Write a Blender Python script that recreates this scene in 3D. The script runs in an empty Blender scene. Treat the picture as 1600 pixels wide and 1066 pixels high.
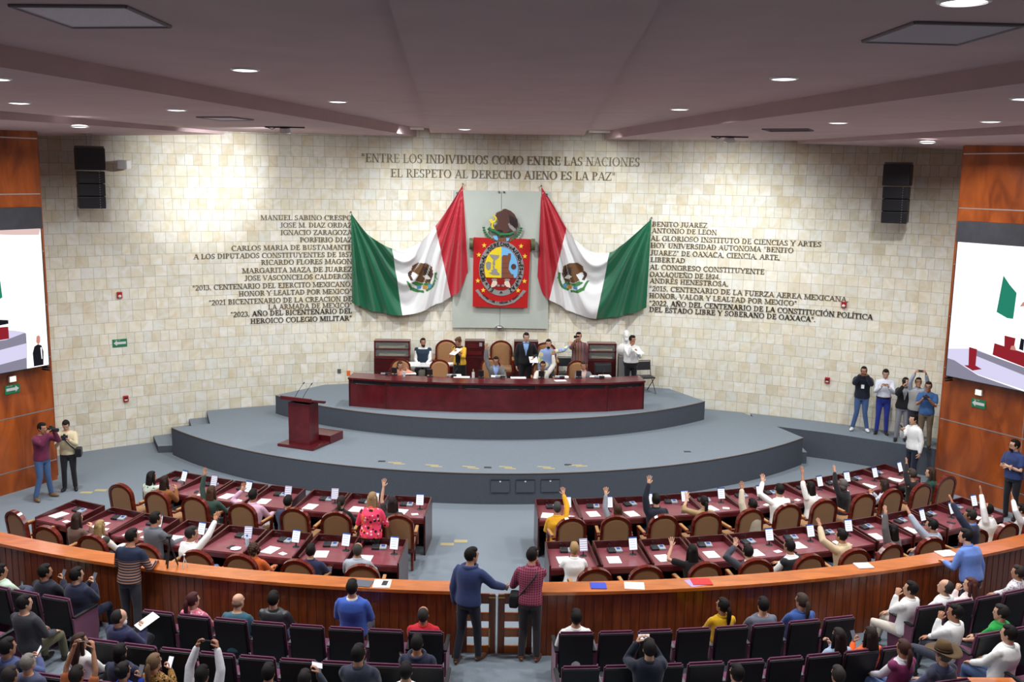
import bpy, bmesh, math, random
from mathutils import Vector, Matrix
import numpy as np
random.seed(7)
R_ = math.radians
SC = bpy.context.scene
COL = SC.collection

# ------------------------------------------------------------------ camera
cam_data = bpy.data.cameras.new('camera')
cam = bpy.data.objects.new('camera', cam_data); COL.objects.link(cam)
FPX, PITCH, ROLL, YAW = 1561.7, 0.16565, 0.01589, 0.01781
cam_data.sensor_width = 36.0; cam_data.lens = 36.0 * FPX / 1600.0
cam_data.clip_start = 0.05; cam_data.clip_end = 200
_F = Vector((math.sin(YAW) * math.cos(PITCH), math.cos(YAW) * math.cos(PITCH), -math.sin(PITCH)))
_Rv = Vector((math.cos(YAW), -math.sin(YAW), 0)); _U = _Rv.cross(_F)
_R2 = _Rv * math.cos(ROLL) + _U * math.sin(ROLL); _U2 = _U * math.cos(ROLL) - _Rv * math.sin(ROLL)
cam.matrix_world = Matrix(((_R2.x, _U2.x, -_F.x, -0.147), (_R2.y, _U2.y, -_F.y, 0.0), (_R2.z, _U2.z, -_F.z, 7.1695), (0, 0, 0, 1)))
SC.camera = cam

# ------------------------------------------------------------------ world, exposure
w = bpy.data.worlds.new('hall'); SC.world = w; w.use_nodes = True
w.node_tree.nodes['Background'].inputs[0].default_value = (0.5, 0.48, 0.5, 1)
w.node_tree.nodes['Background'].inputs[1].default_value = 0.05
vs = SC.view_settings
vs.view_transform = 'Standard'; vs.look = 'None'; vs.gamma = 1.0; vs.use_curve_mapping = False; vs.exposure = 0.1
SC.display_settings.display_device = 'sRGB'

# ------------------------------------------------------------------ lamps in the ceiling (area lights; their fittings are built further down)
CEIL0, CEILS, CEIL1 = 8.375, 8.25, 8.15
def area(name, loc, energy, size=0.3, color=(0.97, 0.99, 1.0), aim=None, spread=160):
    l = bpy.data.lights.new(name, 'AREA'); l.shape = 'DISK'; l.size = size; l.energy = energy; l.color = color
    l.spread = R_(spread)
    o = bpy.data.objects.new(name, l); COL.objects.link(o); o.location = loc
    if aim is not None:
        o.rotation_euler = (Vector(aim) - Vector(loc)).to_track_quat('-Z', 'Y').to_euler()
    return o
def spot(name, loc, aim, energy, deg, blend=0.6, size=0.06, color=(0.95, 0.99, 1.0)):
    l = bpy.data.lights.new(name, 'SPOT'); l.energy = energy; l.spot_size = R_(deg); l.spot_blend = blend
    l.shadow_soft_size = size; l.color = color
    o = bpy.data.objects.new(name, l); COL.objects.link(o); o.location = loc
    o.rotation_euler = (Vector(aim) - Vector(loc)).to_track_quat('-Z', 'Y').to_euler()
    return o
DOWN = [  # x, y, z, what the label says
    (-3.22, 12.57, CEIL0, 'round white downlight in the ceiling left of the central strip, nearest of its two'),
    (3.34, 12.49, CEIL0, 'round white downlight right of the central strip with a broken trim tab'),
    (-2.93, 17.92, CEIL0, 'round white downlight in the upper ceiling left of the strip, farther one'),
    (3.13, 18.39, CEIL0, 'round white downlight in the upper ceiling right of the strip, farther one'),
    (-0.95, 25.2, CEILS, 'round white downlight in the central ceiling strip near the stone wall'),
    (-5.53, 17.26, CEIL1, 'round white downlight on the stepped left ceiling beside the small air vent'),
    (-7.6, 16.09, CEIL1, 'round white downlight on the stepped left ceiling towards the left wall'),
    (-5.84, 11.75, CEIL1, 'round white downlight on the stepped left ceiling cut by the picture edge'),
    (5.8, 17.74, CEIL1, 'round white downlight on the stepped right ceiling beside the dark open hatch'),
    (7.94, 16.63, CEIL1, 'round white downlight on the stepped right ceiling towards the right wall'),
    (6.08, 12.01, CEIL1, 'round white downlight on the stepped right ceiling cut by the picture edge'),
    (-8.39, 20.29, 7.965, 'round white downlight in the lowest left ceiling panel above the left loudspeaker'),
    (8.79, 21.02, 7.955, 'round white downlight in the lowest right ceiling panel above the right loudspeaker'),
]
EXTRA = [(-3.0, 7.0, CEIL0), (3.0, 7.0, CEIL0), (-7.0, 9.0, CEIL1), (7.0, 9.0, CEIL1), (-10.2, 11.5, 7.9), (10.2, 11.5, 7.9),
         (-9.6, 15.6, 7.9), (9.6, 15.6, 7.9), (-3.0, 2.0, CEIL0), (3.0, 2.0, CEIL0), (-7.5, 4.0, CEIL1), (7.5, 4.0, CEIL1)]
LAMP_W = 150.0
for i, (x, y, z, lb) in enumerate(DOWN):
    area('downlight_lamp', (x, y, z - 0.035), LAMP_W)
for i, (x, y, z) in enumerate(EXTRA):
    area('downlight_lamp', (x, y, z - 0.035), LAMP_W * (0.15 if y < 10 else 0.55))
# wall washers of the stage (track fittings near the stone wall) and the two ceiling slots either side of the strip
spot('track_lamp', (-4.98, 23.31, 7.95), (-7.9, 26.55, 7.2), 1050, 58, 1.0, 0.1)
spot('track_lamp', (-4.98, 23.31, 7.93), (-5.5, 27.0, 2.5), 560, 150, 1.0, 0.1)
spot('track_lamp', (5.47, 24.54, 7.93), (5.5, 27.6, 2.0), 640, 156, 1.0, 0.1)
spot('slot_lamp', (-2.55, 26.2, 8.2), (-1.8, 28.3, 4.0), 170, 150, 1.0, 0.2)
spot('slot_lamp', (2.75, 26.2, 8.2), (1.9, 28.3, 4.0), 170, 150, 1.0, 0.2)

# ------------------------------------------------------------------ materials
MATS = {}
def mat(name, col, rough=0.6, metal=0.0, spec=0.5, noise=0.0, scale=12.0, bump=0.0, bscale=60.0, emit=None, estr=1.0, coat=0.0, stretch=None, sheen=0.0):
    if name in MATS: return MATS[name]
    m = bpy.data.materials.new(name); m.use_nodes = True; nt = m.node_tree; b = nt.nodes['Principled BSDF']
    b.inputs['Base Color'].default_value = (*col, 1); b.inputs['Roughness'].default_value = rough
    b.inputs['Metallic'].default_value = metal; b.inputs['Specular IOR Level'].default_value = spec
    if coat: b.inputs['Coat Weight'].default_value = coat; b.inputs['Coat Roughness'].default_value = 0.12
    if sheen: b.inputs['Sheen Weight'].default_value = sheen
    if noise or bump:
        tc = nt.nodes.new('ShaderNodeTexCoord')
        src = tc.outputs['Object']
        if stretch:
            mp = nt.nodes.new('ShaderNodeMapping'); mp.inputs['Scale'].default_value = stretch
            nt.links.new(src, mp.inputs[0]); src = mp.outputs[0]
    if noise:
        n = nt.nodes.new('ShaderNodeTexNoise'); n.inputs['Scale'].default_value = scale; n.inputs['Detail'].default_value = 4
        nt.links.new(src, n.inputs['Vector'])
        r = nt.nodes.new('ShaderNodeValToRGB'); e = r.color_ramp.elements
        e[0].position = 0.3; e[1].position = 0.7
        e[0].color = (*[c * (1 - noise) for c in col], 1); e[1].color = (*[min(1, c * (1 + noise)) for c in col], 1)
        nt.links.new(n.outputs['Fac'], r.inputs[0]); nt.links.new(r.outputs[0], b.inputs['Base Color'])
    if bump:
        n2 = nt.nodes.new('ShaderNodeTexNoise'); n2.inputs['Scale'].default_value = bscale; n2.inputs['Detail'].default_value = 3
        nt.links.new(src, n2.inputs['Vector'])
        bp = nt.nodes.new('ShaderNodeBump'); bp.inputs['Strength'].default_value = bump; bp.inputs['Distance'].default_value = 0.02
        nt.links.new(n2.outputs['Fac'], bp.inputs['Height']); nt.links.new(bp.outputs[0], b.inputs['Normal'])
    if emit:
        b.inputs['Emission Color'].default_value = (*emit, 1); b.inputs['Emission Strength'].default_value = estr
    MATS[name] = m
    return m
def srgb(*c):
    return tuple(((v / 255) / 12.92 if v / 255 <= 0.04045 else ((v / 255 + 0.055) / 1.055) ** 2.4) for v in c)
def pattern_mat(name, cols, kind, scale=20.0):
    """printed cloth: stripes, plaid, blotches"""
    if name in MATS: return MATS[name]
    m = mat(name, cols[0], 0.85, spec=0.2); nt = m.node_tree; b = nt.nodes['Principled BSDF']
    tc = nt.nodes.new('ShaderNodeTexCoord'); out = None
    def wave(axis, sc, thr):
        wv = nt.nodes.new('ShaderNodeTexWave'); wv.bands_direction = axis; wv.inputs['Scale'].default_value = sc
        nt.links.new(tc.outputs['Object'], wv.inputs['Vector'])
        g = nt.nodes.new('ShaderNodeMath'); g.operation = 'GREATER_THAN'; g.inputs[1].default_value = thr
        nt.links.new(wv.outputs['Fac'], g.inputs[0]); return g.outputs[0]
    def mix(a, bcol, fac):
        x = nt.nodes.new('ShaderNodeMix'); x.data_type = 'RGBA'
        nt.links.new(fac, x.inputs[0])
        if isinstance(a, tuple): x.inputs[6].default_value = (*a, 1)
        else: nt.links.new(a, x.inputs[6])
        x.inputs[7].default_value = (*bcol, 1); return x.outputs[2]
    if kind == 'hstripe': out = mix(cols[0], cols[1], wave('Z', scale, 0.55))
    elif kind == 'vstripe':
        out = mix(cols[0], cols[1], wave('X', scale, 0.8))
        if len(cols) > 2: out = mix(out, cols[2], wave('X', scale * 0.53, 0.9))
    elif kind == 'plaid': out = mix(mix(cols[0], cols[1], wave('X', scale, 0.8)), cols[1], wave('Z', scale, 0.8))
    elif kind == 'lowstripe':   # plain above, stripes below
        st = wave('Z', scale, 0.5)
        sp = nt.nodes.new('ShaderNodeSeparateXYZ'); nt.links.new(tc.outputs['Object'], sp.inputs[0])
        lt = nt.nodes.new('ShaderNodeMath'); lt.operation = 'LESS_THAN'; lt.inputs[1].default_value = 1.27
        nt.links.new(sp.outputs[2], lt.inputs[0])
        mu = nt.nodes.new('ShaderNodeMath'); mu.operation = 'MULTIPLY'; nt.links.new(st, mu.inputs[0]); nt.links.new(lt.outputs[0], mu.inputs[1])
        out = mix(cols[0], cols[1], mu.outputs[0])
    else:                       # blotches / flowers / patches
        out = cols[0]
        for i, c in enumerate(cols[1:]):
            v = nt.nodes.new('ShaderNodeTexVoronoi'); v.inputs['Scale'].default_value = scale * (1 + 0.23 * i)
            mp = nt.nodes.new('ShaderNodeMapping'); mp.inputs['Location'].default_value = (i * 3.7, i * 1.3, i * 2.1)
            nt.links.new(tc.outputs['Object'], mp.inputs[0]); nt.links.new(mp.outputs[0], v.inputs['Vector'])
            g = nt.nodes.new('ShaderNodeMath'); g.operation = 'LESS_THAN'; g.inputs[1].default_value = 0.34 - 0.05 * i
            nt.links.new(v.outputs['Distance'], g.inputs[0]); out = mix(out, c, g.outputs[0])
    nt.links.new(out, b.inputs['Base Color'])
    return m
def wood(name, c1, c2, rough=0.3, scale=3.0, stretch=(1, 1, 9), coat=0.3):
    if name in MATS: return MATS[name]
    m = mat(name, c1, rough, spec=0.4, coat=coat); nt = m.node_tree; b = nt.nodes['Principled BSDF']
    tc = nt.nodes.new('ShaderNodeTexCoord'); mp = nt.nodes.new('ShaderNodeMapping'); mp.inputs['Scale'].default_value = stretch
    nt.links.new(tc.outputs['Object'], mp.inputs[0])
    n = nt.nodes.new('ShaderNodeTexNoise'); n.inputs['Scale'].default_value = scale; n.inputs['Detail'].default_value = 6; n.inputs['Distortion'].default_value = 1.2
    nt.links.new(mp.outputs[0], n.inputs['Vector'])
    r = nt.nodes.new('ShaderNodeValToRGB'); e = r.color_ramp.elements
    e[0].position = 0.32; e[1].position = 0.68; e[0].color = (*c1, 1); e[1].color = (*c2, 1)
    nt.links.new(n.outputs['Fac'], r.inputs[0]); nt.links.new(r.outputs[0], b.inputs['Base Color'])
    return m
def glow(name, col, s=1.0):
    return mat(name, (0, 0, 0), 0.6, spec=0.0, emit=col, estr=s)

# ------------------------------------------------------------------ mesh helpers
class MB:
    """collects shapes and links them as one mesh object"""
    def __init__(s): s.v = []; s.f = []; s.m = []; s.smooth = []
    def add(s, vs, fs, mi=0, sm=False):
        o = len(s.v); s.v.extend([tuple(map(float, q)) for q in vs])
        for f in fs: s.f.append([i + o for i in f]); s.m.append(mi); s.smooth.append(sm)
        return s
    def box(s, c, d, rz=0, mi=0, rx=0, top=None):
        x, y, z = [q / 2 for q in d]
        t = top or (1, 1)
        P = [Vector((a * x * (t[0] if e > 0 else 1), b * y * (t[1] if e > 0 else 1), e * z)) for e in (-1, 1) for a, b in ((-1, -1), (1, -1), (1, 1), (-1, 1))]
        M = Matrix.Translation(c) @ Matrix.Rotation(rz, 4, 'Z') @ Matrix.Rotation(rx, 4, 'X')
        return s.add([M @ p for p in P], [(3, 2, 1, 0), (4, 5, 6, 7), (0, 1, 5, 4), (1, 2, 6, 5), (2, 3, 7, 6), (3, 0, 4, 7)], mi)
    def rbox(s, c, d, r=0.02, rz=0, rx=0, mi=0):
        """box with chamfered edges"""
        bm = bmesh.new(); bmesh.ops.create_cube(bm, size=1)
        for v in bm.verts: v.co = Vector((v.co.x * d[0], v.co.y * d[1], v.co.z * d[2]))
        bmesh.ops.bevel(bm, geom=bm.edges[:], offset=min(r, min(d) * 0.45), segments=2, affect='EDGES', profile=0.6)
        M = Matrix.Translation(c) @ Matrix.Rotation(rz, 4, 'Z') @ Matrix.Rotation(rx, 4, 'X')
        bm.verts.index_update()
        s.add([M @ v.co for v in bm.verts], [[v.index for v in f.verts] for f in bm.faces], mi, False); bm.free(); return s
    def cyl(s, p0, p1, r0, r1=None, n=12, mi=0, caps=True, sm=True):
        p0, p1 = Vector(p0), Vector(p1); r1 = r0 if r1 is None else r1
        d = (p1 - p0).normalized(); a = d.orthogonal().normalized(); b = d.cross(a)
        vs = [p + (a * math.cos(2 * math.pi * k / n) + b * math.sin(2 * math.pi * k / n)) * r for p, r in ((p0, r0), (p1, r1)) for k in range(n)]
        fs = [(k, (k + 1) % n, n + (k + 1) % n, n + k) for k in range(n)]
        s.add(vs, fs, mi, sm)
        if caps:
            s.add(vs[:n], [list(range(n))[::-1]], mi); s.add(vs[n:], [list(range(n))], mi)
        return s
    def tube(s, pts, r, n=8, mi=0):
        for i in range(len(pts) - 1):
            ra = r[i] if isinstance(r, (list, tuple)) else r; rb = r[i + 1] if isinstance(r, (list, tuple)) else r
            s.cyl(pts[i], pts[i + 1], ra, rb, n, mi)
        return s
    def ball(s, c, r, nu=12, nv=8, mi=0):
        rx, ry, rz = (r, r, r) if not isinstance(r, (tuple, list)) else r
        vs = [(c[0], c[1], c[2] - rz)]
        for j in range(1, nv):
            t = -math.pi / 2 + math.pi * j / nv
            for k in range(nu):
                a = 2 * math.pi * k / nu; vs.append((c[0] + rx * math.cos(t) * math.cos(a), c[1] + ry * math.cos(t) * math.sin(a), c[2] + rz * math.sin(t)))
        vs.append((c[0], c[1], c[2] + rz)); L = len(vs) - 1
        fs = [(0, 1 + (k + 1) % nu, 1 + k) for k in range(nu)]
        for j in range(nv - 2):
            o = 1 + j * nu
            fs += [(o + k, o + (k + 1) % nu, o + nu + (k + 1) % nu, o + nu + k) for k in range(nu)]
        o = 1 + (nv - 2) * nu; fs += [(o + k, o + (k + 1) % nu, L) for k in range(nu)]
        return s.add(vs, fs, mi, True)
    def prism(s, poly, h0, h1, mi=0, M=None, side=None):
        """polygon in xy pulled from h0 to h1 along z"""
        n = len(poly); vs = [Vector((x, y, h)) for h in (h0, h1) for x, y in poly]
        if M is not None: vs = [M @ q for q in vs]
        s.add(vs, [list(range(n))[::-1], [n + k for k in range(n)]], mi)
        return s.add(vs, [(k, (k + 1) % n, n + (k + 1) % n, n + k) for k in range(n)], mi if side is None else side)
    def grid(s, P, mi=0, sm=True):
        """rows of points to quads"""
        nr, nc = len(P), len(P[0])
        return s.add([q for r in P for q in r], [(i * nc + j, i * nc + j + 1, (i + 1) * nc + j + 1, (i + 1) * nc + j) for i in range(nr - 1) for j in range(nc - 1)], mi, sm)
    def build(s, name, mats, parent=None, loc=None, rz=0, kind=None):
        me = bpy.data.meshes.new(name); me.from_pydata(s.v, [], s.f)
        for m in (mats if isinstance(mats, (list, tuple)) else [mats]): me.materials.append(m)
        me.polygons.foreach_set('material_index', s.m); me.polygons.foreach_set('use_smooth', s.smooth); me.update()
        o = bpy.data.objects.new(name, me); COL.objects.link(o)
        if parent: o.parent = parent
        if loc is not None: o.location = loc
        if rz: o.rotation_euler.z = rz
        if kind: o['kind'] = kind
        return o
def tag(o, label, cat, group=None):
    o['label'] = label; o['category'] = cat
    if group: o['group'] = group
    return o
def thing(name, label, cat, loc=(0, 0, 0), rz=0, group=None):
    o = bpy.data.objects.new(name, None); COL.objects.link(o); o.location = loc; o.rotation_euler = (0, 0, rz)
    o.empty_display_size = 0.1
    return tag(o, label, cat, group)
KIDS = {}
def dup(root, loc, rz, label=None, group=None):
    """a copy of a thing with copies of its parts and sub-parts (mesh data shared)"""
    r = root.copy(); COL.objects.link(r); r.location = loc; r.rotation_euler = (0, 0, rz)
    if label: r['label'] = label
    if group: r['group'] = group
    if root.name not in KIDS: KIDS[root.name] = [(c, list(c.children)) for c in root.children]
    for ch, gk in KIDS[root.name]:
        c = ch.copy(); COL.objects.link(c); c.parent = r
        for g in gk:
            d = g.copy(); COL.objects.link(d); d.parent = c
    return r
ORD = ['', 'first', 'second', 'third', 'fourth', 'fifth', 'sixth', 'seventh', 'eighth', 'ninth', 'tenth', 'eleventh', 'twelfth']
WYC, WR = 10.82, 17.6     # the curved stone wall: centre on the y axis, radius
def wp(s, z, off=0.0):
    """a point on the stone wall: arc length s from its middle, height z, distance in front of it"""
    a = s / WR; r = WR - off
    return Vector((r * math.sin(a), WYC + r * math.cos(a), z))
# ------------------------------------------------------------------ materials of the place
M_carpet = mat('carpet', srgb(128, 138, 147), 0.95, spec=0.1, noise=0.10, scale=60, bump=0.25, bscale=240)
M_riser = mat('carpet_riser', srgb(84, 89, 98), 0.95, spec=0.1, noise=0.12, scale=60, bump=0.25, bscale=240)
M_ceil = mat('ceiling_paint', srgb(190, 167, 168), 0.9, spec=0.1, noise=0.05, scale=1.2)
M_panelwood = wood('veneer_panel', srgb(118, 52, 18), srgb(176, 88, 34), 0.28, 0.9, (2.2, 2.2, 0.8))
M_steel = mat('aluminium_strip', srgb(190, 185, 185), 0.35, metal=0.8)
M_rail = wood('balustrade_boards', srgb(102, 45, 17), srgb(138, 66, 27), 0.32, 2.0, (6, 6, 0.6))
M_railcap = wood('balustrade_cap', srgb(168, 86, 30), srgb(196, 108, 44), 0.22, 1.6, (1, 4, 4), coat=0.5)
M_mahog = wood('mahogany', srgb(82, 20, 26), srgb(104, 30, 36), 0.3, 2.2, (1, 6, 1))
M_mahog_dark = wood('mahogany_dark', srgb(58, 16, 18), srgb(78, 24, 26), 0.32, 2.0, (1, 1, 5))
M_mahog_sheen = wood('mahogany_top_sheen', srgb(120, 58, 68), srgb(136, 72, 80), 0.3, 2.0, (1, 5, 1))  # greyish pink sheen of the polished tops is mixed into this colour
M_frame = wood('chair_wood', srgb(84, 24, 16), srgb(116, 40, 26), 0.22, 4.0, (1, 1, 4), coat=0.5)
M_tan = mat('tan_upholstery', srgb(160, 118, 80), 0.85, spec=0.2, noise=0.06, scale=90, sheen=0.2)
M_tan2 = mat('tan_armrest', srgb(176, 128, 82), 0.6, spec=0.3)
M_black = mat('black_plastic', srgb(34, 35, 40), 0.45)
M_seatblack = mat('black_seat_shell', srgb(15, 14, 18), 0.6, noise=0.15, scale=20)
M_purple = mat('purple_upholstery', srgb(104, 50, 80), 0.9, spec=0.15, noise=0.08, scale=50, sheen=0.3)
M_grey = mat('grey_plastic', srgb(150, 155, 158), 0.5)
M_white = mat('white_paper', srgb(244, 243, 240), 0.8)
M_whiteplast = mat('white_plastic', srgb(225, 225, 225), 0.4)
M_chrome = mat('brushed_metal', srgb(170, 170, 172), 0.3, metal=1.0)
M_brass = mat('brass', srgb(190, 150, 80), 0.3, metal=1.0)
M_scrwhite = glow('tablet_page', (0.93, 0.95, 1.0), 1.0)
M_scrblue = glow('screen_blue', (0.08, 0.16, 0.55), 0.8)
M_scrlilac = glow('screen_lilac', (0.62, 0.55, 0.75), 0.8)
M_scrdark = glow('screen_text', (0.25, 0.27, 0.35), 0.6)
M_glass = mat('clear_glass', (0.9, 0.95, 0.93), 0.05, spec=0.5)
M_glass.node_tree.nodes['Principled BSDF'].inputs['Transmission Weight'].default_value = 0.9
M_letter = mat('bronze_letters', srgb(118, 102, 74), 0.4, metal=0.12)
M_letter2 = mat('dark_letters', srgb(66, 54, 40), 0.5, metal=0.1)
M_red = mat('alarm_red', srgb(176, 28, 34), 0.4)
M_signgreen = mat('sign_green', srgb(30, 128, 84), 0.5)

# stone cladding: courses of slightly different blocks, coordinates along the curve come from the uv map
def stone():
    m = bpy.data.materials.new('stone_cladding'); m.use_nodes = True; nt = m.node_tree; b = nt.nodes['Principled BSDF']
    b.inputs['Roughness'].default_value = 0.55; b.inputs['Specular IOR Level'].default_value = 0.35
    uv = nt.nodes.new('ShaderNodeUVMap')
    br = nt.nodes.new('ShaderNodeTexBrick'); br.offset = 0.37; br.offset_frequency = 3; br.squash = 0.72; br.squash_frequency = 4
    for k, v in (('Scale', 1.0), ('Mortar Size', 0.006), ('Mortar Smooth', 0.1), ('Bias', 0.0), ('Brick Width', 0.30), ('Row Height', 0.285)): br.inputs[k].default_value = v
    br.inputs['Color1'].default_value = (0, 0, 0, 1); br.inputs['Color2'].default_value = (1, 1, 1, 1); br.inputs['Mortar'].default_value = (0.5, 0.5, 0.5, 1)
    nt.links.new(uv.outputs[0], br.inputs['Vector'])
    r = nt.nodes.new('ShaderNodeValToRGB'); r.color_ramp.interpolation = 'LINEAR'
    e = r.color_ramp.elements; e[0].position = 0.0; e[0].color = (*srgb(216, 209, 190), 1); e[1].position = 1.0; e[1].color = (*srgb(238, 236, 228), 1)
    for p, c in ((0.10, (230, 222, 204)), (0.24, (227, 226, 218)), (0.38, (236, 233, 224)), (0.5, (221, 220, 210)), (0.62, (232, 227, 210)), (0.74, (226, 227, 220)), (0.88, (236, 231, 216))):
        x = e.new(p); x.color = (*srgb(*c), 1)
    nt.links.new(br.outputs['Color'], r.inputs[0])
    n = nt.nodes.new('ShaderNodeTexNoise'); n.inputs['Scale'].default_value = 3.2; n.inputs['Detail'].default_value = 7; n.inputs['Distortion'].default_value = 1.4
    nt.links.new(uv.outputs[0], n.inputs['Vector'])
    r2 = nt.nodes.new('ShaderNodeValToRGB'); e = r2.color_ramp.elements
    e[0].position = 0.36; e[0].color = (*srgb(241, 233, 213), 1); e[1].position = 0.62; e[1].color = (1, 1, 1, 1)
    nt.links.new(n.outputs['Fac'], r2.inputs[0])
    mx = nt.nodes.new('ShaderNodeMix'); mx.data_type = 'RGBA'; mx.blend_type = 'MULTIPLY'; mx.inputs[0].default_value = 0.8
    nt.links.new(r.outputs[0], mx.inputs[6]); nt.links.new(r2.outputs[0], mx.inputs[7])
    mo = nt.nodes.new('ShaderNodeMix'); mo.data_type = 'RGBA'; mo.inputs[7].default_value = (*srgb(150, 140, 118), 1)
    mf = nt.nodes.new('ShaderNodeMath'); mf.operation = 'MULTIPLY'; mf.inputs[1].default_value = 0.55
    nt.links.new(br.outputs['Fac'], mf.inputs[0]); nt.links.new(mf.outputs[0], mo.inputs[0]); nt.links.new(mx.outputs[2], mo.inputs[6])
    nt.links.new(mo.outputs[2], b.inputs['Base Color'])
    bp = nt.nodes.new('ShaderNodeBump'); bp.inputs['Strength'].default_value = 0.25; bp.inputs['Distance'].default_value = 0.01; bp.invert = True
    nt.links.new(br.outputs['Fac'], bp.inputs['Height']); nt.links.new(bp.outputs[0], b.inputs['Normal'])
    return m
M_stone = stone()

# ------------------------------------------------------------------ floor, walls, ceiling
Z1, Z2 = 0.708, 1.217
fl = MB(); fl.box((0, 12.5, -0.06), (62, 34, 0.12)); fl.build('floor', M_carpet, kind='structure')
# curved stone wall, 0.3 thick, with a uv map in metres
me = bpy.data.meshes.new('wall_back'); N = 96; smax = 13.2
vs = []; uvs = []
for i in range(N + 1):
    s = -smax + 2 * smax * i / N
    for z in (0.0, 8.9): vs.append(wp(s, z)); uvs.append((s + 40, z + 3))
nb = len(vs)
for i in range(N + 1):
    s = -smax + 2 * smax * i / N
    for z in (0.0, 8.9): vs.append(wp(s, z, -0.3)); uvs.append((s + 40, z + 3))
fs = [(2 * i, 2 * i + 2, 2 * i + 3, 2 * i + 1) for i in range(N)] + [(nb + 2 * i + 1, nb + 2 * i + 3, nb + 2 * i + 2, nb + 2 * i) for i in range(N)]
fs += [(0, 1, nb + 1, nb), (2 * N, nb + 2 * N, nb + 2 * N + 1, 2 * N + 1)] + [(2 * i + 1, 2 * i + 3, nb + 2 * i + 3, nb + 2 * i + 1) for i in range(N)]
me.from_pydata([tuple(v) for v in vs], [], fs); ul = me.uv_layers.new(name='UVMap')
for l in me.loops: ul.data[l.index].uv = uvs[l.vertex_index]
me.materials.append(M_stone); me.polygons.foreach_set('use_smooth', [i < 2 * N for i in range(len(fs))])
o = bpy.data.objects.new('wall_back', me); COL.objects.link(o); o['kind'] = 'structure'
# veneered side walls: big boards with metal strips between
A29 = R_(29)
def side_wall(sgn, px, py, name):
    d = Vector((sgn * math.sin(A29), -math.cos(A29), 0)); n = Vector((-sgn * math.cos(A29), -math.sin(A29), 0))
    P = Vector((px, py, 0)); L = 31.0
    def q(t, z, off): return P + d * t + n * off + Vector((0, 0, z))
    m = MB()
    def slab(t0, t1, z0, z1, o0, o1):
        v = [q(t0, z0, o0), q(t1, z0, o0), q(t1, z1, o0), q(t0, z1, o0), q(t0, z0, o1), q(t1, z0, o1), q(t1, z1, o1), q(t0, z1, o1)]
        m.add(v, [(0, 1, 2, 3), (7, 6, 5, 4), (0, 4, 5, 1), (1, 5, 6, 2), (2, 6, 7, 3), (3, 7, 4, 0)])
    slab(0, L, 0, 8.9, 0, -0.25)
    m.build(name, M_panelwood, kind='structure')
    k = 0
    for z in (0.48, 1.69, 2.9, 4.1, 5.3, 6.57, 7.77):
        m = MB(); slab(-0.002, L, z - 0.012, z + 0.012, 0.004, -0.02); m.build('trim_%d' % (k + 1 + (20 if sgn > 0 else 0)), M_steel, kind='structure'); k += 1
    for t in (2.05, 4.1, 6.2, 8.3):
        m = MB(); slab(t - 0.008, t + 0.008, 0, 7.9, 0.003, -0.02); m.build('trim_%d' % (k + 1 + (20 if sgn > 0 else 0)), M_steel, kind='structure'); k += 1
    return q
qL = side_wall(-1, -10.26, 22.55, 'wall_left')
qR = side_wall(1, 10.30, 22.60, 'wall_right')
# short return walls closing the gap to the stone
for sg, px, py, nm in ((-1, -10.26, 22.55, 'wall_left_return'), (1, 10.30, 22.60, 'wall_right_return')):
    m = MB(); a = Vector((px + sg * 0.14, py + 0.26, 0)); b = wp(sg * 12.95, 0, -0.05)
    dd = (b - a).normalized(); nn = Vector((-dd.y, dd.x, 0)) * 0.05
    m.add([a + nn, b + nn, b - nn, a - nn] + [x + Vector((0, 0, 8.9)) for x in (a + nn, b + nn, b - nn, a - nn)],
          [(0, 1, 2, 3), (7, 6, 5, 4), (0, 4, 5, 1), (1, 5, 6, 2), (2, 6, 7, 3), (3, 7, 4, 0)])
    m.build(nm, M_panelwood, kind='structure')
m = MB(); m.box((0, -3.6, 4.45), (60, 0.2, 8.9)); m.build('wall_rear', mat('rear_wall_paint', srgb(190, 170, 150), 0.9), kind='structure')

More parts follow.
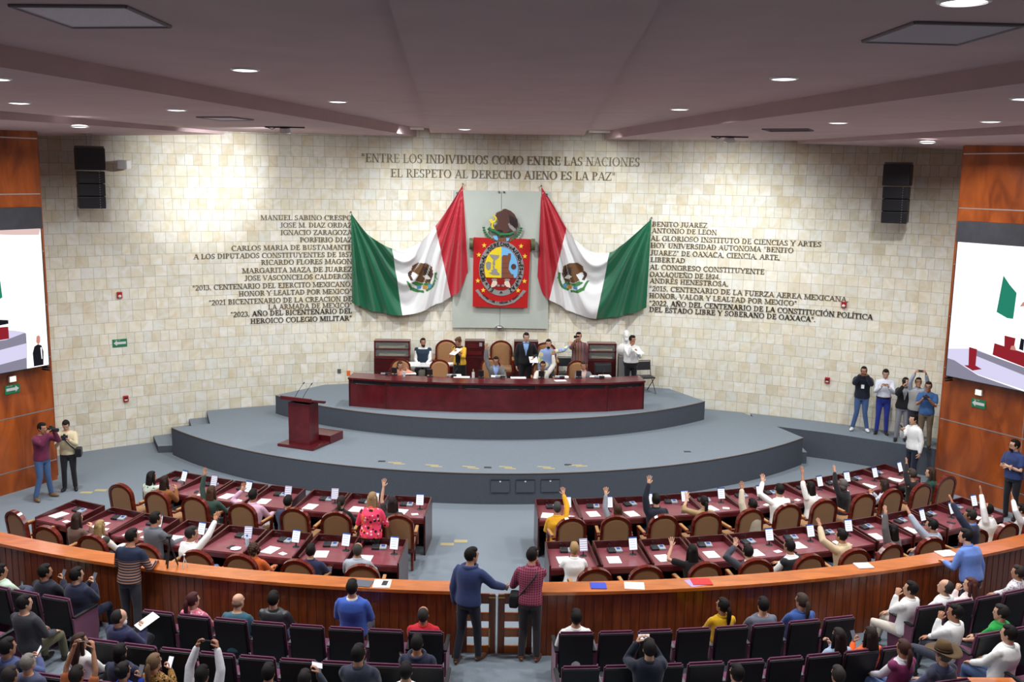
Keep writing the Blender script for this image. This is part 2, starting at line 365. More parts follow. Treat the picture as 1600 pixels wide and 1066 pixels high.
# ceiling: central strip, raised side fields, stepped lower fields
ce = MB()
TOP = 8.95
def cpoly(pts, flip=False):
    n = len(pts); ce.add(pts, [list(range(n))] if not flip else [list(range(n))[::-1]])
def cface(a, b, za, zb):        # vertical riser between two heights along a line
    ce.add([(a[0], a[1], za), (b[0], b[1], za), (b[0], b[1], zb), (a[0], a[1], zb)], [(0, 1, 2, 3)])
YB = 29.2
def lin(p, q, y): t = (y - p[1]) / (q[1] - p[1]); return p[0] + (q[0] - p[0]) * t
for sg, sp, s1, s2 in ((-1, ((-0.86, 6.77), (-1.95, 27.46)), ((-5.16, 10.46), (-3.38, 21.85)), ((-9.18, 18.71), (-7.35, 26.58))),
                       (1, ((0.87, 6.58), (2.16, 26.62)), ((5.14, 10.25), (3.68, 21.53)), ((9.08, 17.73), (7.7, 26.9)))):
    yn = -3.6
    a0, a1 = (lin(*sp, yn), yn), (lin(*sp, YB), YB)
    b0, b1 = (lin(*s1, yn), yn), (lin(*s1, YB), YB)
    c0, c1 = (sg * 11.6, yn), (lin(*s2, YB), YB); cm = s2[0]
    z2a, z2m, z2b = 7.95, 8.0, 8.1
    cpoly([(*a0, CEIL0), (*b0, CEIL0), (*b1, CEIL0), (*a1, CEIL0)], sg > 0)
    cface(a0, a1, CEILS, CEIL0); cface(b0, b1, CEIL1, CEIL0)
    cpoly([(*b0, CEIL1), (*c0, CEIL1), (*cm, CEIL1), (*c1, CEIL1), (*b1, CEIL1)], sg > 0)
    ce.add([(*c0, z2a), (*cm, z2m), (*cm, CEIL1), (*c0, CEIL1)], [(0, 1, 2, 3)]); ce.add([(*cm, z2m), (*c1, z2b), (*c1, CEIL1), (*cm, CEIL1)], [(0, 1, 2, 3)])
    e1, em, e0 = (sg * 13.0, YB, 7.78), (sg * 15.0, 18.0, 7.75), (sg * 29.0, yn, 7.75)
    cpoly([(*c0, z2a), e0, em, (*cm, z2m)], sg > 0); cpoly([(*cm, z2m), em, e1, (*c1, z2b)], sg > 0)
xl0, xl1 = lin((-0.86, 6.77), (-1.95, 27.46), -3.6), lin((-0.86, 6.77), (-1.95, 27.46), YB)
xr0, xr1 = lin((0.87, 6.58), (2.16, 26.62), -3.6), lin((0.87, 6.58), (2.16, 26.62), YB)
cpoly([(xr0, -3.6, CEILS), (xl0, -3.6, CEILS), (xl1, YB, CEILS), (xr1, YB, CEILS)], True)
ce.box((0, 13, TOP), (62, 34, 0.1))
ce.build('ceiling', M_ceil, kind='structure')

# ------------------------------------------------------------------ stage tiers
def tier(name, front, z0, z1, back_off, ends=None, notch=()):
    """block from a curved front line back to the stone wall"""
    top = [Vector((x, y, 0)) for x, y in front]
    aL = math.atan2(front[0][0], front[0][1] - WYC) * WR; aR = math.atan2(front[-1][0], front[-1][1] - WYC) * WR
    bl, br_ = (ends or (aL, aR))
    back = [wp(br_ + (bl - br_) * i / 24, 0, back_off) for i in range(25)]
    poly = [(v.x, v.y) for v in top] + [(v.x, v.y) for v in back] + list(notch)
    m = MB(); n = len(poly)
    vs = [(x, y, z0) for x, y in poly] + [(x, y, z1) for x, y in poly]
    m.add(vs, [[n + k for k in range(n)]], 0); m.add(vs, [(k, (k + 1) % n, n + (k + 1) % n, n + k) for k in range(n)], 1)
    # thin brown edging along the front nosing
    for i in range(len(front) - 1):
        a, b = Vector((*front[i], z1)), Vector((*front[i + 1], z1)); m.cyl(a + Vector((0, -0.002, -0.006)), b + Vector((0, -0.002, -0.006)), 0.012, n=6, mi=2, caps=False)
    return m.build(name, [M_carpet, M_riser, mat('nosing', srgb(120, 104, 92), 0.7)], kind='structure')
def arc3(pl, pm, pr, n=40):
    """circle arc through three points"""
    ax, ay = pl; bx, by = pm; cx, cy = pr
    d = 2 * (ax * (by - cy) + bx * (cy - ay) + cx * (ay - by))
    ux = ((ax * ax + ay * ay) * (by - cy) + (bx * bx + by * by) * (cy - ay) + (cx * cx + cy * cy) * (ay - by)) / d
    uy = ((ax * ax + ay * ay) * (cx - bx) + (bx * bx + by * by) * (ax - cx) + (cx * cx + cy * cy) * (bx - ax)) / d
    r = math.hypot(ax - ux, ay - uy); t0 = math.atan2(ay - uy, ax - ux); t1 = math.atan2(cy - uy, cx - ux)
    if t0 > t1: t0 -= 2 * math.pi
    return [(ux + r * math.cos(t0 + (t1 - t0) * i / n), uy + r * math.sin(t0 + (t1 - t0) * i / n)) for i in range(n + 1)], (ux, uy, r)
F1, C1 = arc3((-8.28, 24.69), (-0.3, 21.07), (7.69, 24.41))
F2, C2 = arc3((-6.0, 26.29), (0.0, 23.86), (5.54, 26.18))
tier('floor_stage', F1, 0.0, Z1, 0.02, (-8.22, 7.0), [(-7.44, 25.14), (-7.86, 24.88)])
tier('floor_stage_upper', F2, Z1, Z2, 0.02, (-5.0, 4.9))
# floor ledge along the wall on the right, with the stair well between
m = MB(); pts = [(6.9, 25.75), (7.1, 25.66), (8.48, 24.93), (10.62, 23.5), (11.4, 22.9)]
back = [wp(12.6 + (7.2 - 12.6) * i / 12, 0, 0.02) for i in range(13)]
poly = pts + [(v.x, v.y) for v in back]; n = len(poly)
vs = [(x, y, 0) for x, y in poly] + [(x, y, Z1 - .004) for x, y in poly]
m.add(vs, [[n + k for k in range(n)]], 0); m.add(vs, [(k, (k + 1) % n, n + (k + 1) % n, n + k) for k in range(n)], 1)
m.build('floor_ledge', [M_carpet, M_riser], kind='structure')
m = MB()
for k, z in enumerate((0.6, 0.3)):
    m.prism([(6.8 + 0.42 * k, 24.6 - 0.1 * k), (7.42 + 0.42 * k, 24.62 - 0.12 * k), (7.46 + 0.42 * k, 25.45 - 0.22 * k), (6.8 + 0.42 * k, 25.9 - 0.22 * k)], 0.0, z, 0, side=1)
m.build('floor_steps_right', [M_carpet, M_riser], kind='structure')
m = MB()        # steps on the left, cut in behind the front corner and leading down to the hall floor
for k, z in enumerate((0.53, 0.354, 0.177)):
    p0, p1 = wp(-8.22 - .47 * k, 0, .02), wp(-8.22 - .47 * (k + 1), 0, .02)
    m.prism([(-7.43 - .42 * k, 25.13 - .1 * k), (p0.x, p0.y), (p1.x, p1.y), (-7.43 - .42 * (k + 1), 25.13 - .1 * (k + 1))], 0, z, 0, side=1)
m.build('floor_steps_left', [M_carpet, M_riser], kind='structure')
m = MB()
for s0, s1_, z1_ in ((-5.95, -5.0, Z1 + 0.17), (-5.45, -5.0, Z1 + 0.34), (4.9, 5.85, Z1 + 0.17), (4.9, 5.35, Z1 + 0.34)):
    a, b = wp(s0, 0, 0.02), wp(s1_, 0, 0.02); c, d = wp(s1_, 0, 0.9), wp(s0, 0, 0.9)
    m.prism([(d.x, d.y), (c.x, c.y), (b.x, b.y), (a.x, a.y)], Z1, z1_, 0, side=1)
m.build('floor_steps_upper', [M_carpet, M_riser], kind='structure')
# three small service hatches in the stage front
for k, ang in enumerate((-0.012, 0.034, 0.077)):
    x = 0.02 + (k - 0.0) * 0.55; cx, cy, r = C1
    y = cy - math.sqrt(r * r - (x - cx) ** 2)
    h = thing('service_hatch', 'carpeted service hatch in the stage front, ' + ('leftmost', 'middle', 'rightmost')[k] + ' of three', 'hatch', (x, y - 0.012, 0.42), math.atan2(x - cx, cy - y) * 1.0, 'hatches in the stage front')
    mm = MB(); mm.box((0, 0, 0), (0.4, 0.02, 0.28)); mm.build('panel', M_riser, h)
    mm = MB(); mm.box((0, -0.012, 0.145), (0.42, 0.012, 0.014)); mm.build('rim', M_black, h)
    mm = MB(); mm.box((0, -0.014, 0.11), (0.035, 0.008, 0.03)); mm.build('latch', M_whiteplast, h)

# ------------------------------------------------------------------ ceiling fittings
M_lamp = glow('lamp_diffuser', (1.0, 0.99, 1.0), 2.6)
proto = None
for x, y, z, lb in DOWN:
    if proto is None:
        t = thing('downlight', lb, 'ceiling light', (x, y, z), 0, 'round downlights in the ceiling')
        mm = MB(); mm.ball((0, 0, 0), (0.155, 0.155, 0.03), 28, 10); mm.build('diffuser', M_lamp, t)
        mm = MB()
        for k in range(32):
            a, b = 2 * math.pi * k / 32, 2 * math.pi * (k + 1) / 32
            P = [(r * math.cos(t_), r * math.sin(t_), zz) for t_ in (a, b) for r, zz in ((0.152, -0.02), (0.175, -0.012), (0.178, 0.0))]
            mm.add(P, [(0, 3, 4, 1), (1, 4, 5, 2)], 0, True)
        mm.build('trim_ring', M_whiteplast, t); proto = t
    else: dup(proto, (x, y, z), 0, lb)
# out of sight over the audience the same fittings go on
for k, (x, y, z) in enumerate(EXTRA): dup(proto, (x, y, z), 0, 'round white downlight in the ceiling above the audience seats')
def vent(label, pts, z, dark=False):
    c = Vector((sum(p[0] for p in pts) / 4, sum(p[1] for p in pts) / 4, z))
    t = thing('air_vent' if not dark else 'ceiling_hatch', label, 'vent' if not dark else 'hatch', c, 0)
    L = [Vector((p[0], p[1], z)) - c for p in pts]
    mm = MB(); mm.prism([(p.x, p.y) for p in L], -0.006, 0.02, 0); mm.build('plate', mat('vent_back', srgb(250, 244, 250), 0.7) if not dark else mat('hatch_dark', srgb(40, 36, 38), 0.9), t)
    mm = MB()
    for i in range(4): mm.tube([L[i] + Vector((0, 0, -0.008)), L[(i + 1) % 4] + Vector((0, 0, -0.008))], 0.018, 6)
    mm.build('frame', mat('vent_frame', srgb(120, 110, 114), 0.7), t)
    if not dark:
        mm = MB()
        for k in range(1, 44):
            f = k / 44; a = L[0].lerp(L[1], f); b = L[3].lerp(L[2], f); a.z = b.z = -0.012; mm.tube([a, b], 0.0028, 4)
        mm.build('grille', mat('vent_slat', srgb(226, 218, 226), 0.6), t)
vent('large square perforated air vent in the ceiling right of the central strip', [(3.05, 9.03), (3.05, 7.92), (3.92, 7.96), (3.92, 9.1)], CEIL0)
vent('large square perforated air vent in the ceiling left of the central strip', [(-3.84, 7.92), (-2.95, 7.86), (-2.95, 8.91), (-3.84, 9.05)], CEIL0)
vent('small pale air vent in the stepped left ceiling near a downlight', [(-5.85, 19.5), (-5.15, 19.3), (-4.95, 20.2), (-5.66, 20.6)], CEIL1)
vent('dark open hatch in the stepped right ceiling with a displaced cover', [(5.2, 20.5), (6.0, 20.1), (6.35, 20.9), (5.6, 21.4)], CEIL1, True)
for k, (x, sgn) in enumerate(((-2.55, -1), (2.75, 1))):
    tag(MB().rbox((0, 0, 0), (0.86, 0.12, 0.07), 0.02).build('slot_light', mat('slot_cover', srgb(205, 196, 186), 0.6), loc=(x, 27.55, CEIL0 - 0.035)),
        'pale strip fitting on the ceiling edge just ' + ('left' if sgn < 0 else 'right') + ' of the central strip', 'ceiling light')
for x, y, lb in ((-4.98, 23.31, 'bright track spotlight near the stone wall aimed at its left side'), (5.47, 24.54, 'bright track spotlight near the stone wall aimed at its right side')):
    t = thing('track_spotlight', lb, 'spotlight', (x, y, CEIL1))
    MB().box((0, 0, -0.015), (0.9, 0.03, 0.03)).build('track', M_black, t)
    MB().cyl((0, 0, -0.03), (0, 0.02, -0.13), 0.11, 0.14, 20).build('head', M_whiteplast, t)
    MB().cyl((0, 0.02, -0.131), (0, 0.021, -0.138), 0.13, 0.13, 20).build('lens', M_lamp, t)
    MB().tube([(-0.2, 0, -0.02), (-0.28, 0, -0.06), (-0.42, 0, -0.02)], 0.01, 6).build('cable', M_black, t)
# ------------------------------------------------------------------ serif capitals, built stroke by stroke (cap height 1)
TK, TN = 0.135, 0.05     # thick and thin strokes
def _E(cx, cy, rx, ry, a0=0, a1=360, tk=TK, tn=TN, n=22):
    """ring or arc that is heavy at the sides, fine at top and bottom"""
    out = []
    for i in range(n):
        q = []
        for j in (i, i + 1):
            a = R_(a0 + (a1 - a0) * j / n); c, s = math.cos(a), math.sin(a)
            q.append(((cx + rx * c, cy + ry * s), (cx + (rx - tk) * c, cy + (ry - tn) * s)))
        out.append([q[0][0], q[1][0], q[1][1], q[0][1]])
    return out
def _L(x0, y0, x1, y1, w): # slanted or straight bar whose width is measured along x
    if abs(x1 - x0) > 3 * abs(y1 - y0): return [[(x0, y0 - w / 2), (x1, y1 - w / 2), (x1, y1 + w / 2), (x0, y0 + w / 2)]]
    return [[(x0 - w / 2, y0), (x0 + w / 2, y0), (x1 + w / 2, y1), (x1 - w / 2, y1)]]
def _S(x, y, w=0.16): return [[(x - w, y), (x + w, y), (x + w, y + 0.04 * (1 if y < 0.5 else -1)), (x - w, y + 0.04 * (1 if y < 0.5 else -1))]]
def _V(x, w=TK, a=0.0, b=1.0): return _L(x, a, x, b, w) + (_S(x, a) if a < 0.1 else []) + (_S(x, b) if b > 0.9 else [])
def glyph(c, sf=True):
    t, n = TK, TN
    G = {
     'A': (.74, lambda: _L(.12, 0, .36, 1, n) + _L(.64, 0, .38, 1, t) + _L(.2, .34, .54, .34, n) + _S(.1, 0, .11) + _S(.64, 0, .13)),
     'B': (.66, lambda: _V(.18) + _E(.32, .26, .28, .27, -90, 90) + _E(.3, .76, .25, .25, -90, 90) + _L(.18, .515, .36, .515, n) + _L(.18, .025, .34, .025, n) + _L(.18, .975, .34, .975, n)),
     'C': (.7, lambda: _E(.4, .5, .36, .52, 48, 312) + _L(.65, .66, .65, .98, n)),
     'D': (.76, lambda: _V(.18) + _E(.28, .5, .42, .5, -90, 90) + _L(.18, .025, .3, .025, n) + _L(.18, .975, .3, .975, n)),
     'E': (.62, lambda: _V(.18) + _L(.18, .025, .56, .025, n) + _L(.18, .975, .54, .975, n) + _L(.18, .52, .44, .52, n) + _L(.55, .03, .57, .24, n) + _L(.53, .97, .54, .79, n) + _L(.43, .4, .43, .64, n)),
     'F': (.58, lambda: _V(.18) + _L(.18, .975, .54, .975, n) + _L(.18, .5, .42, .5, n) + _L(.53, .97, .54, .79, n) + _L(.42, .38, .42, .62, n)),
     'G': (.76, lambda: _E(.4, .5, .36, .52, 48, 335) + _L(.65, .66, .65, .98, n) + _L(.66, .05, .66, .42, t) + _S(.66, .44, .13)),
     'H': (.78, lambda: _V(.18) + _V(.6) + _L(.18, .52, .6, .52, n)),
     'I': (.36, lambda: _V(.18)),
     'J': (.42, lambda: _V(.26, a=.12) + _E(.14, .14, .19, .2, -150, 0)),
     'L': (.6, lambda: _V(.18) + _L(.18, .025, .54, .025, n) + _L(.53, .03, .56, .26, n)),
     'M': (.92, lambda: _V(.14, n) + _V(.78) + _L(.16, 1, .46, .04, t) + _L(.76, 1, .46, .04, n)),
     'N': (.78, lambda: _V(.14, n) + _V(.64, n) + _L(.16, 1, .62, 0, t)),
     'O': (.8, lambda: _E(.4, .5, .37, .52, n=28)),
     'P': (.6, lambda: _V(.18) + _E(.3, .73, .27, .27, -90, 90) + _L(.18, .975, .32, .975, n) + _L(.18, .48, .32, .48, n)),
     'Q': (.8, lambda: _E(.4, .5, .37, .52, n=28) + _L(.42, .02, .66, -.2, t)),
     'R': (.7, lambda: _V(.18) + _E(.3, .74, .26, .26, -90, 90) + _L(.18, .975, .32, .975, n) + _L(.18, .5, .34, .5, n) + _L(.36, .5, .62, 0, t) + _S(.64, 0, .08)),
     'S': (.54, lambda: _E(.27, .74, .21, .27, 40, 270, .12) + _E(.27, .25, .22, .27, -140, 90, .12) + _L(.44, .74, .44, .98, n) + _L(.08, .02, .08, .26, n)),
     'T': (.64, lambda: _V(.32) + _L(.04, .975, .6, .975, n) + _L(.05, .97, .04, .76, n) + _L(.59, .97, .6, .76, n)),
     'U': (.76, lambda: _V(.18, a=.3) + _V(.6, n, a=.3) + _E(.38, .32, .265, .34, 180, 360)),
     'V': (.74, lambda: _L(.1, 1, .36, 0, t) + _L(.62, 1, .38, 0, n) + _S(.1, 1, .13) + _S(.63, 1, .11)),
     'X': (.74, lambda: _L(.1, 1, .62, 0, t) + _L(.64, 1, .12, 0, n) + _S(.1, 1, .12) + _S(.63, 1, .1) + _S(.12, 0, .1) + _S(.63, 0, .12)),
     'Y': (.72, lambda: _L(.08, 1, .36, .46, t) + _L(.64, 1, .36, .46, n) + _V(.36, a=0, b=.48) + _S(.08, 1, .12) + _S(.64, 1, .1)),
     'Z': (.64, lambda: _L(.56, 1, .08, 0, t) + _L(.06, .975, .58, .975, n) + _L(.06, .025, .6, .025, n) + _L(.06, .97, .05, .76, n) + _L(.59, .03, .6, .26, n)),
     '0': (.54, lambda: _E(.27, .5, .24, .51, tk=.1)), '1': (.44, lambda: _V(.24, .11) + _L(.22, .98, .1, .84, n)),
     '2': (.54, lambda: _E(.26, .72, .22, .28, -25, 170, .11) + _L(.06, .02, .44, .6, .1) + _L(.05, .03, .5, .03, .07)),
     '3': (.52, lambda: _E(.22, .74, .22, .26, -80, 150, .11) + _E(.22, .27, .25, .29, -150, 88, .11)),
     '4': (.54, lambda: _L(.38, 0, .38, 1, .11) + _L(.05, .32, .36, 1, n) + _L(.04, .3, .52, .3, .06)),
     '5': (.52, lambda: _E(.22, .31, .25, .33, -150, 110, .11) + _L(.12, .58, .14, .98, n) + _L(.12, .96, .48, .96, .08)),
     '7': (.5, lambda: _L(.2, 0, .46, 1, .1) + _L(.04, .96, .48, .96, .08)),
     '8': (.54, lambda: _E(.27, .74, .2, .26, tk=.09) + _E(.27, .27, .24, .29, tk=.1)),
     '.': (.26, lambda: _E(.12, .06, .07, .07, tk=.069, tn=.069, n=10)), ',': (.26, lambda: _E(.12, .06, .07, .07, tk=.069, tn=.069, n=10) + _L(.08, -.16, .16, .05, .06)),
     '"': (.4, lambda: _L(.12, .66, .12, 1, .07) + _L(.27, .66, .27, 1, .07)),
     '“': (.42, lambda: _L(.1, .7, .15, 1, .08) + _L(.26, .7, .31, 1, .08)), '”': (.42, lambda: _L(.1, .7, .15, 1, .08) + _L(.26, .7, .31, 1, .08)),
     ' ': (.3, lambda: [])}
    base = {'Ñ': 'N', 'Í': 'I', 'Ó': 'O'}.get(c, c); wd, fn = G[base]; q = fn()
    if c == 'Ñ': q = q + _L(.2, 1.16, .56, 1.16, .07)
    if c in 'ÍÓ': q = q + _L(wd / 2 - .03, 1.1, wd / 2 + .08, 1.3, .07)
    return wd, q
def inscription(text, s0, s1, z, cap, bold=False, dim=None):
    """raised letters on the curved wall from arc position s0 to s1, base line at z"""
    global TK, TN
    TK, TN = (0.19, 0.08) if bold else (0.12, 0.05)
    gl = [glyph(c) for c in text]; tot = sum(g[0] for g in gl); k = (s1 - s0) / tot
    o = thing('wall_inscription', '', 'inscription', wp((s0 + s1) / 2, z, 0), 0, 'lines of raised letters on the stone wall')
    u = 0; h = cap; mb = MB(); base = V_ = o.location.copy()
    for c, (wd, qs) in zip(text + ' ', gl + [(0, [])]):
        if c == ' ' and mb.v: mb.build('lettering', M_letter2 if bold else M_letter, o); mb = MB()
        for q in qs:
            f, b_ = [], []
            for x, y in q:
                sx = s0 + (u + x) * k; f.append(wp(sx, z + y * h, 0.022) - base); b_.append(wp(sx, z + y * h, -0.004) - base)
            mb.add(f + b_, [(0, 1, 2, 3), (0, 4, 5, 1), (1, 5, 6, 2), (2, 6, 7, 3), (3, 7, 4, 0)])
        u += wd
    short = text.strip('"“”.,')
    words = short.split(); short = ' '.join(words[:6])
    o['label'] = ('bold dark' if bold else 'bronze') + ' raised wall letters reading ' + short
    return o
for a in [('"ENTRE LOS INDIVIDUOS COMO ENTRE LAS NACIONES', -3.913, 3.845, 7.43, .235, 0), ('EL RESPETO AL DERECHO AJENO ES LA PAZ"', -3.108, 3.187, 7.035, .225, 0),
          ('MANUEL SABINO CRESPO', -6.645, -4.175, 5.84, .13, 0), ('JOSE M. DIAZ ORDAZ', -6.127, -4.177, 5.64, .13, 0), ('IGNACIO ZARAGOZA', -6.12, -4.18, 5.44, .13, 0),
          ('PORFIRIO DIAZ', -5.607, -4.181, 5.237, .13, 0), ('CARLOS MARIA DE BUSTAMANTE', -7.434, -4.183, 5.03, .13, 0), ('A LOS DIPUTADOS CONSTITUYENTES DE 1857', -8.418, -4.185, 4.826, .13, 0),
          ('RICARDO FLORES MAGON', -6.664, -4.187, 4.635, .13, 0), ('MARGARITA MAZA DE JUAREZ', -7.167, -4.19, 4.42, .13, 0), ('JOSE VASCONCELOS CALDERON', -7.104, -4.192, 4.22, .13, 0),
          ('"2013, CENTENARIO DEL EJERCITO MEXICANO,', -8.474, -4.195, 4.0, .13, 0), ('HONOR Y LEALTAD POR MEXICO"', -7.276, -4.197, 3.8, .13, 0),
          ('“2021 BICENTENARIO DE LA CREACION DE', -8.069, -4.199, 3.59, .13, 0), ('LA ARMADA DE MEXICO"', -6.502, -4.2, 3.41, .13, 0),
          ('“2023, AÑO DEL BICENTENARIO DEL', -7.51, -4.202, 3.24, .135, 1), ('HEROICO COLEGIO MILITAR”', -6.988, -4.205, 3.035, .135, 1),
          ('BENITO JUAREZ', 4.243, 5.764, 5.797, .13, 0), ('ANTONIO DE LEON', 4.244, 6.025, 5.617, .13, 0), ('AL GLORIOSO INSTITUTO DE CIENCIAS Y ARTES', 4.216, 8.796, 5.405, .13, 0),
          ('HOY UNIVERSIDAD AUTONOMA "BENITO', 4.223, 8.085, 5.21, .13, 0), ('JUAREZ" DE OAXACA, CIENCIA, ARTE,', 4.231, 7.747, 5.005, .13, 0), ('LIBERTAD', 4.239, 5.2, 4.81, .13, 0),
          ('AL CONGRESO CONSTITUYENTE', 4.223, 7.356, 4.603, .13, 0), ('OAXAQUEÑO DE 1824.', 4.231, 6.178, 4.4, .13, 0), ('ANDRES HENESTROSA.', 4.237, 6.411, 4.217, .13, 0),
          ('“2015, CENTENARIO DE LA FUERZA AEREA MEXICANA,', 4.228, 9.586, 4.0, .13, 0), ('HONOR, VALOR Y LEALTAD POR MEXICO"', 4.235, 8.262, 3.8, .13, 0),
          ('"2022, AÑO DEL CENTENARIO DE LA CONSTITUCIÓN POLÍTICA', 4.244, 10.226, 3.585, .135, 1), ('DEL ESTADO LIBRE Y SOBERANO DE OAXACA".', 4.251, 8.78, 3.4, .135, 1)]:
    inscription(*a)

# ------------------------------------------------------------------ frosted panel behind the coat of arms
M_frost = mat('frosted_panel', srgb(196, 204, 194), 0.35, spec=0.5, noise=0.04, scale=1.5)
t = thing('frosted_panel', 'tall grey green frosted panel mounted on the wall behind the coat of arms', 'panel', (0, 0, 0))
mm = MB()
for sa, sb in ((-1.36, -0.005), (0.005, 1.38)):
    for za, zb in ((2.80, 5.0), (5.008, 6.70)):
        n = 8
        fr = [wp(sa + (sb - sa) * i / n, z, 0.07) for z in (za, zb) for i in range(n + 1)]; bk = [wp(sa + (sb - sa) * i / n, z, 0.045) for z in (za, zb) for i in range(n + 1)]
        o_ = len(fr); fs = [(i, i + 1, n + 2 + i, n + 1 + i) for i in range(n)] + [(o_ + n + 1 + i, o_ + n + 2 + i, o_ + i + 1, o_ + i) for i in range(n)]
        fs += [(0, n + 1, o_ + n + 1, o_), (n, o_ + n, o_ + 2 * n + 1, 2 * n + 1)] + [(i, o_ + i, o_ + i + 1, i + 1) for i in range(n)] + [(n + 1 + i, n + 2 + i, o_ + n + 2 + i, o_ + n + 1 + i) for i in range(n)]
        mm.add(fr + bk, fs)
mm.build('sheet', M_frost, t)
mm = MB()
for s_ in (-0.07, 0.07): mm.cyl(wp(s_, 6.66, 0.0), wp(s_, 6.66, 0.1), 0.03, 0.03, 12)
for s_ in (-1.25, 1.27): mm.cyl(wp(s_, 6.62, 0.0), wp(s_, 6.62, 0.1), 0.03, 0.03, 12)
mm.build('standoff', M_chrome, t)
t = thing('wall_uplight', 'small chrome wall lamp under the frosted panel', 'wall light', wp(-0.015, 2.76, 0))
MB().cyl((0, -0.02, 0.03), (0, -0.1, 0.03), 0.05, 0.05, 12).build('mount', M_chrome, t)
MB().ball((0, -0.12, 0.06), (0.12, 0.1, 0.07)).build('dish', M_chrome, t)

# ------------------------------------------------------------------ coat of arms
cM = [mat('arms_red', srgb(190, 24, 26), 0.45), mat('arms_grey', srgb(150, 148, 146), 0.5), mat('arms_yellow', srgb(240, 216, 40), 0.5), mat('arms_blue', srgb(118, 190, 240), 0.5),
      mat('arms_brown', srgb(132, 76, 50), 0.6), mat('arms_black', srgb(26, 24, 24), 0.6), mat('arms_star', srgb(250, 214, 70), 0.5), mat('arms_cream', srgb(238, 216, 196), 0.6),
      mat('arms_olive', srgb(88, 92, 58), 0.5), mat('arms_darkbrown', srgb(86, 54, 46), 0.6), mat('arms_green', srgb(40, 110, 60), 0.6), mat('arms_darkred', srgb(150, 16, 20), 0.5)]
cRED, cGRY, cYEL, cBLU, cBRN, cBLK, cSTR, cCRM, cOLV, cDBR, cGRN, cDRD = range(12)
arms = thing('coat_of_arms', 'red state coat of arms with lettered grey oval and yellow stars, eagle above', 'coat of arms', (0, 28.32, 0))
ARX = lambda px: (px - 309) * 0.00353       # drawing units of the shield to metres
ARZ = lambda py: 5.40 - (py - 457) * 0.00361
def aM(depth): # local plane: x right, z up, facing -y
    return Matrix(((1, 0, 0, 0), (0, 0, -1, -depth), (0, 1, 0, 0), (0, 0, 0, 1)))
def aP(mb, pts, d0, d1, mi):
    P = [(ARX(x), ARZ(y)) for x, y in pts]
    area2 = sum(P[i][0] * P[(i + 1) % len(P)][1] - P[(i + 1) % len(P)][0] * P[i][1] for i in range(len(P)))
    if area2 < 0: P = P[::-1]
    mb.prism(P, d0, d1, mi, M=aM(0))
def ell(cx, cy, rx, ry, n=48, a0=0, a1=360): return [(cx + rx * math.cos(R_(a0 + (a1 - a0) * i / n)), cy + ry * math.sin(R_(a0 + (a1 - a0) * i / n))) for i in range(n + (0 if a1 - a0 >= 360 else 1))]
D = 0.07
mb = MB(); aP(mb, [(90, 459), (548, 466), (544, 560), (530, 1008), (88, 1004)], D, D + 0.035, 0); mb.build('banner', [cM[cRED]], arms)
mb = MB()
for cx, s in ((68, -1), (570, 1)):
    c0 = (ARX(cx), 0, ARZ(508))
    mb.cyl((c0[0] - s * 0.07, -D - 0.07, c0[2]), (c0[0] + s * 0.035, -D - 0.07, c0[2]), 0.165, 0.165, 24, caps=False)
    mb.cyl((c0[0] - s * 0.07, -D - 0.07, c0[2]), (c0[0] + s * 0.034, -D - 0.07, c0[2]), 0.13, 0.13, 24)
mb.build('scroll_roll', [cM[cOLV]], arms)
mb = MB(); aP(mb, ell(316, 700, 180, 214), D + .035, D + .05, 0); mb.build('oval_ring', [cM[cGRY]], arms)
mb = MB(); aP(mb, ell(314, 700, 138, 172), D + .05, D + .056, 0); mb.build('inner_field', [cM[cDRD]], arms)
L_ = [p for p in ell(314, 700, 134, 170, 96) if p[1] <= 772]
def clipx(poly, f): return [p for p in poly if f(p)]
yl = clipx(ell(314, 700, 134, 170, 120), lambda p: p[0] <= 314 and p[1] <= 770); yl = sorted(yl, key=lambda p: p[1]); mb = MB(); aP(mb, [(314, 530)] + yl + [(314, 772)], D + .056, D + .062, 0); mb.build('yellow_field', [cM[cYEL]], arms)
yb = clipx(ell(314, 700, 134, 170, 120), lambda p: p[0] >= 314 and p[1] <= 770); yb = sorted(yb, key=lambda p: p[1]); mb = MB(); aP(mb, [(314, 530)] + yb + [(314, 772)], D + .056, D + .062, 0); mb.build('blue_field', [cM[cBLU]], arms)
mb = MB()
for pts in ([(216, 588), (258, 592), (298, 594), (290, 615), (272, 628), (262, 640), (266, 668), (254, 676), (244, 664), (250, 632), (228, 606)],
            [(190, 655), (206, 645), (232, 650), (230, 700), (208, 714), (192, 690)],
            [(244, 680), (258, 676), (262, 700), (280, 704), (284, 724), (304, 740), (296, 750), (244, 748), (216, 734), (240, 728), (234, 712), (250, 706)]):
    aP(mb, pts, D + .062, D + .07, 0)
mb.build('rock_emblem', [cM[cGRY]], arms)
mb = MB(); aP(mb, [(318, 772), (318, 606), (330, 592), (366, 594), (370, 578), (390, 580), (388, 622), (378, 650), (372, 700), (386, 726), (396, 740), (412, 742), (416, 772)], D + .062, D + .072, 0); mb.build('stepped_building', [cM[cBRN]], arms)
mb = MB()
for y in (656, 690, 732): aP(mb, [(320, y), (374, y), (374, y + 3), (320, y + 3)], D + .072, D + .075, 0)
mb.build('building_line', [cM[cDBR]], arms)
mb = MB(); aP(mb, ell(413, 682, 21, 22, 24), D + .062, D + .072, 0); mb.build('round_wheel', [cM[cDBR]], arms)
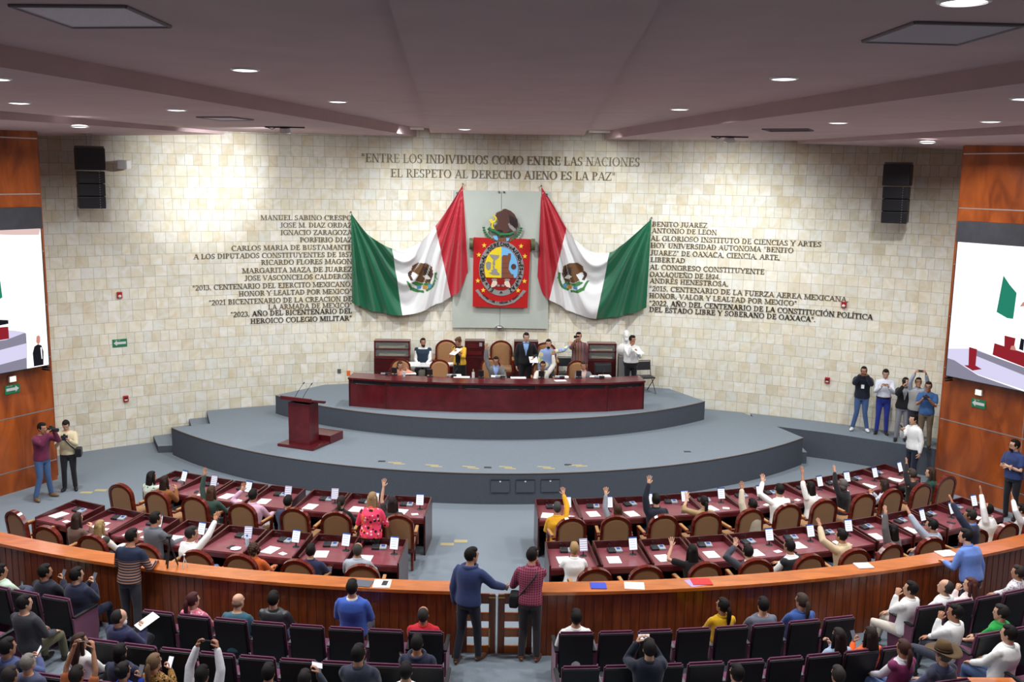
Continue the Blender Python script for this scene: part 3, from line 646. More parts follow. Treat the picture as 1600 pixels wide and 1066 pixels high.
for s in (-1, 1):
    X = lambda x: 312 + s * (x - 312)
    mb = MB(); aP(mb, [(X(352), 794), (X(374), 790), (X(390), 832), (X(388), 848), (X(360), 842), (X(342), 824), (X(340), 806)], D + .056, D + .068, 0); mb.build('profile_head', [cM[cCRM]], arms)
    mb = MB(); aP(mb, [(X(338), 790), (X(352), 778), (X(384), 780), (X(386), 792), (X(360), 796)], D + .056, D + .072, 0); aP(mb, [(X(318), 830), (X(332), 822), (X(344), 832), (X(334), 842), (X(320), 838)], D + .056, D + .07, 0); mb.build('head_dress', [cM[cGRY]], arms)
for x, y in ((176, 520), (134, 594), (128, 798), (172, 872), (470, 522), (502, 600), (502, 796), (452, 870)):
    mb = MB(); P = [(x + (21 if k % 2 == 0 else 8.5) * math.sin(k * math.pi / 5), y - (21 if k % 2 == 0 else 8.5) * math.cos(k * math.pi / 5)) for k in range(10)]
    aP(mb, P, D + .035, D + .05, 0); mb.build('star', [cM[cSTR]], arms)
mb = MB()       # ribbon below
up = [(130, 866), (160, 905), (205, 938), (260, 956), (312, 962), (365, 956), (420, 938), (462, 905), (494, 866)]; lo = [(x, y + 30) for x, y in up]
for i in range(8): aP(mb, [up[i], up[i + 1], lo[i + 1], lo[i]], D + .035, D + .05, 0)
aP(mb, [(108, 874), (130, 864), (160, 905), (140, 922), (136, 906)], D + .035, D + .048, 0); aP(mb, [(518, 874), (494, 864), (462, 905), (486, 922), (490, 906)], D + .035, D + .048, 0)
mb.build('ribbon', [cM[cGRY]], arms)
def sans(c):
    """plain capitals for the lettering of the arms"""
    S = {'A': 'M0,0 L.3,1 L.6,0 M.1,.35 L.5,.35', 'B': 'M.05,0 L.05,1 L.4,1 L.48,.75 L.38,.52 L.05,.52 M.38,.52 L.52,.26 L.4,0 L.05,0', 'C': 'M.52,.8 L.3,1 L.08,.75 L.08,.25 L.3,0 L.52,.2', 'D': 'M.05,0 L.05,1 L.35,1 L.52,.7 L.52,.3 L.35,0 L.05,0',
         'E': 'M.5,0 L.05,0 L.05,1 L.5,1 M.05,.52 L.4,.52', 'H': 'M.05,0 L.05,1 M.52,0 L.52,1 M.05,.5 L.52,.5', 'I': 'M.05,0 L.05,1', 'J': 'M.02,.15 L.15,0 L.32,.1 L.35,1', 'L': 'M.05,1 L.05,0 L.48,0', 'N': 'M.05,0 L.05,1 L.5,0 L.5,1',
         'O': 'M.28,0 L.06,.25 L.06,.75 L.28,1 L.5,.75 L.5,.25 L.28,0', 'P': 'M.05,0 L.05,1 L.4,1 L.5,.75 L.4,.48 L.05,.48', 'R': 'M.05,0 L.05,1 L.4,1 L.5,.75 L.4,.5 L.05,.5 M.3,.5 L.52,0', 'S': 'M.48,.85 L.28,1 L.08,.78 L.45,.3 L.28,0 L.05,.15',
         'T': 'M.28,0 L.28,1 M.02,1 L.54,1', 'X': 'M.02,0 L.52,1 M.02,1 L.52,0', 'Y': 'M.28,0 L.28,.5 L.04,1 M.28,.5 L.52,1', 'Z': 'M.05,1 L.5,1 L.04,0 L.52,0', 'U': 'M.06,1 L.06,.2 L.28,0 L.5,.2 L.5,1', 'M': 'M.04,0 L.04,1 L.3,.4 L.56,1 L.56,0'}
    out = []; last = None
    for tok in S.get(c, '').split():
        x, y = map(float, tok[1:].split(','))
        if tok[0] == 'L': out.append((last, (x, y)))
        last = (x, y)
    return out
def ring_text(mb, chars, cx, cy, rx, ry, h, wd, d0, d1, inward=False, th=3.2):
    """characters at given angles (degrees clockwise from the top)"""
    for c, deg in chars:
        a = R_(deg); px, py = cx + rx * math.sin(a), cy - ry * math.cos(a)
        n = Vector((math.sin(a) / rx, -math.cos(a) / ry)).normalized()
        if inward: n = -n
        tdir = Vector((-n.y, n.x))
        if c == '*':
            for k in (-40, 0, 40):
                v = Vector((n.x * math.cos(R_(k)) - n.y * math.sin(R_(k)), n.x * math.sin(R_(k)) + n.y * math.cos(R_(k)))); b0 = Vector((px, py)); b1 = b0 + v * h * 0.8; w_ = Vector((-v.y, v.x)) * 3.4
                aP(mb, [b0 - w_, b0 + w_, b1 + w_ * .4, b1 - w_ * .4], d0, d1, 0)
            continue
        for (x0, y0), (x1, y1) in sans(c):
            A = Vector((px, py)) + tdir * ((x0 - .28) * wd) + n * (y0 * h); B = Vector((px, py)) + tdir * ((x1 - .28) * wd) + n * (y1 * h)
            dv = (B - A).normalized(); w_ = Vector((-dv.y, dv.x)) * th; A -= dv * th * .6; B += dv * th * .6
            aP(mb, [A - w_, A + w_, B + w_, B - w_], d0, d1, 0)
ch = []
def spread(word, a0, a1):
    for i, c in enumerate(word): ch.append((c, a0 + (a1 - a0) * (i / max(1, len(word) - 1))))
spread('EL', -152, -141); ch.append(('*', -130)); spread('RESPETO', -118, -82); ch.append(('*', -73)); spread('AL', -66, -58); ch.append(('*', -47)); spread('DERECHO', -37, 17)
ch.append(('*', 27)); spread('AJENO', 36, 66); ch.append(('*', 75)); spread('ES', 83, 90); ch.append(('*', 98)); spread('LA', 105, 112); ch.append(('*', 122)); spread('PAZ', 131, 152); ch.append(('*', 180))
mb = MB(); ring_text(mb, ch, 316, 700, 145, 179, 27, 33, D + .05, D + .06); mb.build('motto_letters', [cM[cBLK]], arms)
mb = MB(); t2 = 'ESTADO LIBRE Y SOBERANO DE OAXACA'
ring_text(mb, [(c, 224 - (224 - 136) * i / (len(t2) - 1)) for i, c in enumerate(t2)], 312, 760, 205, 217, 15, 13, D + .05, D + .056, inward=True, th=1.3); mb.build('ribbon_letters', [cM[cBLK]], arms)
# eagle above the shield
mb = MB(); aP(mb, [(262, 290), (268, 268), (290, 256), (312, 250), (322, 238), (342, 234), (358, 240), (384, 250), (414, 275), (436, 318), (440, 350), (432, 404), (422, 380), (416, 404), (398, 412), (380, 404), (364, 414), (350, 414), (346, 424), (332, 424), (326, 406), (300, 396), (262, 396), (254, 380), (262, 364), (280, 352), (286, 330), (276, 306), (264, 300)], D, D + .06, 0); mb.build('eagle', [cM[cDBR]], arms)
mb = MB()
for k in range(7):
    x = 372 + k * 10; aP(mb, [(x, 278 + k * 6), (x + 4, 276 + k * 6), (x + 14, 356 + k * 4), (x + 8, 360 + k * 4)], D + .06, D + .07, 0)
mb.build('wing_feather', [cM[cBLK]], arms)
mb = MB(); aP(mb, [(362, 348), (380, 344), (428, 396), (410, 408), (376, 380)], D + .06, D + .066, 0); mb.build('wing_tip', [cM[cGRY]], arms)
mb = MB()
sn = [(246, 288), (270, 308), (262, 330), (236, 346), (216, 330), (234, 322), (242, 352), (236, 376), (250, 390)]
for i in range(len(sn) - 1): mb.cyl((ARX(sn[i][0]), -D - .06, ARZ(sn[i][1])), (ARX(sn[i + 1][0]), -D - .06, ARZ(sn[i + 1][1])), .028, .024, 10)
mb.build('snake', [cM[cYEL]], arms)
mb = MB()
cb = [(208, 384), (230, 404), (262, 412), (300, 436), (340, 434), (380, 432), (408, 420)]
for i in range(len(cb) - 1): mb.cyl((ARX(cb[i][0]), -D - .04, ARZ(cb[i][1])), (ARX(cb[i + 1][0]), -D - .04, ARZ(cb[i + 1][1])), .05, .045, 10)
for s in (-1, 1):
    for k in range(9):
        a = R_(18 + k * 9); cx, cy = 320 + s * 150 * math.cos(a * .95 - .2), 372 + 118 * math.sin(a * .95 - .2)
        mb.ball((ARX(cx), -D - .025, ARZ(cy)), (.042, .02, .03), 8, 6)
mb.build('laurel', [cM[cGRN]], arms)
mb = MB(); aP(mb, [(244, 444), (276, 442), (286, 466), (282, 482), (256, 470)], D + .03, D + .055, 0); aP(mb, [(350, 462), (380, 460), (368, 482), (352, 486)], D + .03, D + .055, 0); mb.build('water', [cM[cBLU]], arms)
mb = MB(); aP(mb, [(286, 462), (350, 460), (350, 490), (286, 490)], D + .03, D + .052, 0); mb.build('rock', [cM[cBRN]], arms)

# ------------------------------------------------------------------ the two draped flags
M_fg = mat('flag_green', srgb(10, 104, 68), 0.42, spec=0.5, sheen=0.4); M_fw = mat('flag_white', srgb(240, 240, 240), 0.45, spec=0.5, sheen=0.2); M_fr = mat('flag_red', srgb(190, 28, 48), 0.42, spec=0.5, sheen=0.4)
eB = [mat('emblem_brown', srgb(110, 74, 40), 0.7), mat('emblem_dark', srgb(72, 50, 40), 0.7), mat('emblem_green', srgb(62, 132, 66), 0.7), mat('emblem_blue', srgb(90, 150, 200), 0.7), mat('emblem_tan', srgb(200, 150, 80), 0.7), mat('emblem_light', srgb(232, 226, 214), 0.7)]
def crv(pts, t):
    """smooth curve through evenly numbered points, t in 0..n-1"""
    n = len(pts) - 1; i = min(int(t), n - 1); f = t - i
    P = [pts[max(0, min(n, i + k))] for k in (-1, 0, 1, 2)]
    return tuple(0.5 * (2 * P[1][c] + (P[2][c] - P[0][c]) * f + (2 * P[0][c] - 5 * P[1][c] + 4 * P[2][c] - P[3][c]) * f * f + (3 * P[1][c] - P[0][c] - 3 * P[2][c] + P[3][c]) * f ** 3) for c in (0, 1))
def inpoly(x, y, P):
    r = False; j = len(P) - 1
    for i in range(len(P)):
        if (P[i][1] > y) != (P[j][1] > y) and x < (P[j][0] - P[i][0]) * (y - P[i][1]) / (P[j][1] - P[i][1]) + P[i][0]: r = not r
        j = i
    return r
def flag(top, bot, ec, sgn, label, seed):
    t = thing('draped_flag', label, 'flag', (0, 0, 0), 0, 'national flags beside the coat of arms')
    TL, TR = top[0], top[-1]
    angL0 = math.atan2(top[1][1] - TL[1], (top[1][0] - TL[0]) * sgn); angR0 = math.atan2(top[-2][1] - TR[1], (top[-2][0] - TR[0]) * sgn)
    a_r0 = angR0 if angR0 < 0 else angR0 - 2 * math.pi
    def disp(s, z):
        aL = math.atan2(z - TL[1], (s - TL[0]) * sgn + 1e-4); aR = math.atan2(z - TR[1], (s - TR[0]) * sgn - 1e-4)
        if aR > .5: aR -= 2 * math.pi
        A = max(-.5, min(1.3, (angL0 - aL) / (angL0 + math.pi / 2 + .06))); B = max(-.4, min(1.4, (aR - a_r0) / (-math.pi / 2 + .04 - a_r0)))
        t_ = max(0, min(1, ((s - TL[0]) / (TR[0] - TL[0]) - .12) / .76)); w_ = t_ * t_ * (3 - 2 * t_)
        ph = (1 - w_) * A + w_ * B
        dL = math.hypot(s - TL[0], z - TL[1]); dR = math.hypot(s - TR[0], z - TR[1]); e = min(1, dL / 1.5) * min(1, dR / 1.7)
        k = 0.5 + 0.5 * math.sin(2 * math.pi * (3.6 * ph + .1 * math.sin(7 * ph + seed)) + seed); k2 = 0.5 + 0.5 * math.sin(2 * math.pi * 8.3 * ph + seed * 2)
        return .05 + .03 * min(1, dR) + e * (.20 * k ** 1.4 + .05 * k2)
    NU, NV = 96, 64
    def P(u, v):
        a = crv(top, u * 8); b = crv(bot, u * 8)
        q = 1 - (1 - v) ** 1.0
        s = a[0] + (b[0] - a[0]) * q; z = a[1] + (b[1] - a[1]) * q
        sag = .0
        return s, z
    bands = ((0, 3 / 8, 'green_band', M_fg), (3 / 8, 6 / 8, 'white_band', M_fw), (6 / 8, 1, 'red_band', M_fr))
    for u0, u1, nm, m_ in bands:
        k0, k1 = int(NU * u0), int(NU * u1); rows = []
        for j in range(NV + 1):
            r = []
            for i in range(k0, k1 + 1):
                s, z = P(i / NU, j / NV); r.append(wp(s, z, disp(s, z) + .008))
            rows.append(r)
        mb = MB(); mb.grid(rows)
        back = [[wp(*P(i / NU, j / NV), disp(*P(i / NU, j / NV)) + .002) for i in range(k0, k1 + 1)][::-1] for j in range(NV + 1)]
        mb.grid(back); mb.build(nm, m_, t)
    # woven emblem on the white band: small cells that follow the folds
    E = [(0, [(-.34, .12), (-.3, .3), (-.12, .4), (.1, .4), (.3, .28), (.34, .05), (.24, -.2), (0, -.22), (-.22, -.14), (-.1, .04), (-.24, .1)]),
         (1, [(.02, .28), (.24, .24), (.32, .06), (.24, -.18), (.08, -.1)]), (5, [(.02, .0), (.16, .02), (.26, -.08), (.14, -.12), (.08, -.08)]),
         (1, [(-.44, .08), (-.36, .16), (-.3, .1), (-.34, .0), (-.28, -.12), (-.36, -.14), (-.42, -.02)]),
         (2, [(-.34, -.2), (-.2, -.16), (0, -.24), (.22, -.2), (.3, -.26), (.1, -.32), (-.2, -.3)]),
         (2, [(-.5, -.14), (-.42, -.16), (-.32, -.34), (-.1, -.44), (.06, -.44), (.06, -.52), (-.14, -.52), (-.36, -.44)]),
         (2, [(.38, .1), (.46, .12), (.48, -.1), (.38, -.32), (.14, -.48), (.1, -.42), (.3, -.28), (.38, -.1)]),
         (3, [(-.16, -.3), (-.02, -.3), (-.02, -.4), (-.16, -.42)]), (4, [(.0, -.3), (.18, -.28), (.16, -.4), (.02, -.42)]), (3, [(.18, -.26), (.3, -.26), (.26, -.36), (.18, -.36)])]
    cs = .0165; rows = {}; mb = MB(); S = .92
    for iy in range(-30, 28):
        for ix in range(-30, 31):
            x, y = ix * cs, iy * cs; hit = None
            for mi, poly in E:
                if inpoly((x + cs / 2) * sgn / S, (y + cs / 2) / S, poly): hit = mi
            if hit is None: continue
            q = [wp(ec[0] + a, ec[1] + b, disp(ec[0] + a, ec[1] + b) + .014) for a, b in ((x, y), (x + cs, y), (x + cs, y + cs), (x, y + cs))]
            mb.add(q, [(0, 1, 2, 3)], hit, True)
    mb.build('eagle_emblem', eB, t)
    mb = MB()
    for s_, z_ in (TL, TR): mb.cyl(wp(s_, z_ + .03, 0), wp(s_, z_ + .03, .09), .022, .022, 8)
    mb.build('wall_hook', M_chrome, t)
flag([(-4.208, 6.032), (-3.825, 5.522), (-3.472, 5.255), (-3.08, 5.059), (-2.722, 5.042), (-2.309, 5.242), (-1.86, 5.694), (-1.503, 6.199), (-1.094, 6.845)],
     [(-4.217, 3.553), (-3.754, 3.346), (-3.305, 3.249), (-2.799, 3.188), (-2.308, 3.277), (-1.853, 3.478), (-1.417, 3.7), (-1.127, 3.94), (-0.93, 4.472)], (-2.236, 4.301), 1,
     'draped green, white and red flag hanging left of the coat of arms', 0.6)
flag([(4.226, 6.0), (3.702, 5.494), (3.389, 5.229), (3.09, 5.041), (2.585, 5.045), (2.154, 5.345), (1.853, 5.684), (1.47, 6.315), (1.117, 6.826)],
     [(4.178, 3.521), (3.724, 3.337), (3.275, 3.226), (2.775, 3.156), (2.272, 3.246), (1.809, 3.454), (1.413, 3.675), (1.216, 3.827), (1.06, 4.3)], (2.069, 4.36), -1,
     'draped green, white and red flag hanging right of the coat of arms', 2.2)

# ------------------------------------------------------------------ loudspeakers, alarms, signs
def line_array(s, ztop, zbot, label, sgn, face):
    c = wp(s, 0, 0.8); t = thing('loudspeaker_stack', label, 'loudspeaker', (c.x, c.y, zbot), face)
    H = ztop - zbot
    MB().rbox((0, 0, H - .26), (.62, .55, .52), .02).build('subwoofer', M_black, t)
    MB().rbox((0, 0.02, H + .025), (.62, .3, .05), .01).build('flying_frame', mat('frame_grey', srgb(110, 110, 108), 0.5), t)
    hh = (H - .54) / 3
    for k in range(3):
        z = H - .54 - hh * (k + .5); rx = R_(2.5 * k)
        cab = MB().rbox((0, .03 * k, z), (.6, .36, hh - .008), .02, rx=rx).build('line_cabinet', M_black, t)
        mm = MB()
        for j in range(5): mm.ball((sgn * .17, -.185 + .03 * k, z - hh / 2 + hh * (j + .5) / 5), .012, 8, 6)
        mm.build('grille_dot', M_grey, cab)
    mm = MB()
    for x in (-.05, .06): mm.cyl((x, 0, H + .04), (x + .02, 0, 7.95 - zbot), .008, .008, 6)
    mm.build('chain', M_chrome, t)
line_array(-11.05, 7.62, 6.2, 'tall black loudspeaker stack hanging before the left end of the stone wall', 1, R_(30))
line_array(10.76, 7.55, 6.13, 'tall black loudspeaker stack hanging before the right end of the stone wall', 1, R_(-30))
c = wp(-10.1, 7.25, 0.25); tag(MB().rbox((0, 0, 0), (.26, .3, .22), .03).build('wall_camera', M_whiteplast, loc=c), 'small pale wall camera behind the left loudspeaker stack', 'camera')
for s, z, lb, sm in ((-10.31, 3.97, 'red alarm strobe on the left part of the stone wall', 0), (9.48, 3.92, 'red alarm strobe on the stone wall under the right inscription', 0),
                     (-10.28, 1.26, 'small red alarm call box low on the left stone wall', 1), (9.19, 1.86, 'small red alarm call box on the right stone wall', 1)):
    c = wp(s, z, 0); t = thing('fire_alarm', lb, 'alarm', c, -s / WR)
    MB().rbox((0, -.03, 0), (.13, .06, .16), .015).build('case', M_red, t)
    if sm: MB().box((0, -.064, .02), (.08, .01, .03)).build('handle', M_black, t); MB().box((0, -.064, -.03), (.07, .008, .03)).build('plate', M_whiteplast, t)
    else: MB().ball((0, -.06, -.03), (.045, .03, .04), 12, 8).build('strobe', M_whiteplast, t)
def exit_sign(loc, rz, sgn, label):
    """green sign, white arrow pointing to sgn (in its own x), two lines of print"""
    t = thing('exit_arrow_sign', label, 'sign', loc, rz, None)
    MB().rbox((0, -.01, 0), (.36, .02, .2), .006).build('board', M_signgreen, t)
    mm = MB(); A = [(sgn * .155, 0), (sgn * .07, .07), (sgn * .07, .032), (-sgn * .15, .032), (-sgn * .15, -.032), (sgn * .07, -.032), (sgn * .07, -.07)]
    if sgn > 0: A = A[::-1]
    mm.prism(A, .021, .024, M=Matrix(((1, 0, 0, 0), (0, 0, -1, 0), (0, 1, 0, 0), (0, 0, 0, 1)))); mm.build('arrow', M_whiteplast, t)
    mm = MB()
    for wd, z0 in (('SALIDA', .075),):
        x = -.12 if sgn < 0 else -.14
        for ch_ in wd:
            for (a, b), (c_, d_) in sans(ch_):
                mm.tube([(x + a * .03, -.022, z0 - .012 + b * .022), (x + c_ * .03, -.022, z0 - .012 + d_ * .022)], .0025, 4)
            x += .024
    mm.build('lettering', M_whiteplast, t)
c = wp(-10.357, 2.73, 0); exit_sign(c, 10.357 / WR, -1, 'green exit arrow sign on the left stone wall pointing left')
c = qL(1.0, 2.33, 0.0); exit_sign(c, R_(61), 1, 'green exit arrow sign on the left veneer wall under the lit lamp')
c = qR(0.95, 2.24, 0.0); exit_sign(c, R_(-61), -1, 'green exit arrow sign on the right veneer wall under the lit lamp')
M_sconce = glow('sconce_glow', (1.0, 0.85, 0.62), 1.6)
for q, t_, z, rz, lb in ((qL, 1.0, 2.56, R_(61), 'small lit emergency lamp on the left veneer wall below the screen'), (qR, 0.95, 2.5, R_(-61), 'small lit emergency lamp on the right veneer wall below the screen')):
    t = thing('emergency_lamp', lb, 'lamp', q(t_, z, 0), rz)
    MB().rbox((0, -.03, 0), (.17, .06, .14), .015).build('housing', M_whiteplast, t); MB().box((0, -.063, 0), (.14, .008, .11)).build('lens', M_sconce, t)
c = wp(-4.58, 1.59, 0); tag(MB().rbox((0, -.01, 0), (.1, .02, .12), .006).build('wall_socket', mat('socket_grey', srgb(90, 92, 88), 0.5), loc=c, rz=4.58 / WR), 'grey socket plate on the stone wall left of the long desk', 'socket')
c = wp(-4.32, 1.52, 0); tag(MB().rbox((0, -.006, 0), (.1, .012, .14), .004).build('orange_tag', mat('orange_tag', srgb(240, 110, 40), 0.6), loc=c, rz=4.32 / WR), 'small orange tag on the stone wall beside the socket', 'tag')

# ------------------------------------------------------------------ the two big screens
S_w = glow('screen_white', (1.0, 0.98, 1.0), 1.35); S_pink = glow('screen_pink', (0.9, 0.66, 0.62), 0.8); S_grn = glow('screen_green', (0.02, 0.22, 0.14), 1.0); S_gry = glow('screen_grey', (0.30, 0.29, 0.38), 0.8)
S_lgt = glow('screen_lavender', (0.66, 0.63, 0.84), 1.0); S_red = glow('screen_red', (0.30, 0.02, 0.03), 0.9); S_dk = glow('screen_dark', (0.02, 0.02, 0.03), 0.6); S_skin = glow('screen_skin', (0.7, 0.32, 0.26), 0.8)
SM = [S_w, S_pink, S_grn, S_gry, S_lgt, S_red, S_dk, S_skin]
def big_screen(q, t0, sgn, label, shapes, z0=2.79, z1=5.83, wid=5.2):
    """led wall hung in front of the veneer, q gives points on that wall"""
    t = thing('led_screen', label, 'screen', (0, 0, 0))
    def B(nm, m_, ta, tb, za, zb, oa, ob):
        v = [q(x, z, o) for o in (oa, ob) for x, z in ((ta, za), (tb, za), (tb, zb), (ta, zb))]
        mb = MB(); mb.add(v, [(0, 1, 2, 3), (7, 6, 5, 4), (0, 4, 5, 1), (1, 5, 6, 2), (2, 6, 7, 3), (3, 7, 4, 0)]); return mb.build(nm, m_, t)
    B('cabinet', M_black, t0 - .03, t0 + wid, z0 - .02, z1 + .01, .06, .292)
    B('top_cover', mat('screen_cover', srgb(48, 48, 54), 0.8, noise=.15, scale=6), t0 - .05, t0 + wid, z1 - .0, z1 + .46, .04, .31)
    pic = B('picture', S_w, t0, t0 + wid - .02, z0, z1, .292, .3)
    for k, (mi, pts) in enumerate(shapes):
        P = [q(t0 + x, z0 + z, .3015 + .0008 * k) for x, z in pts]
        mb = MB(); mb.add(P, [list(range(len(P)))]); mb.build('picture_patch', SM[mi], pic)
    mb = MB(); mb.cyl(q(t0 + .02, z0 - .06, .1), q(t0 + .02, z0 - .06, .34), .03, .03, 8); mb.cyl(q(t0 + .02, z0 - .12, .1), q(t0 + .02, z0 - .12, .34), .02, .02, 8); mb.build('bracket', M_black, t)
# live picture of the chamber; x runs from the stage edge of the screen outwards
rT = [(3, [(0, 0), (0, .40), (.18, .38), (.8, .15), (1.9, -.0)]), (4, [(0, .62), (.0, .40), (.18, .38), (.8, .16), (2.0, .02), (5.1, .0), (5.1, .5), (1.9, .46), (.7, .72), (.5, .7)]), (3, [(.55, .72), (.55, .6), (1.9, .34), (3.2, .3), (5.1, .4), (5.1, .6), (3.2, .45), (1.9, .5)]),
      (5, [(1.12, .92), (1.1, .66), (1.95, .5), (3.2, .46), (4.3, .6), (4.3, .8), (3.2, .72), (1.98, .80)]), (5, [(.52, .74), (.72, .72), (.72, .28), (.55, .28)]), (5, [(.44, .31), (.66, .23), (.88, .3), (.7, .36)]),
      (2, [(1.18, 2.4), (1.34, 2.22), (1.52, 2.06), (1.5, 1.5), (1.36, 1.5), (1.1, 1.6)]), (7, [(1.68, 1.88), (1.76, 1.92), (1.72, 1.8), (1.62, 1.78)]), (6, [(1.36, 1.12), (1.56, 1.1), (1.56, .96), (1.36, .98)]), (5, [(1.34, 1.12), (1.6, 1.1), (1.58, .86), (1.36, .88)]),
      (7, [(1.52, .92), (1.6, .94), (1.64, .84), (1.5, .84)]), (6, [(1.72, 1.12), (1.8, 1.1), (1.8, .86), (1.7, .88)]), (7, [(1.9, 1.0), (2.05, .98), (2.04, .84), (1.9, .86)]), (2, [(2.4, 1.5), (2.9, 1.7), (3.1, 2.3), (3.2, 1.6), (2.9, 1.35)]), (5, [(2.1, 2.4), (2.35, 2.4), (2.35, 1.8), (2.1, 1.8)])]
big_screen(qR, .27, 1, 'big lit screen on the right veneer wall showing the lectern and desk', rT)
lT = [(1, [(0, 3.04), (1.4, 3.04), (1.4, 2.98), (.6, 2.92), (.05, 2.9)]), (3, [(.50, .78), (.95, .86), (2.4, .4), (5.0, .3), (5.0, 0.0), (.55, .02)]), (4, [(.52, .56), (1.2, .5), (5.0, .2), (5.0, .05), (.55, .14)]), (3, [(.55, .24), (1.5, .16), (3.5, .0), (.55, .0)]),
      (4, [(.52, .8), (.8, .88), (1.4, .98), (5.0, 1.0), (5.0, .7), (1.0, .7)]), (5, [(.93, .98), (2.5, 1.05), (2.5, .7), (.93, .72)]), (6, [(.92, 1.12), (1.3, 1.18), (1.3, 1.02), (.92, 1.04)]), (2, [(1.07, 2.36), (1.3, 2.0), (1.3, 1.5), (1.02, 1.62)]),
      (0, [(.02, .88), (.52, .82), (.52, -.0), (.02, .0)]), (6, [(.38, .02), (.39, .32), (.34, .46), (.25, .5), (.16, .46), (.12, .32), (.14, .02)]), (7, [(.29, .56), (.27, .68), (.22, .7), (.18, .66), (.19, .54), (.24, .48)]), (0, [(.19, .42), (.16, .42), (.16, .16), (.18, .16)])]
big_screen(qL, .27, -1, 'big lit screen on the left veneer wall with a sign interpreter inset', lT)
# ------------------------------------------------------------------ furniture of the stage
def arm_chair_mesh(scale=1.0):
    """high-backed armchair with a rounded wooden frame, front is +y"""
    t = thing('armchair', 'tan upholstered high-backed armchair', 'chair')
    def outline(hw, zb, zs, zt, n=14):
        P = [(-hw, zb), (hw, zb)]
        for i in range(n + 1):
            a = math.pi * i / n; P.append((hw * math.cos(a), zs + (zt - zs) * math.sin(a)))
        return P
    tilt = R_(-8)
    MBk = Matrix.Translation((0, -.25, .36)) @ Matrix.Rotation(-tilt, 4, 'X') @ Matrix(((1, 0, 0, 0), (0, 0, -1, 0), (0, 1, 0, 0), (0, 0, 0, 1)))
    # frame ring
    O, I = outline(.285, 0, .51, .745), outline(.238, .05, .5, .697)
    mb = MB(); n = len(O)
    vs = [MBk @ Vector((x, y, d)) for d in (.045, -.035) for P in (O, I) for x, y in P]
    fs = []
    for k in range(n):
        j = (k + 1) % n
        fs += [(k, j, n + j, n + k), (2 * n + j, 2 * n + k, 3 * n + k, 3 * n + j), (j, k, 2 * n + k, 2 * n + j), (n + k, n + j, 3 * n + j, 3 * n + k)]
    mb.add(vs, fs)
    mb.build('back_frame', M_frame, t)
    mb = MB(); P = outline(.242, .046, .5, .701)
    ins = outline(.20, .09, .49, .655)
    for d0, d1 in ((.02, .036), (-.02, -.06)):
        a = [MBk @ Vector((x, y, d0)) for x, y in P]; b = [MBk @ Vector((x, y, d1)) for x, y in ins]; m_ = len(P)
        f = [(k, (k + 1) % m_, m_ + (k + 1) % m_, m_ + k) for k in range(m_)] + [[m_ + k for k in range(m_)]]
        if d1 < 0: f = [list(q)[::-1] for q in f]
        mb.add(a + b, f)
    mb.build('backrest', M_tan, t)
    MB().rbox((0, .03, .43), (.54, .52, .12), .045).build('seat', M_tan, t)
    MB().rbox((0, .02, .35), (.56, .54, .07), .015).build('seat_frame', M_frame, t)
    for sx in (-1, 1):
        mb = MB(); mb.rbox((sx * .3, -.0, .665), (.06, .5, .04), .015); mb.build('armrest', M_frame, t)
        MB().rbox((sx * .3, .02, .695), (.058, .36, .03), .012).build('arm_pad', M_tan2, t)
        MB().rbox((sx * .3, .19, .5), (.05, .06, .32), .012).build('arm_post', M_frame, t)
        MB().rbox((sx * .245, .22, .16), (.05, .05, .32), .01).build('leg', M_frame, t)
        MB().rbox((sx * .245, -.24, .19), (.05, .06, .38), .01, rx=R_(-6)).build('leg', M_frame, t)
    return t
def mic_mesh():
    t = thing('microphone_console', 'black and grey microphone console', 'microphone')
    MB().rbox((-.075, 0, .025), (.13, .15, .05), .01, rx=R_(8)).build('speaker_half', M_black, t)
    MB().rbox((.055, 0, .022), (.12, .15, .044), .01, rx=R_(8)).build('keypad_half', M_grey, t)
    MB().box((.055, .02, .049), (.06, .06, .004), rx=R_(8)).build('display', M_scrblue, t)
    MB().tube([(-.09, .05, .05), (-.1, .0, .13), (-.14, -.07, .17)], .005, 6).build('gooseneck', M_black, t)
    MB().tube([(-.14, -.07, .17), (-.155, -.11, .18)], .011, 8).build('capsule', M_black, t)
    return t
def tablet_mesh(lit='w'):
    t = thing('tablet_stand', 'tablet on a stand', 'tablet')
    MB().cyl((0, 0, 0), (0, 0, .012), .07, .06, 16).build('base', M_black, t)
    MB().tube([(0, 0, .01), (0, .02, .13)], .012, 8).build('stand_neck', M_black, t)
    M = Matrix.Translation((0, .02, .22)) @ Matrix.Rotation(R_(-20), 4, 'X')
    def slab(nm, m_, x0, x1, y0, y1, z0, z1, par):
        mb = MB(); mb.add([M @ Vector(p) for p in ((x0, y0, z0), (x1, y0, z0), (x1, y1, z0), (x0, y1, z0), (x0, y0, z1), (x1, y0, z1), (x1, y1, z1), (x0, y1, z1))],
                          [(3, 2, 1, 0), (4, 5, 6, 7), (0, 1, 5, 4), (1, 2, 6, 5), (2, 3, 7, 6), (3, 0, 4, 7)]); return mb.build(nm, m_, par)
    c = slab('case', M_black, -.088, .088, -.006, .006, -.13, .13, t)
    if lit == 'w':
        slab('page', M_scrwhite, -.08, .08, -.0075, -.006, -.122, .122, c); slab('page_header', M_scrblue, -.08, .08, -.0085, -.0072, .098, .122, c)
        for k in range(4): slab('text_rows', glow('page_text', (.55, .6, .78), .9), -.06, .05, -.0085, -.0072, .06 - k * .045, .068 - k * .045, c)
    elif lit == 'p':
        slab('page', M_scrlilac, -.08, .08, -.0075, -.006, -.122, .122, c)
        for k in range(5): slab('text_rows', M_scrwhite, -.07, .07, -.0085, -.0072, .07 - k * .042, .088 - k * .042, c)
    return t
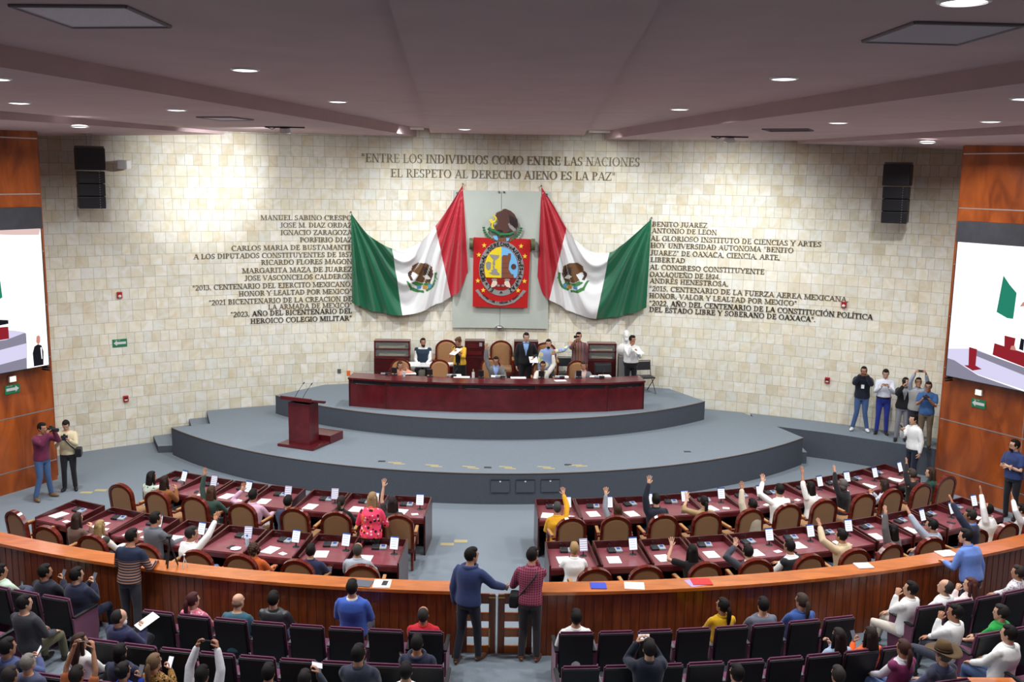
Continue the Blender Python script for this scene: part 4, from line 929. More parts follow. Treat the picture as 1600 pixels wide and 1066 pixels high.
def desk_mesh():
    """deputy desk, sunk top with raised rims, solid front and sides; user sits on the -y side"""
    t = thing('deputy_desk', 'mahogany desk', 'desk')
    hn, hf, d0, d1 = .415, .385, -.45, .45
    def quadbox(nm, m_, b, t_):
        MB().add([Vector(p) for p in b + t_], [(3, 2, 1, 0), (4, 5, 6, 7), (0, 1, 5, 4), (1, 2, 6, 5), (2, 3, 7, 6), (3, 0, 4, 7)]).build(nm, m_, t)
    zt = .735
    quadbox('writing_top', M_mahog_sheen, [(-hn + .02, d0, zt - .035), (hn - .02, d0, zt - .035), (hf - .02, d1 - .02, zt - .035), (-hf + .02, d1 - .02, zt - .035)], [(-hn + .02, d0, zt), (hn - .02, d0, zt), (hf - .02, d1 - .02, zt), (-hf + .02, d1 - .02, zt)])
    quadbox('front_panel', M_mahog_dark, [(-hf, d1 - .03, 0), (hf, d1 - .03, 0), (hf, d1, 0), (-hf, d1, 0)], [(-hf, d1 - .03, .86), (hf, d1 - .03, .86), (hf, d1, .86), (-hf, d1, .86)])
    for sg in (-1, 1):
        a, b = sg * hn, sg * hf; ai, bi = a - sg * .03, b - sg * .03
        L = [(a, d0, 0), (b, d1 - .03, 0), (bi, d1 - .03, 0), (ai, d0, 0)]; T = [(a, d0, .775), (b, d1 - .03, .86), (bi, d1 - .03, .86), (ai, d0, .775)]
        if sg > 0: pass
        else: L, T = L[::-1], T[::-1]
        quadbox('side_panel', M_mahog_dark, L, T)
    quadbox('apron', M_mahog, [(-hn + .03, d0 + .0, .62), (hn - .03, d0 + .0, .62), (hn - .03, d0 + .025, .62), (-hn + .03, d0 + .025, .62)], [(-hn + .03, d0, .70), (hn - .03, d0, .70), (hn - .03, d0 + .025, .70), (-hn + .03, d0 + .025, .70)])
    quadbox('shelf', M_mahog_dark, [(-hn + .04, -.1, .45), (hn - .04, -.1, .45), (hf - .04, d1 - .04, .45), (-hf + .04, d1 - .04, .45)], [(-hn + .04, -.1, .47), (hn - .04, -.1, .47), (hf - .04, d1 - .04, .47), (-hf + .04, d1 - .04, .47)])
    return t
def paper_obj(w=.21, h=.297, th=.004, m_=None, name='paper_sheet'):
    o = MB().box((0, 0, th / 2), (w, h, th)).build(name, m_ or M_white); return o
CH0, DK0, MC0 = arm_chair_mesh(), desk_mesh(), mic_mesh()
TB = {'w': tablet_mesh('w'), 'p': tablet_mesh('p'), 'd': tablet_mesh('d')}
PH0 = None
used = set()
def place(root, loc, rz, label, group=None, scale=None):
    if root.name not in used:
        used.add(root.name); r = root; r.location = loc; r.rotation_euler = (0, 0, rz); r['label'] = label
        if root.name not in KIDS: KIDS[root.name] = [(c, list(c.children)) for c in root.children]
        if group: r['group'] = group
    else: r = dup(root, loc, rz, label, group)
    if scale: r.scale = (scale,) * 3
    return r
def flat(name, label, cat, loc, rz, wd, hg, th, m_, group=None):
    o = MB().rbox((0, 0, th / 2), (wd, hg, th), min(th * .4, .006)).build(name, m_, loc=loc, rz=rz); return tag(o, label, cat, group)
def papers(n, loc, rz, label):
    x, y, z = loc
    return flat('paper_sheets', label, 'papers', loc, rz, .22, .3, .003 + .002 * n, M_white, 'white papers lying on desks')
def pol(phi, R, z=0): return Vector((R * math.sin(phi), 34 - R * math.cos(phi), z))
FR = [.0707 + .0516 * k for k in range(11)]; BR = [.0668 + .0478 * k for k in range(11)]
FL = [-.1139, -.1712, -.2249, -.287, -.3429, -.3975, -.4475]; BL = [-.1145, -.1637, -.2132, -.2618, -.3113, -.3652, -.4109, -.4659]
BLK = [('right', 'front', FR, 15.55), ('right', 'rear', BR, 17.87), ('left', 'front', FL, 15.55), ('left', 'rear', BL, 17.87)]
GRP = 'deputy desks in two curved rows'
NOTAB = {('right', 'rear', 2), ('right', 'front', 6), ('right', 'rear', 3), ('left', 'rear', 7), ('left', 'rear', 6)}
LILAC = {('left', 'front', 5), ('left', 'front', 2), ('left', 'front', 3), ('left', 'rear', 3), ('right', 'rear', 0)}
rr = random.Random(11)
for side, row, angs, Rd in BLK:
    for k, ph in enumerate(angs):
        w_ = '%s desk from aisle, %s %s row' % (ORD[k + 1], side, row)
        place(DK0, pol(ph, Rd), ph, 'mahogany deputy desk, ' + w_.replace(' desk', '', 1), GRP)
        e = rr.uniform(-.012, .012)
        place(CH0, pol(ph + e * .6 + (.004 if side == 'right' else -.004), Rd + (.97 if (side, row, k) != ('left', 'rear', 7) else .62) + rr.uniform(-.04, .04)), ph + rr.uniform(-.12, .12), 'tan and dark wood armchair at the ' + w_, 'armchairs of the deputies')
        zt = .735
        def on(dx, dy): return pol(ph, Rd) + Vector((math.cos(ph) * dx - math.sin(ph) * dy, math.sin(ph) * dx + math.cos(ph) * dy, zt))
        place(MC0, on(-.02 + rr.uniform(-.06, .04), .25 + rr.uniform(-.03, .03)), ph + rr.uniform(-.2, .2), 'grey and black microphone console on the ' + w_, 'microphone consoles on the desks')
        if (side, row, k) not in NOTAB:
            lit = 'p' if (side, row, k) in LILAC else 'w'
            place(TB[lit], on(.23 + rr.uniform(-.03, .02), .0 + rr.uniform(-.05, .08)), ph + rr.uniform(-.15, .15), 'tablet with lit %s page on the ' % ('lilac' if lit == 'p' else 'white') + w_, 'tablets on the desks', .88)
        c = rr.random()
        if c < .8: papers(1, on(-.16 + rr.uniform(-.06, .06), -.18 + rr.uniform(-.06, .1)), ph + rr.uniform(-.3, .3), 'white papers lying on the ' + w_)
        if c > .45: flat('small_note', 'small white note card on the ' + w_, 'note', on(.2 + rr.uniform(-.08, .06), -.28 + rr.uniform(-.05, .05)), ph + rr.uniform(-.5, .5), .13, .1, .003, M_white, 'note cards on desks')
        if c > .6: flat('smartphone', 'dark smartphone lying on the ' + w_, 'phone', on(rr.uniform(-.05, .05), -.26 + rr.uniform(-.06, .06)), ph + rr.uniform(-.6, .6), .075, .155, .009, M_black, 'phones lying on desks')
# water bottle and dish on one desk of the left block
p_ = pol(BL[3], 17.87); t = thing('water_bottle', 'small clear water bottle on the fourth rear desk of the left block', 'bottle', (p_.x + .25, p_.y - .2, .735))
MB().cyl((0, 0, 0), (0, 0, .15), .032, .032, 14).build('body', mat('bottle_plastic', srgb(200, 220, 235), 0.1), t); MB().cyl((0, 0, .15), (0, 0, .19), .03, .013, 14).build('neck', mat('bottle_plastic', (1, 1, 1)), t); MB().cyl((0, 0, .19), (0, 0, .215), .016, .016, 12).build('cap', mat('cap_blue', srgb(60, 110, 200), 0.4), t)
tag(MB().cyl((0, 0, 0), (0, 0, .015), .06, .09, 20).build('plate', M_whiteplast, loc=(p_.x + .08, p_.y - .32, .735)), 'white saucer on the fourth rear desk of the left block', 'plate')
# yellow floor marks
M_mark = mat('yellow_tape', srgb(180, 166, 122), 0.8)
for k, (x, y, z, rz, lb) in enumerate([(-2.36, 21.81, Z1, .3, 'first from the lectern'), (-1.51, 21.64, Z1, .4, 'second from the lectern'), (-.68, 21.55, Z1, .5, 'third from the lectern'), (.14, 21.56, Z1, .5, 'middle of the stage'), (1.0, 21.59, Z1, .4, 'fifth from the lectern'), (1.72, 21.75, Z1, -.4, 'last from the lectern')]):
    o = MB().box((0, 0, .002), (.3, .07, .004)).box((.12, -.09, .002), (.26, .07, .004)).build('floor_mark', M_mark, loc=(x, y, z), rz=-rz * .4); tag(o, 'yellow tape mark near the stage edge, ' + lb, 'floor mark', 'yellow tape marks')
for x, y, lb in [(-.9, 18.75, 'yellow tape mark on the hall floor in the aisle between desk blocks'), (-9.1, 21.7, 'yellow tape mark on the hall floor near the left veneer wall')]:
    o = MB().box((-.12, -.1, .002), (.26, .14, .004)).box((.14, .07, .002), (.26, .14, .004)).build('floor_mark', M_mark, loc=(x, y, 0)); tag(o, lb, 'floor mark', 'yellow tape marks')
for x, y, lb in [(-2.66, 21.9, 'left end of the stage edge'), (-.26, 21.5, 'middle of the stage edge'), (1.55, 21.78, 'right of the stage middle'), (4.48, 22.98, 'right end of the stage')]:
    tag(MB().box((0, 0, .003), (.16, .1, .006)).build('floor_socket', mat('socket_dark', srgb(60, 60, 64), 0.6), loc=(x, y, Z1)), 'dark floor socket plate near the ' + lb, 'floor socket', 'floor sockets on the stage')

# ------------------------------------------------------------------ lectern
t = thing('lectern', 'mahogany lectern with wide slanted top and a step, left on the stage', 'lectern', (-4.66, 23.2, Z1), R_(-24))
MB().rbox((0, 0, .035), (1.0, .74, .07), .01).build('base_plate', M_mahog, t)
MB().rbox((0, 0, .56), (.58, .4, 1.0), .008).build('column', M_mahog, t)
M = Matrix.Translation((0, .0, 1.09)) @ Matrix.Rotation(R_(-10), 4, 'X')
mb = MB(); mb.rbox((0, 0.02, 1.1), (.86, .6, .05), .01, rx=R_(-14)); mb.build('slanted_top', M_mahog, t)
MB().rbox((0, -.29, 1.18), (.86, .04, .09), .008).build('front_rail', M_mahog, t)
MB().rbox((0, .27, 1.02), (.84, .05, .04), .008).build('reading_ledge', M_mahog, t)
MB().rbox((.16, .62, .1), (.72, .56, .2), .008).build('step', M_mahog, t)
for sx in (-.12, .1): MB().tube([(sx, -.2, 1.15), (sx + .08, -.16, 1.32), (sx + .16, -.05, 1.5)], .006, 6).build('gooseneck', M_black, t); MB().tube([(sx + .16, -.05, 1.5), (sx + .18, -.02, 1.54)], .013, 8).build('microphone', M_black, t)

# ------------------------------------------------------------------ long presidium desk (bent front of five panels)
PX = [-3.82, -2.85, -1.0, .95, 2.72, 3.69]; PY = [25.12, 24.83, 24.60, 24.60, 24.84, 25.16]
t = thing('presidium_desk', 'long curved mahogany desk of the chairing board on the upper stage', 'desk', (0, 24.9, Z2))
def prs(i, off): return Vector((PX[i] * (1 - .0 * off), PY[i] - 24.9 + off, 0))
for i in range(5):
    a, b = prs(i, 0), prs(i + 1, 0); d = (b - a).normalized(); n = Vector((-d.y, d.x, 0))
    mb = MB(); mb.add([a, b, b + n * .03, a + n * .03] + [q + Vector((0, 0, .60)) for q in (a, b, b + n * .03, a + n * .03)], [(3, 2, 1, 0), (4, 5, 6, 7), (0, 1, 5, 4), (1, 2, 6, 5), (2, 3, 7, 6), (3, 0, 4, 7)]); mb.build('front_panel', M_mahog, t)
    a2, b2 = a + n * .05 + d * .05, b + n * .05 - d * .05
    mb = MB(); mb.add([a2, b2, b2 + n * .02, a2 + n * .02] + [q + Vector((0, 0, .11)) for q in (a2, b2, b2 + n * .02, a2 + n * .02)], [(3, 2, 1, 0), (4, 5, 6, 7), (0, 1, 5, 4), (1, 2, 6, 5), (2, 3, 7, 6), (3, 0, 4, 7)])
    o = mb.build('shadow_gap_board', M_black, t); o.location.z = .60
for i in range(6):
    p_ = prs(i, .04); MB().box((p_.x, p_.y, .36), (.09, .07, .72)).build('upright', M_mahog_dark, t)
mb = MB(); fr = [prs(i, -.05 - (.0)) for i in range(6)]; bk = [prs(i, .64) for i in range(6)]
fr[0].x -= .06; fr[5].x += .06
poly = [(p.x, p.y) for p in fr] + [(p.x, p.y) for p in bk[::-1]]; mb.prism(poly, .715, .76); mb.build('desk_top', M_mahog, t)
for i in (0, 5):
    p_ = prs(i, .36); MB().box((p_.x + (.03 if i == 0 else -.03), p_.y - .05, .36), (.04, .56, .71)).build('side_panel', M_mahog_dark, t)
ZD = Z2 + .76
PRES = [(-2.75, 'woman in the peach top'), (-1.68, 'empty armchair'), (-.42, 'man in the grey suit'), (1.12, 'woman in the white jacket'), (2.16, 'woman in the grey jacket')]
for i, (x, who) in enumerate(PRES):
    y = 25.2 + abs(x) ** 2 * .03
    t2 = thing('display_monitor', 'small black monitor on the long desk before the ' + who, 'monitor', ((-2.73, -1.8, -.48, 1.07, 2.05)[i], y + .02, ZD), 0, 'monitors on the long desk')
    MB().rbox((0, 0, .01), (.16, .12, .02), .006).build('base', M_black, t2); MB().tube([(0, .03, .02), (0, .02, .1)], .015, 8).build('neck', M_black, t2)
    MB().rbox((0, 0, .125), (.14, .03, .16), .008, rx=R_(14)).build('panel', M_black, t2)
    place(MC0, (x - .22 if i in (0,) else x + .42, y + .1, ZD), math.pi, 'microphone console on the long desk beside the ' + who, 'microphone consoles on the desks')
    flat('paper_sheets', 'loose white papers on the long desk before the ' + who, 'papers', (x + (.5 if i % 2 else .38), y + .25, ZD), .2 - .1 * i, .36, .24, .006, M_white, 'white papers lying on desks')
flat('paper_sheets', 'white papers near the front edge of the long desk right of centre', 'papers', (1.55, 25.0, ZD), .2, .3, .2, .006, M_white, 'white papers lying on desks')
flat('paper_sheets', 'white papers on the long desk left of the man in the grey suit', 'papers', (-.98, 25.3, ZD), 0, .42, .2, .006, M_white, 'white papers lying on desks')
flat('paper_sheets', 'wide white papers on the long desk right of the man in the grey suit', 'papers', (.48, 25.3, ZD), .05, .4, .22, .006, M_white, 'white papers lying on desks')
flat('paper_sheets', 'curled white document standing at the right end of the long desk', 'papers', (2.75, 25.6, ZD), .1, .3, .24, .03, M_white, 'white papers lying on desks')
t2 = thing('spray_bottle', 'small white bottle on the long desk left of the man in grey suit', 'bottle', (-.68, 25.25, ZD)); MB().cyl((0, 0, 0), (0, 0, .14), .04, .035, 14).build('body', M_whiteplast, t2); MB().cyl((0, 0, .14), (0, 0, .22), .015, .012, 10).build('cap', mat('cap_beige', srgb(190, 150, 120), 0.5), t2)
t2 = thing('drinking_glass', 'clear drinking glass on the long desk before the woman in the peach top', 'glass', (-2.46, 25.3, ZD)); MB().cyl((0, 0, 0), (0, 0, .13), .03, .036, 14).build('bowl', mat('bottle_plastic', (1, 1, 1)), t2)
# chairs on the stage
for x, y, sc, lb in [(-2.64, 25.92, .95, 'armchair behind the long desk holding the woman in the peach top'), (-1.6, 25.9, .95, 'empty tan armchair behind the long desk between two seated people'), (-.24, 26.22, .95, 'armchair behind the long desk holding the man in the grey suit'),
                     (1.14, 25.98, .95, 'armchair behind the long desk holding the woman in the white jacket'), (2.08, 26.0, .95, 'armchair behind the long desk holding the woman in the grey jacket'),
                     (-1.52, 27.95, 1.12, 'tall tan armchair by the stone wall behind the woman in yellow'), (.05, 27.95, 1.12, 'tall tan armchair by the stone wall below the coat of arms'), (1.3, 27.7, 1.12, 'tall armchair by the stone wall behind the man in the patchwork shirt')]:
    place(CH0, (x, y - .0, Z2), math.pi, lb, 'armchairs on the stage', sc)
def folding_chair(loc, rz, label):
    t = thing('folding_chair', label, 'chair', loc, rz, 'black folding chairs on the stage')
    MB().rbox((0, -.2, .72), (.44, .04, .24), .02, rx=R_(8)).build('backrest', M_black, t); MB().rbox((0, .03, .45), (.42, .4, .04), .015).build('seat', M_black, t)
    for sx in (-1, 1):
        MB().tube([(sx * .225, -.24, .86), (sx * .225, -.17, .5), (sx * .225, .26, 0)], .012, 8).build('leg', mat('tube_grey', srgb(70, 70, 74), 0.4, metal=.6), t); MB().tube([(sx * .2, .2, .45), (sx * .2, -.3, 0)], .012, 8).build('leg', mat('tube_grey', (0, 0, 0)), t)
    MB().tube([(-.225, -.24, .86), (.225, -.24, .86)], .012, 8).build('top_rail', mat('tube_grey', (0, 0, 0)), t)
folding_chair((1.88, 27.6, Z2), math.pi, 'black folding chair by the wall left of the man filming in stripes')
folding_chair((2.86, 26.7, Z2), math.pi + .1, 'black folding chair near the right end of the long desk')
folding_chair((4.06, 27.2, Z2), math.pi + .25, 'black folding chair beyond the man holding papers at the bust')
def cabinet(loc, wd, label, glass=True, hg=1.3):
    t = thing('display_cabinet', label, 'cabinet', loc, 0, 'wooden display cabinets at the wall')
    MB().rbox((0, .1, .42), (wd, .4, .84), .008).build('body', M_mahog_dark, t)
    if glass:
        for nm, z0 in (('shelf', .86), ('shelf', 1.08), ('top_rail', hg)): MB().box((0, .12, z0), (wd, .36, .03)).build(nm, M_mahog, t)
        for sx in (-1, 1): MB().box((sx * (wd / 2 - .02), .12, (hg + .84) / 2), (.04, .36, hg - .84)).build('stile', M_mahog, t)
        MB().box((0, .29, (hg + .84) / 2), (wd - .04, .02, hg - .84)).build('back_panel', mat('cabinet_back', srgb(150, 120, 96), .6), t)
        MB().box((0, -.05, (hg + .84) / 2), (wd - .08, .006, hg - .9)).build('pane', M_glass, t)
        for z0 in (.88, 1.1): MB().rbox((0, .08, z0 + .03), (wd * .74, .22, .05), .012).build('exhibit', mat('parchment', srgb(224, 204, 160), .8), t)
    else:
        MB().rbox((0, .1, (hg + .84) / 2), (wd, .4, hg - .84), .008).build('upper_body', M_mahog_dark, t)
        for k in range(2): MB().box((0, -.105, .95 + k * .2), (wd * .7, .01, .1)).build('drawer', M_mahog, t)
        MB().box((wd * .3, -.11, 1.2), (.08, .01, .1)).build('label_plate', M_grey, t)
cabinet((-3.0, 27.55, Z2), 1.0, 'wooden display cabinet with two glass shelves at the left end of the wall')
cabinet((-.7, 27.85, Z2), .56, 'narrow dark cabinet by the wall behind the woman in yellow', False)
cabinet((.75, 27.85, Z2), .68, 'dark wooden cabinet by the wall behind the man in the black suit', False)
cabinet((2.87, 27.55, Z2), .8, 'wooden display cabinet with a glass top behind the man filming in stripes')
def side_table(loc, wd, dp, m_, label, closed=False):
    t = thing('side_table', label, 'table', loc); MB().rbox((0, 0, .73), (wd, dp, .035), .008).build('table_top', m_, t)
    if closed: MB().rbox((0, 0, .36), (wd - .06, dp - .06, .71), .008).build('body', M_mahog_dark, t)
    else:
        for sx in (-1, 1):
            for sy in (-1, 1): MB().cyl((sx * (wd / 2 - .05), sy * (dp / 2 - .05), 0), (sx * (wd / 2 - .05), sy * (dp / 2 - .05), .715), .018, .018, 10).build('leg', M_chrome, t)
side_table((-2.1, 27.05, Z2), .95, .5, M_whiteplast, 'white topped table in front of the man in the blue vest')
side_table((-1.36, 27.1, Z2), .5, .5, M_mahog_sheen, 'small dark table beside the woman in yellow', True)
side_table((.98, 27.2, Z2), .5, .4, M_mahog_sheen, 'small dark table behind the woman in the white jacket', True)
for x, y, lb, w_ in [(-2.35, 27.0, 'thick paper stack on the left of the white topped table', .05), (-1.85, 27.02, 'thick paper stack on the right of the white topped table', .05), (-1.3, 27.05, 'paper stack on the small dark table beside the woman in yellow', .04), (.98, 27.15, 'paper stack on the small dark table behind the white jacket', .03)]:
    flat('paper_stack', lb, 'papers', (x, y, Z2 + .748), .1, .34, .26, w_, M_white, 'paper stacks on the stage tables')
side_table((6.2, 11.68, .1), .8, .5, M_railcap, 'polished wooden table top in the side aisle, lower right corner', True)
# white bust on a plinth
t = thing('bust', 'white plaster bust of a bearded man on a dark plinth by the wall', 'bust', (3.52, 27.4, Z2))
MB().rbox((0, 0, .5), (.4, .36, 1.0), .01).build('plinth', mat('plinth_grey', srgb(120, 118, 116), .6), t)
bs = MB(); M_pl = mat('plaster', srgb(232, 232, 230), .55)
bs.ball((0, 0, 1.17), (.27, .16, .2), 18, 12); bs.cyl((0, 0, 1.2), (0, -.01, 1.46), .1, .075, 16); bs.ball((0, -.02, 1.56), (.09, .115, .14), 18, 14); bs.ball((0, -.1, 1.47), (.062, .055, .075), 14, 10)
bs.ball((0, -.135, 1.555), (.017, .02, .032), 8, 6); bs.ball((0, .01, 1.62), (.094, .112, .1), 16, 10)
for sx in (-1, 1): bs.ball((sx * .09, 0, 1.55), (.015, .028, .038), 8, 6); bs.ball((sx * .035, -.118, 1.592), (.026, .012, .01), 8, 6)
o = bs.build('plaster_figure', M_pl, t); md = o.modifiers.new('r', 'REMESH'); md.mode = 'VOXEL'; md.voxel_size = .012; md.use_smooth_shade = True

# ------------------------------------------------------------------ curved balustrade with the gate
def ring(mb, p0, p1, r0, r1, z0, z1, n=48, mi=0, off=0.0):
    V = []
    for i in range(n + 1):
        p = p0 + (p1 - p0) * i / n; V += [pol(p, r0, z0), pol(p, r1, z0), pol(p, r1, z1), pol(p, r0, z1)]
    f = []
    for i in range(n):
        a = 4 * i; b = a + 4
        f += [(a + k, a + (k + 1) % 4, b + (k + 1) % 4, b + k) for k in range(4)]
    f += [(3, 2, 1, 0), (4 * n, 4 * n + 1, 4 * n + 2, 4 * n + 3)]
    return mb.add(V, f, mi)
for nm, p0, p1, lb in (('left', -.72, -.0345, 'curved wooden balustrade left of the gate with a wide polished cap'), ('right', .028, .72, 'curved wooden balustrade right of the gate with a wide polished cap')):
    t = thing('balustrade', lb, 'balustrade', pol((p0 + p1) / 2, 19.8))
    inv = Matrix.Translation(-t.location)
    def cb(mb, name, m_):
        mb.v = [tuple(inv @ Vector(q)) for q in mb.v]; return mb.build(name, m_, t)
    cb(ring(MB(), p0, p1, 19.68, 19.92, 0, 1.0), 'wall_body', M_rail)
    cb(ring(MB(), p0, p1, 19.62, 20.0, 1.0, 1.05, 60), 'cap_rail', M_railcap)
    mb = MB(); n = int((p1 - p0) * 19.93 / .14)
    for k in range(n + 1):
        p = p0 + (p1 - p0) * k / n; mb.box(pol(p, 19.921, .5), (.008, .006, .98), rz=p)
    cb(mb, 'board_joint', mat('joint_dark', srgb(78, 35, 14), .6))
    q = pol(p1 if nm == 'left' else p0, 19.82, .51); cb(MB().rbox(q, (.09, .4, 1.02), .01), 'end_post', M_rail)
for k, (p0, p1, lb) in enumerate(((-.031, -.0035, 'left leaf of the slatted wooden gate behind the man in the blue jacket'), (-.0025, .0245, 'right leaf of the slatted wooden gate behind the man in plaid'))):
    t = thing('gate_leaf', lb, 'gate', pol((p0 + p1) / 2, 19.82), (p0 + p1) / 2, 'two leaves of the low wooden gate'); W_ = (p1 - p0) * 19.82
    for sx in (-1, 1): MB().rbox((sx * (W_ / 2 - .06), 0, .47), (.1, .045, .94), .006).build('stile', M_rail, t)
    for z, h in ((.06, .12), (.33, .14), (.58, .14), (.87, .16)): MB().rbox((0, 0, z), (W_ - .2, .035, h), .006).build('slat', M_railcap if z < .8 else M_rail, t)
    MB().box(((W_ / 2 - .003) * (1 if k == 0 else -1), -.024, .47), (.012, .006, .92)).build('metal_edge', M_chrome, t)
    MB().box((W_ / 2 - .06 if k == 0 else -W_ / 2 + .06, -.028, .9), (.1, .012, .025)).build('latch', M_brass, t)
    MB().box((W_ / 2 - .1, -.028, .25), (.02, .012, .3)).build('bolt', M_brass, t)
zc = 1.05
for nm, lb, cat, ph, R, w_, h_, m_, th in [('clipboard', 'grey folder on the balustrade cap behind the man in the blue jacket left', 'folder', -.1055, 19.84, .3, .24, mat('folder_grey', srgb(84, 88, 100), .6), .01), ('paper_sheets', 'white papers with a phone on the balustrade cap left of the gate', 'papers', -.0905, 19.81, .26, .3, M_white, .006),
                                    ('notebook', 'blue booklet lying on the balustrade cap right of the gate', 'booklet', .0743, 19.8, .24, .22, mat('book_blue', srgb(52, 74, 190), .5), .012), ('paper_sheets', 'single white sheet on the balustrade cap near the blue booklet', 'papers', .102, 19.82, .3, .26, M_white, .003),
                                    ('notebook', 'red and white booklet on the balustrade cap right of the white sheet', 'booklet', .1556, 19.8, .3, .24, mat('book_red', srgb(206, 40, 44), .5), .014), ('notebook', 'white notebook on the balustrade cap toward the man leaning in blue', 'notebook', .2991, 19.75, .26, .22, mat('book_white', srgb(232, 230, 226), .6), .02),
                                    ('paper_sheets', 'thick white papers on the balustrade cap under the blue-shirted man', 'papers', .3846, 19.75, .3, .24, M_white, .02)]:
    flat(nm, lb, cat, pol(ph, R, zc), ph + rr.uniform(-.2, .2), w_, h_, th, m_)
flat('smartphone', 'black smartphone lying on the white papers left of the gate', 'phone', pol(-.0885, 19.8, zc + .006), -.1, .08, .16, .009, M_black)
flat('leaflet', 'purple leaflet corner under the red booklet on the balustrade cap', 'leaflet', pol(.1515, 19.81, zc), .3, .3, .26, .003, mat('leaf_purple', srgb(170, 150, 200), .6))
def tripod(loc, hgt, m_, label, head):
    t = thing('tripod', label, 'tripod', loc); sp = .11 if hgt > .3 else .05
    for k in range(3):
        a = 2.1 * k + .4; MB().tube([(0, 0, hgt * .82), (sp * math.cos(a), sp * math.sin(a), 0.006)], hgt * .028, 8).build('leg', m_, t)
    MB().tube([(0, 0, hgt * .6), (0, 0, hgt)], hgt * .03, 8).build('column', m_, t); MB().rbox((0, 0, hgt * 1.04), (hgt * .16, hgt * .2, hgt * .1), .005).build('head', m_, t)
    if head: MB().tube([(0, 0, hgt * 1.02), (-.16, -.05, hgt * .88)], .008, 6).build('pan_handle', m_, t)
tripod(pol(-.2634, 19.8, zc), .46, M_black, 'black camera tripod standing on the balustrade cap beside the striped sweater', True)
tripod(pol(-.251, 19.8, zc), .2, M_whiteplast, 'small white phone tripod on the balustrade cap', False)

# ------------------------------------------------------------------ low steps and seats of the audience
mb = MB()
for k, (r0, z) in enumerate(((21.15, .05), (22.25, .10))): ring(mb, -.9, .9, r0, r0 + 12, -.02, z, 40)
mb.build('floor_audience', M_carpet, kind='structure')
def seat_mesh(ends=0):
    """theatre seat, front is +y; ends: 1 right end panel, -1 none extra"""
    t = thing('theatre_seat', 'black theatre seat with purple upholstery', 'theatre seat')
    RX = R_(10)
    def pan(nm, m_, w0, w1, z0, z1, y, th, r=.02):
        M = Matrix.Translation((0, -.2, .38)) @ Matrix.Rotation(RX, 4, 'X'); bm = bmesh.new(); bmesh.ops.create_cube(bm, size=1)
        for v in bm.verts:
            f = v.co.z + .5; w_ = w0 + (w1 - w0) * f; v.co = Vector((v.co.x * w_, v.co.y * th + y, z0 + (z1 - z0) * f))
        bmesh.ops.bevel(bm, geom=bm.edges[:], offset=r, segments=2, affect='EDGES')
        mb = MB(); bm.verts.index_update(); mb.add([M @ v.co for v in bm.verts], [[v.index for v in f.faces] if 0 else [q.index for q in f.verts] for f in bm.faces]); bm.free(); return mb.build(nm, m_, t)
    pan('back_shell', M_seatblack, .46, .475, -.04, .545, -.035, .035, .012)
    pan('back_cushion', M_purple, .485, .492, .02, .556, .015, .07, .026)
    MB().rbox((0, .06, .42), (.47, .46, .1), .03).build('seat_cushion', M_purple, t)
    MB().rbox((0, -.2, .335), (.46, .09, .07), .02).build('lower_shell', M_seatblack, t)
    for sx in ((-1,) if ends == 0 else (-1, 1)):
        mb = MB(); P = [(-.2, 0.0), (.22, 0.0), (.26, .3), (.24, .6), (-.27, .6), (-.25, .3)]
        mb.prism(P, sx * .265 - .015, sx * .265 + .015, M=Matrix(((0, 0, 1, 0), (1, 0, 0, 0), (0, 1, 0, 0), (0, 0, 0, 1)))); mb.build('side_panel', M_purple, t)
        MB().rbox((sx * .265, .0, .615), (.055, .5, .03), .01).build('armrest', M_seatblack if ends else mat('armrest_grey', srgb(92, 92, 96), .5), t)
    return t
ST0, ST1 = seat_mesh(0), seat_mesh(1)
S1, S2, S3 = 20.77, 21.84, 22.89
for row, zf, Rs, sect, angs in [
    (1, 0, S1, 'left of the gate', [-.0495 - .0265 * k for k in range(8)]), (1, 0, S1, 'right of the gate', [.0495 + .0264 * k for k in range(8)]),
    (1, 0, S1, 'far right section', [.3088 + .0265 * k for k in range(6)]), (1, 0, S1, 'far left section', [-.3165 - .0265 * k for k in range(5)]),
    (2, .05, S2, 'left of the gate', [-.0444 - .0247 * k for k in range(9)]), (2, .05, S2, 'right of the gate', [.0457 + .0247 * k for k in range(9)]),
    (2, .05, S2, 'far right section', [.3125 + .0253 * k for k in range(5)]), (2, .05, S2, 'far left section', [-.337 - .0253 * k for k in range(4)]),
    (3, .10, S3, 'left of the gate', [-.1186 - .0243 * k for k in range(6)]), (3, .10, S3, 'right of the gate', [.1266 + .0237 * k for k in range(6)]),
    (3, .10, S3, 'far right section', [.3125 + .0243 * k for k in range(4)]), (3, .10, S3, 'far left section', [-.314 - .0243 * k for k in range(4)])]:
    for k, ph in enumerate(angs):
        end = (k == 0 and ph < 0) or (ph > 0 and k == len(angs) - 1) or (k == 0 and 'far' in sect) 
        place(ST1 if (k == 0 or k == len(angs) - 1) else ST0, pol(ph, Rs, zf), ph, 'black and purple seat, %s from the aisle, audience row %s, %s' % (ORD[k + 1], ('one', 'two', 'three')[row - 1], sect), 'theatre seats of the audience')
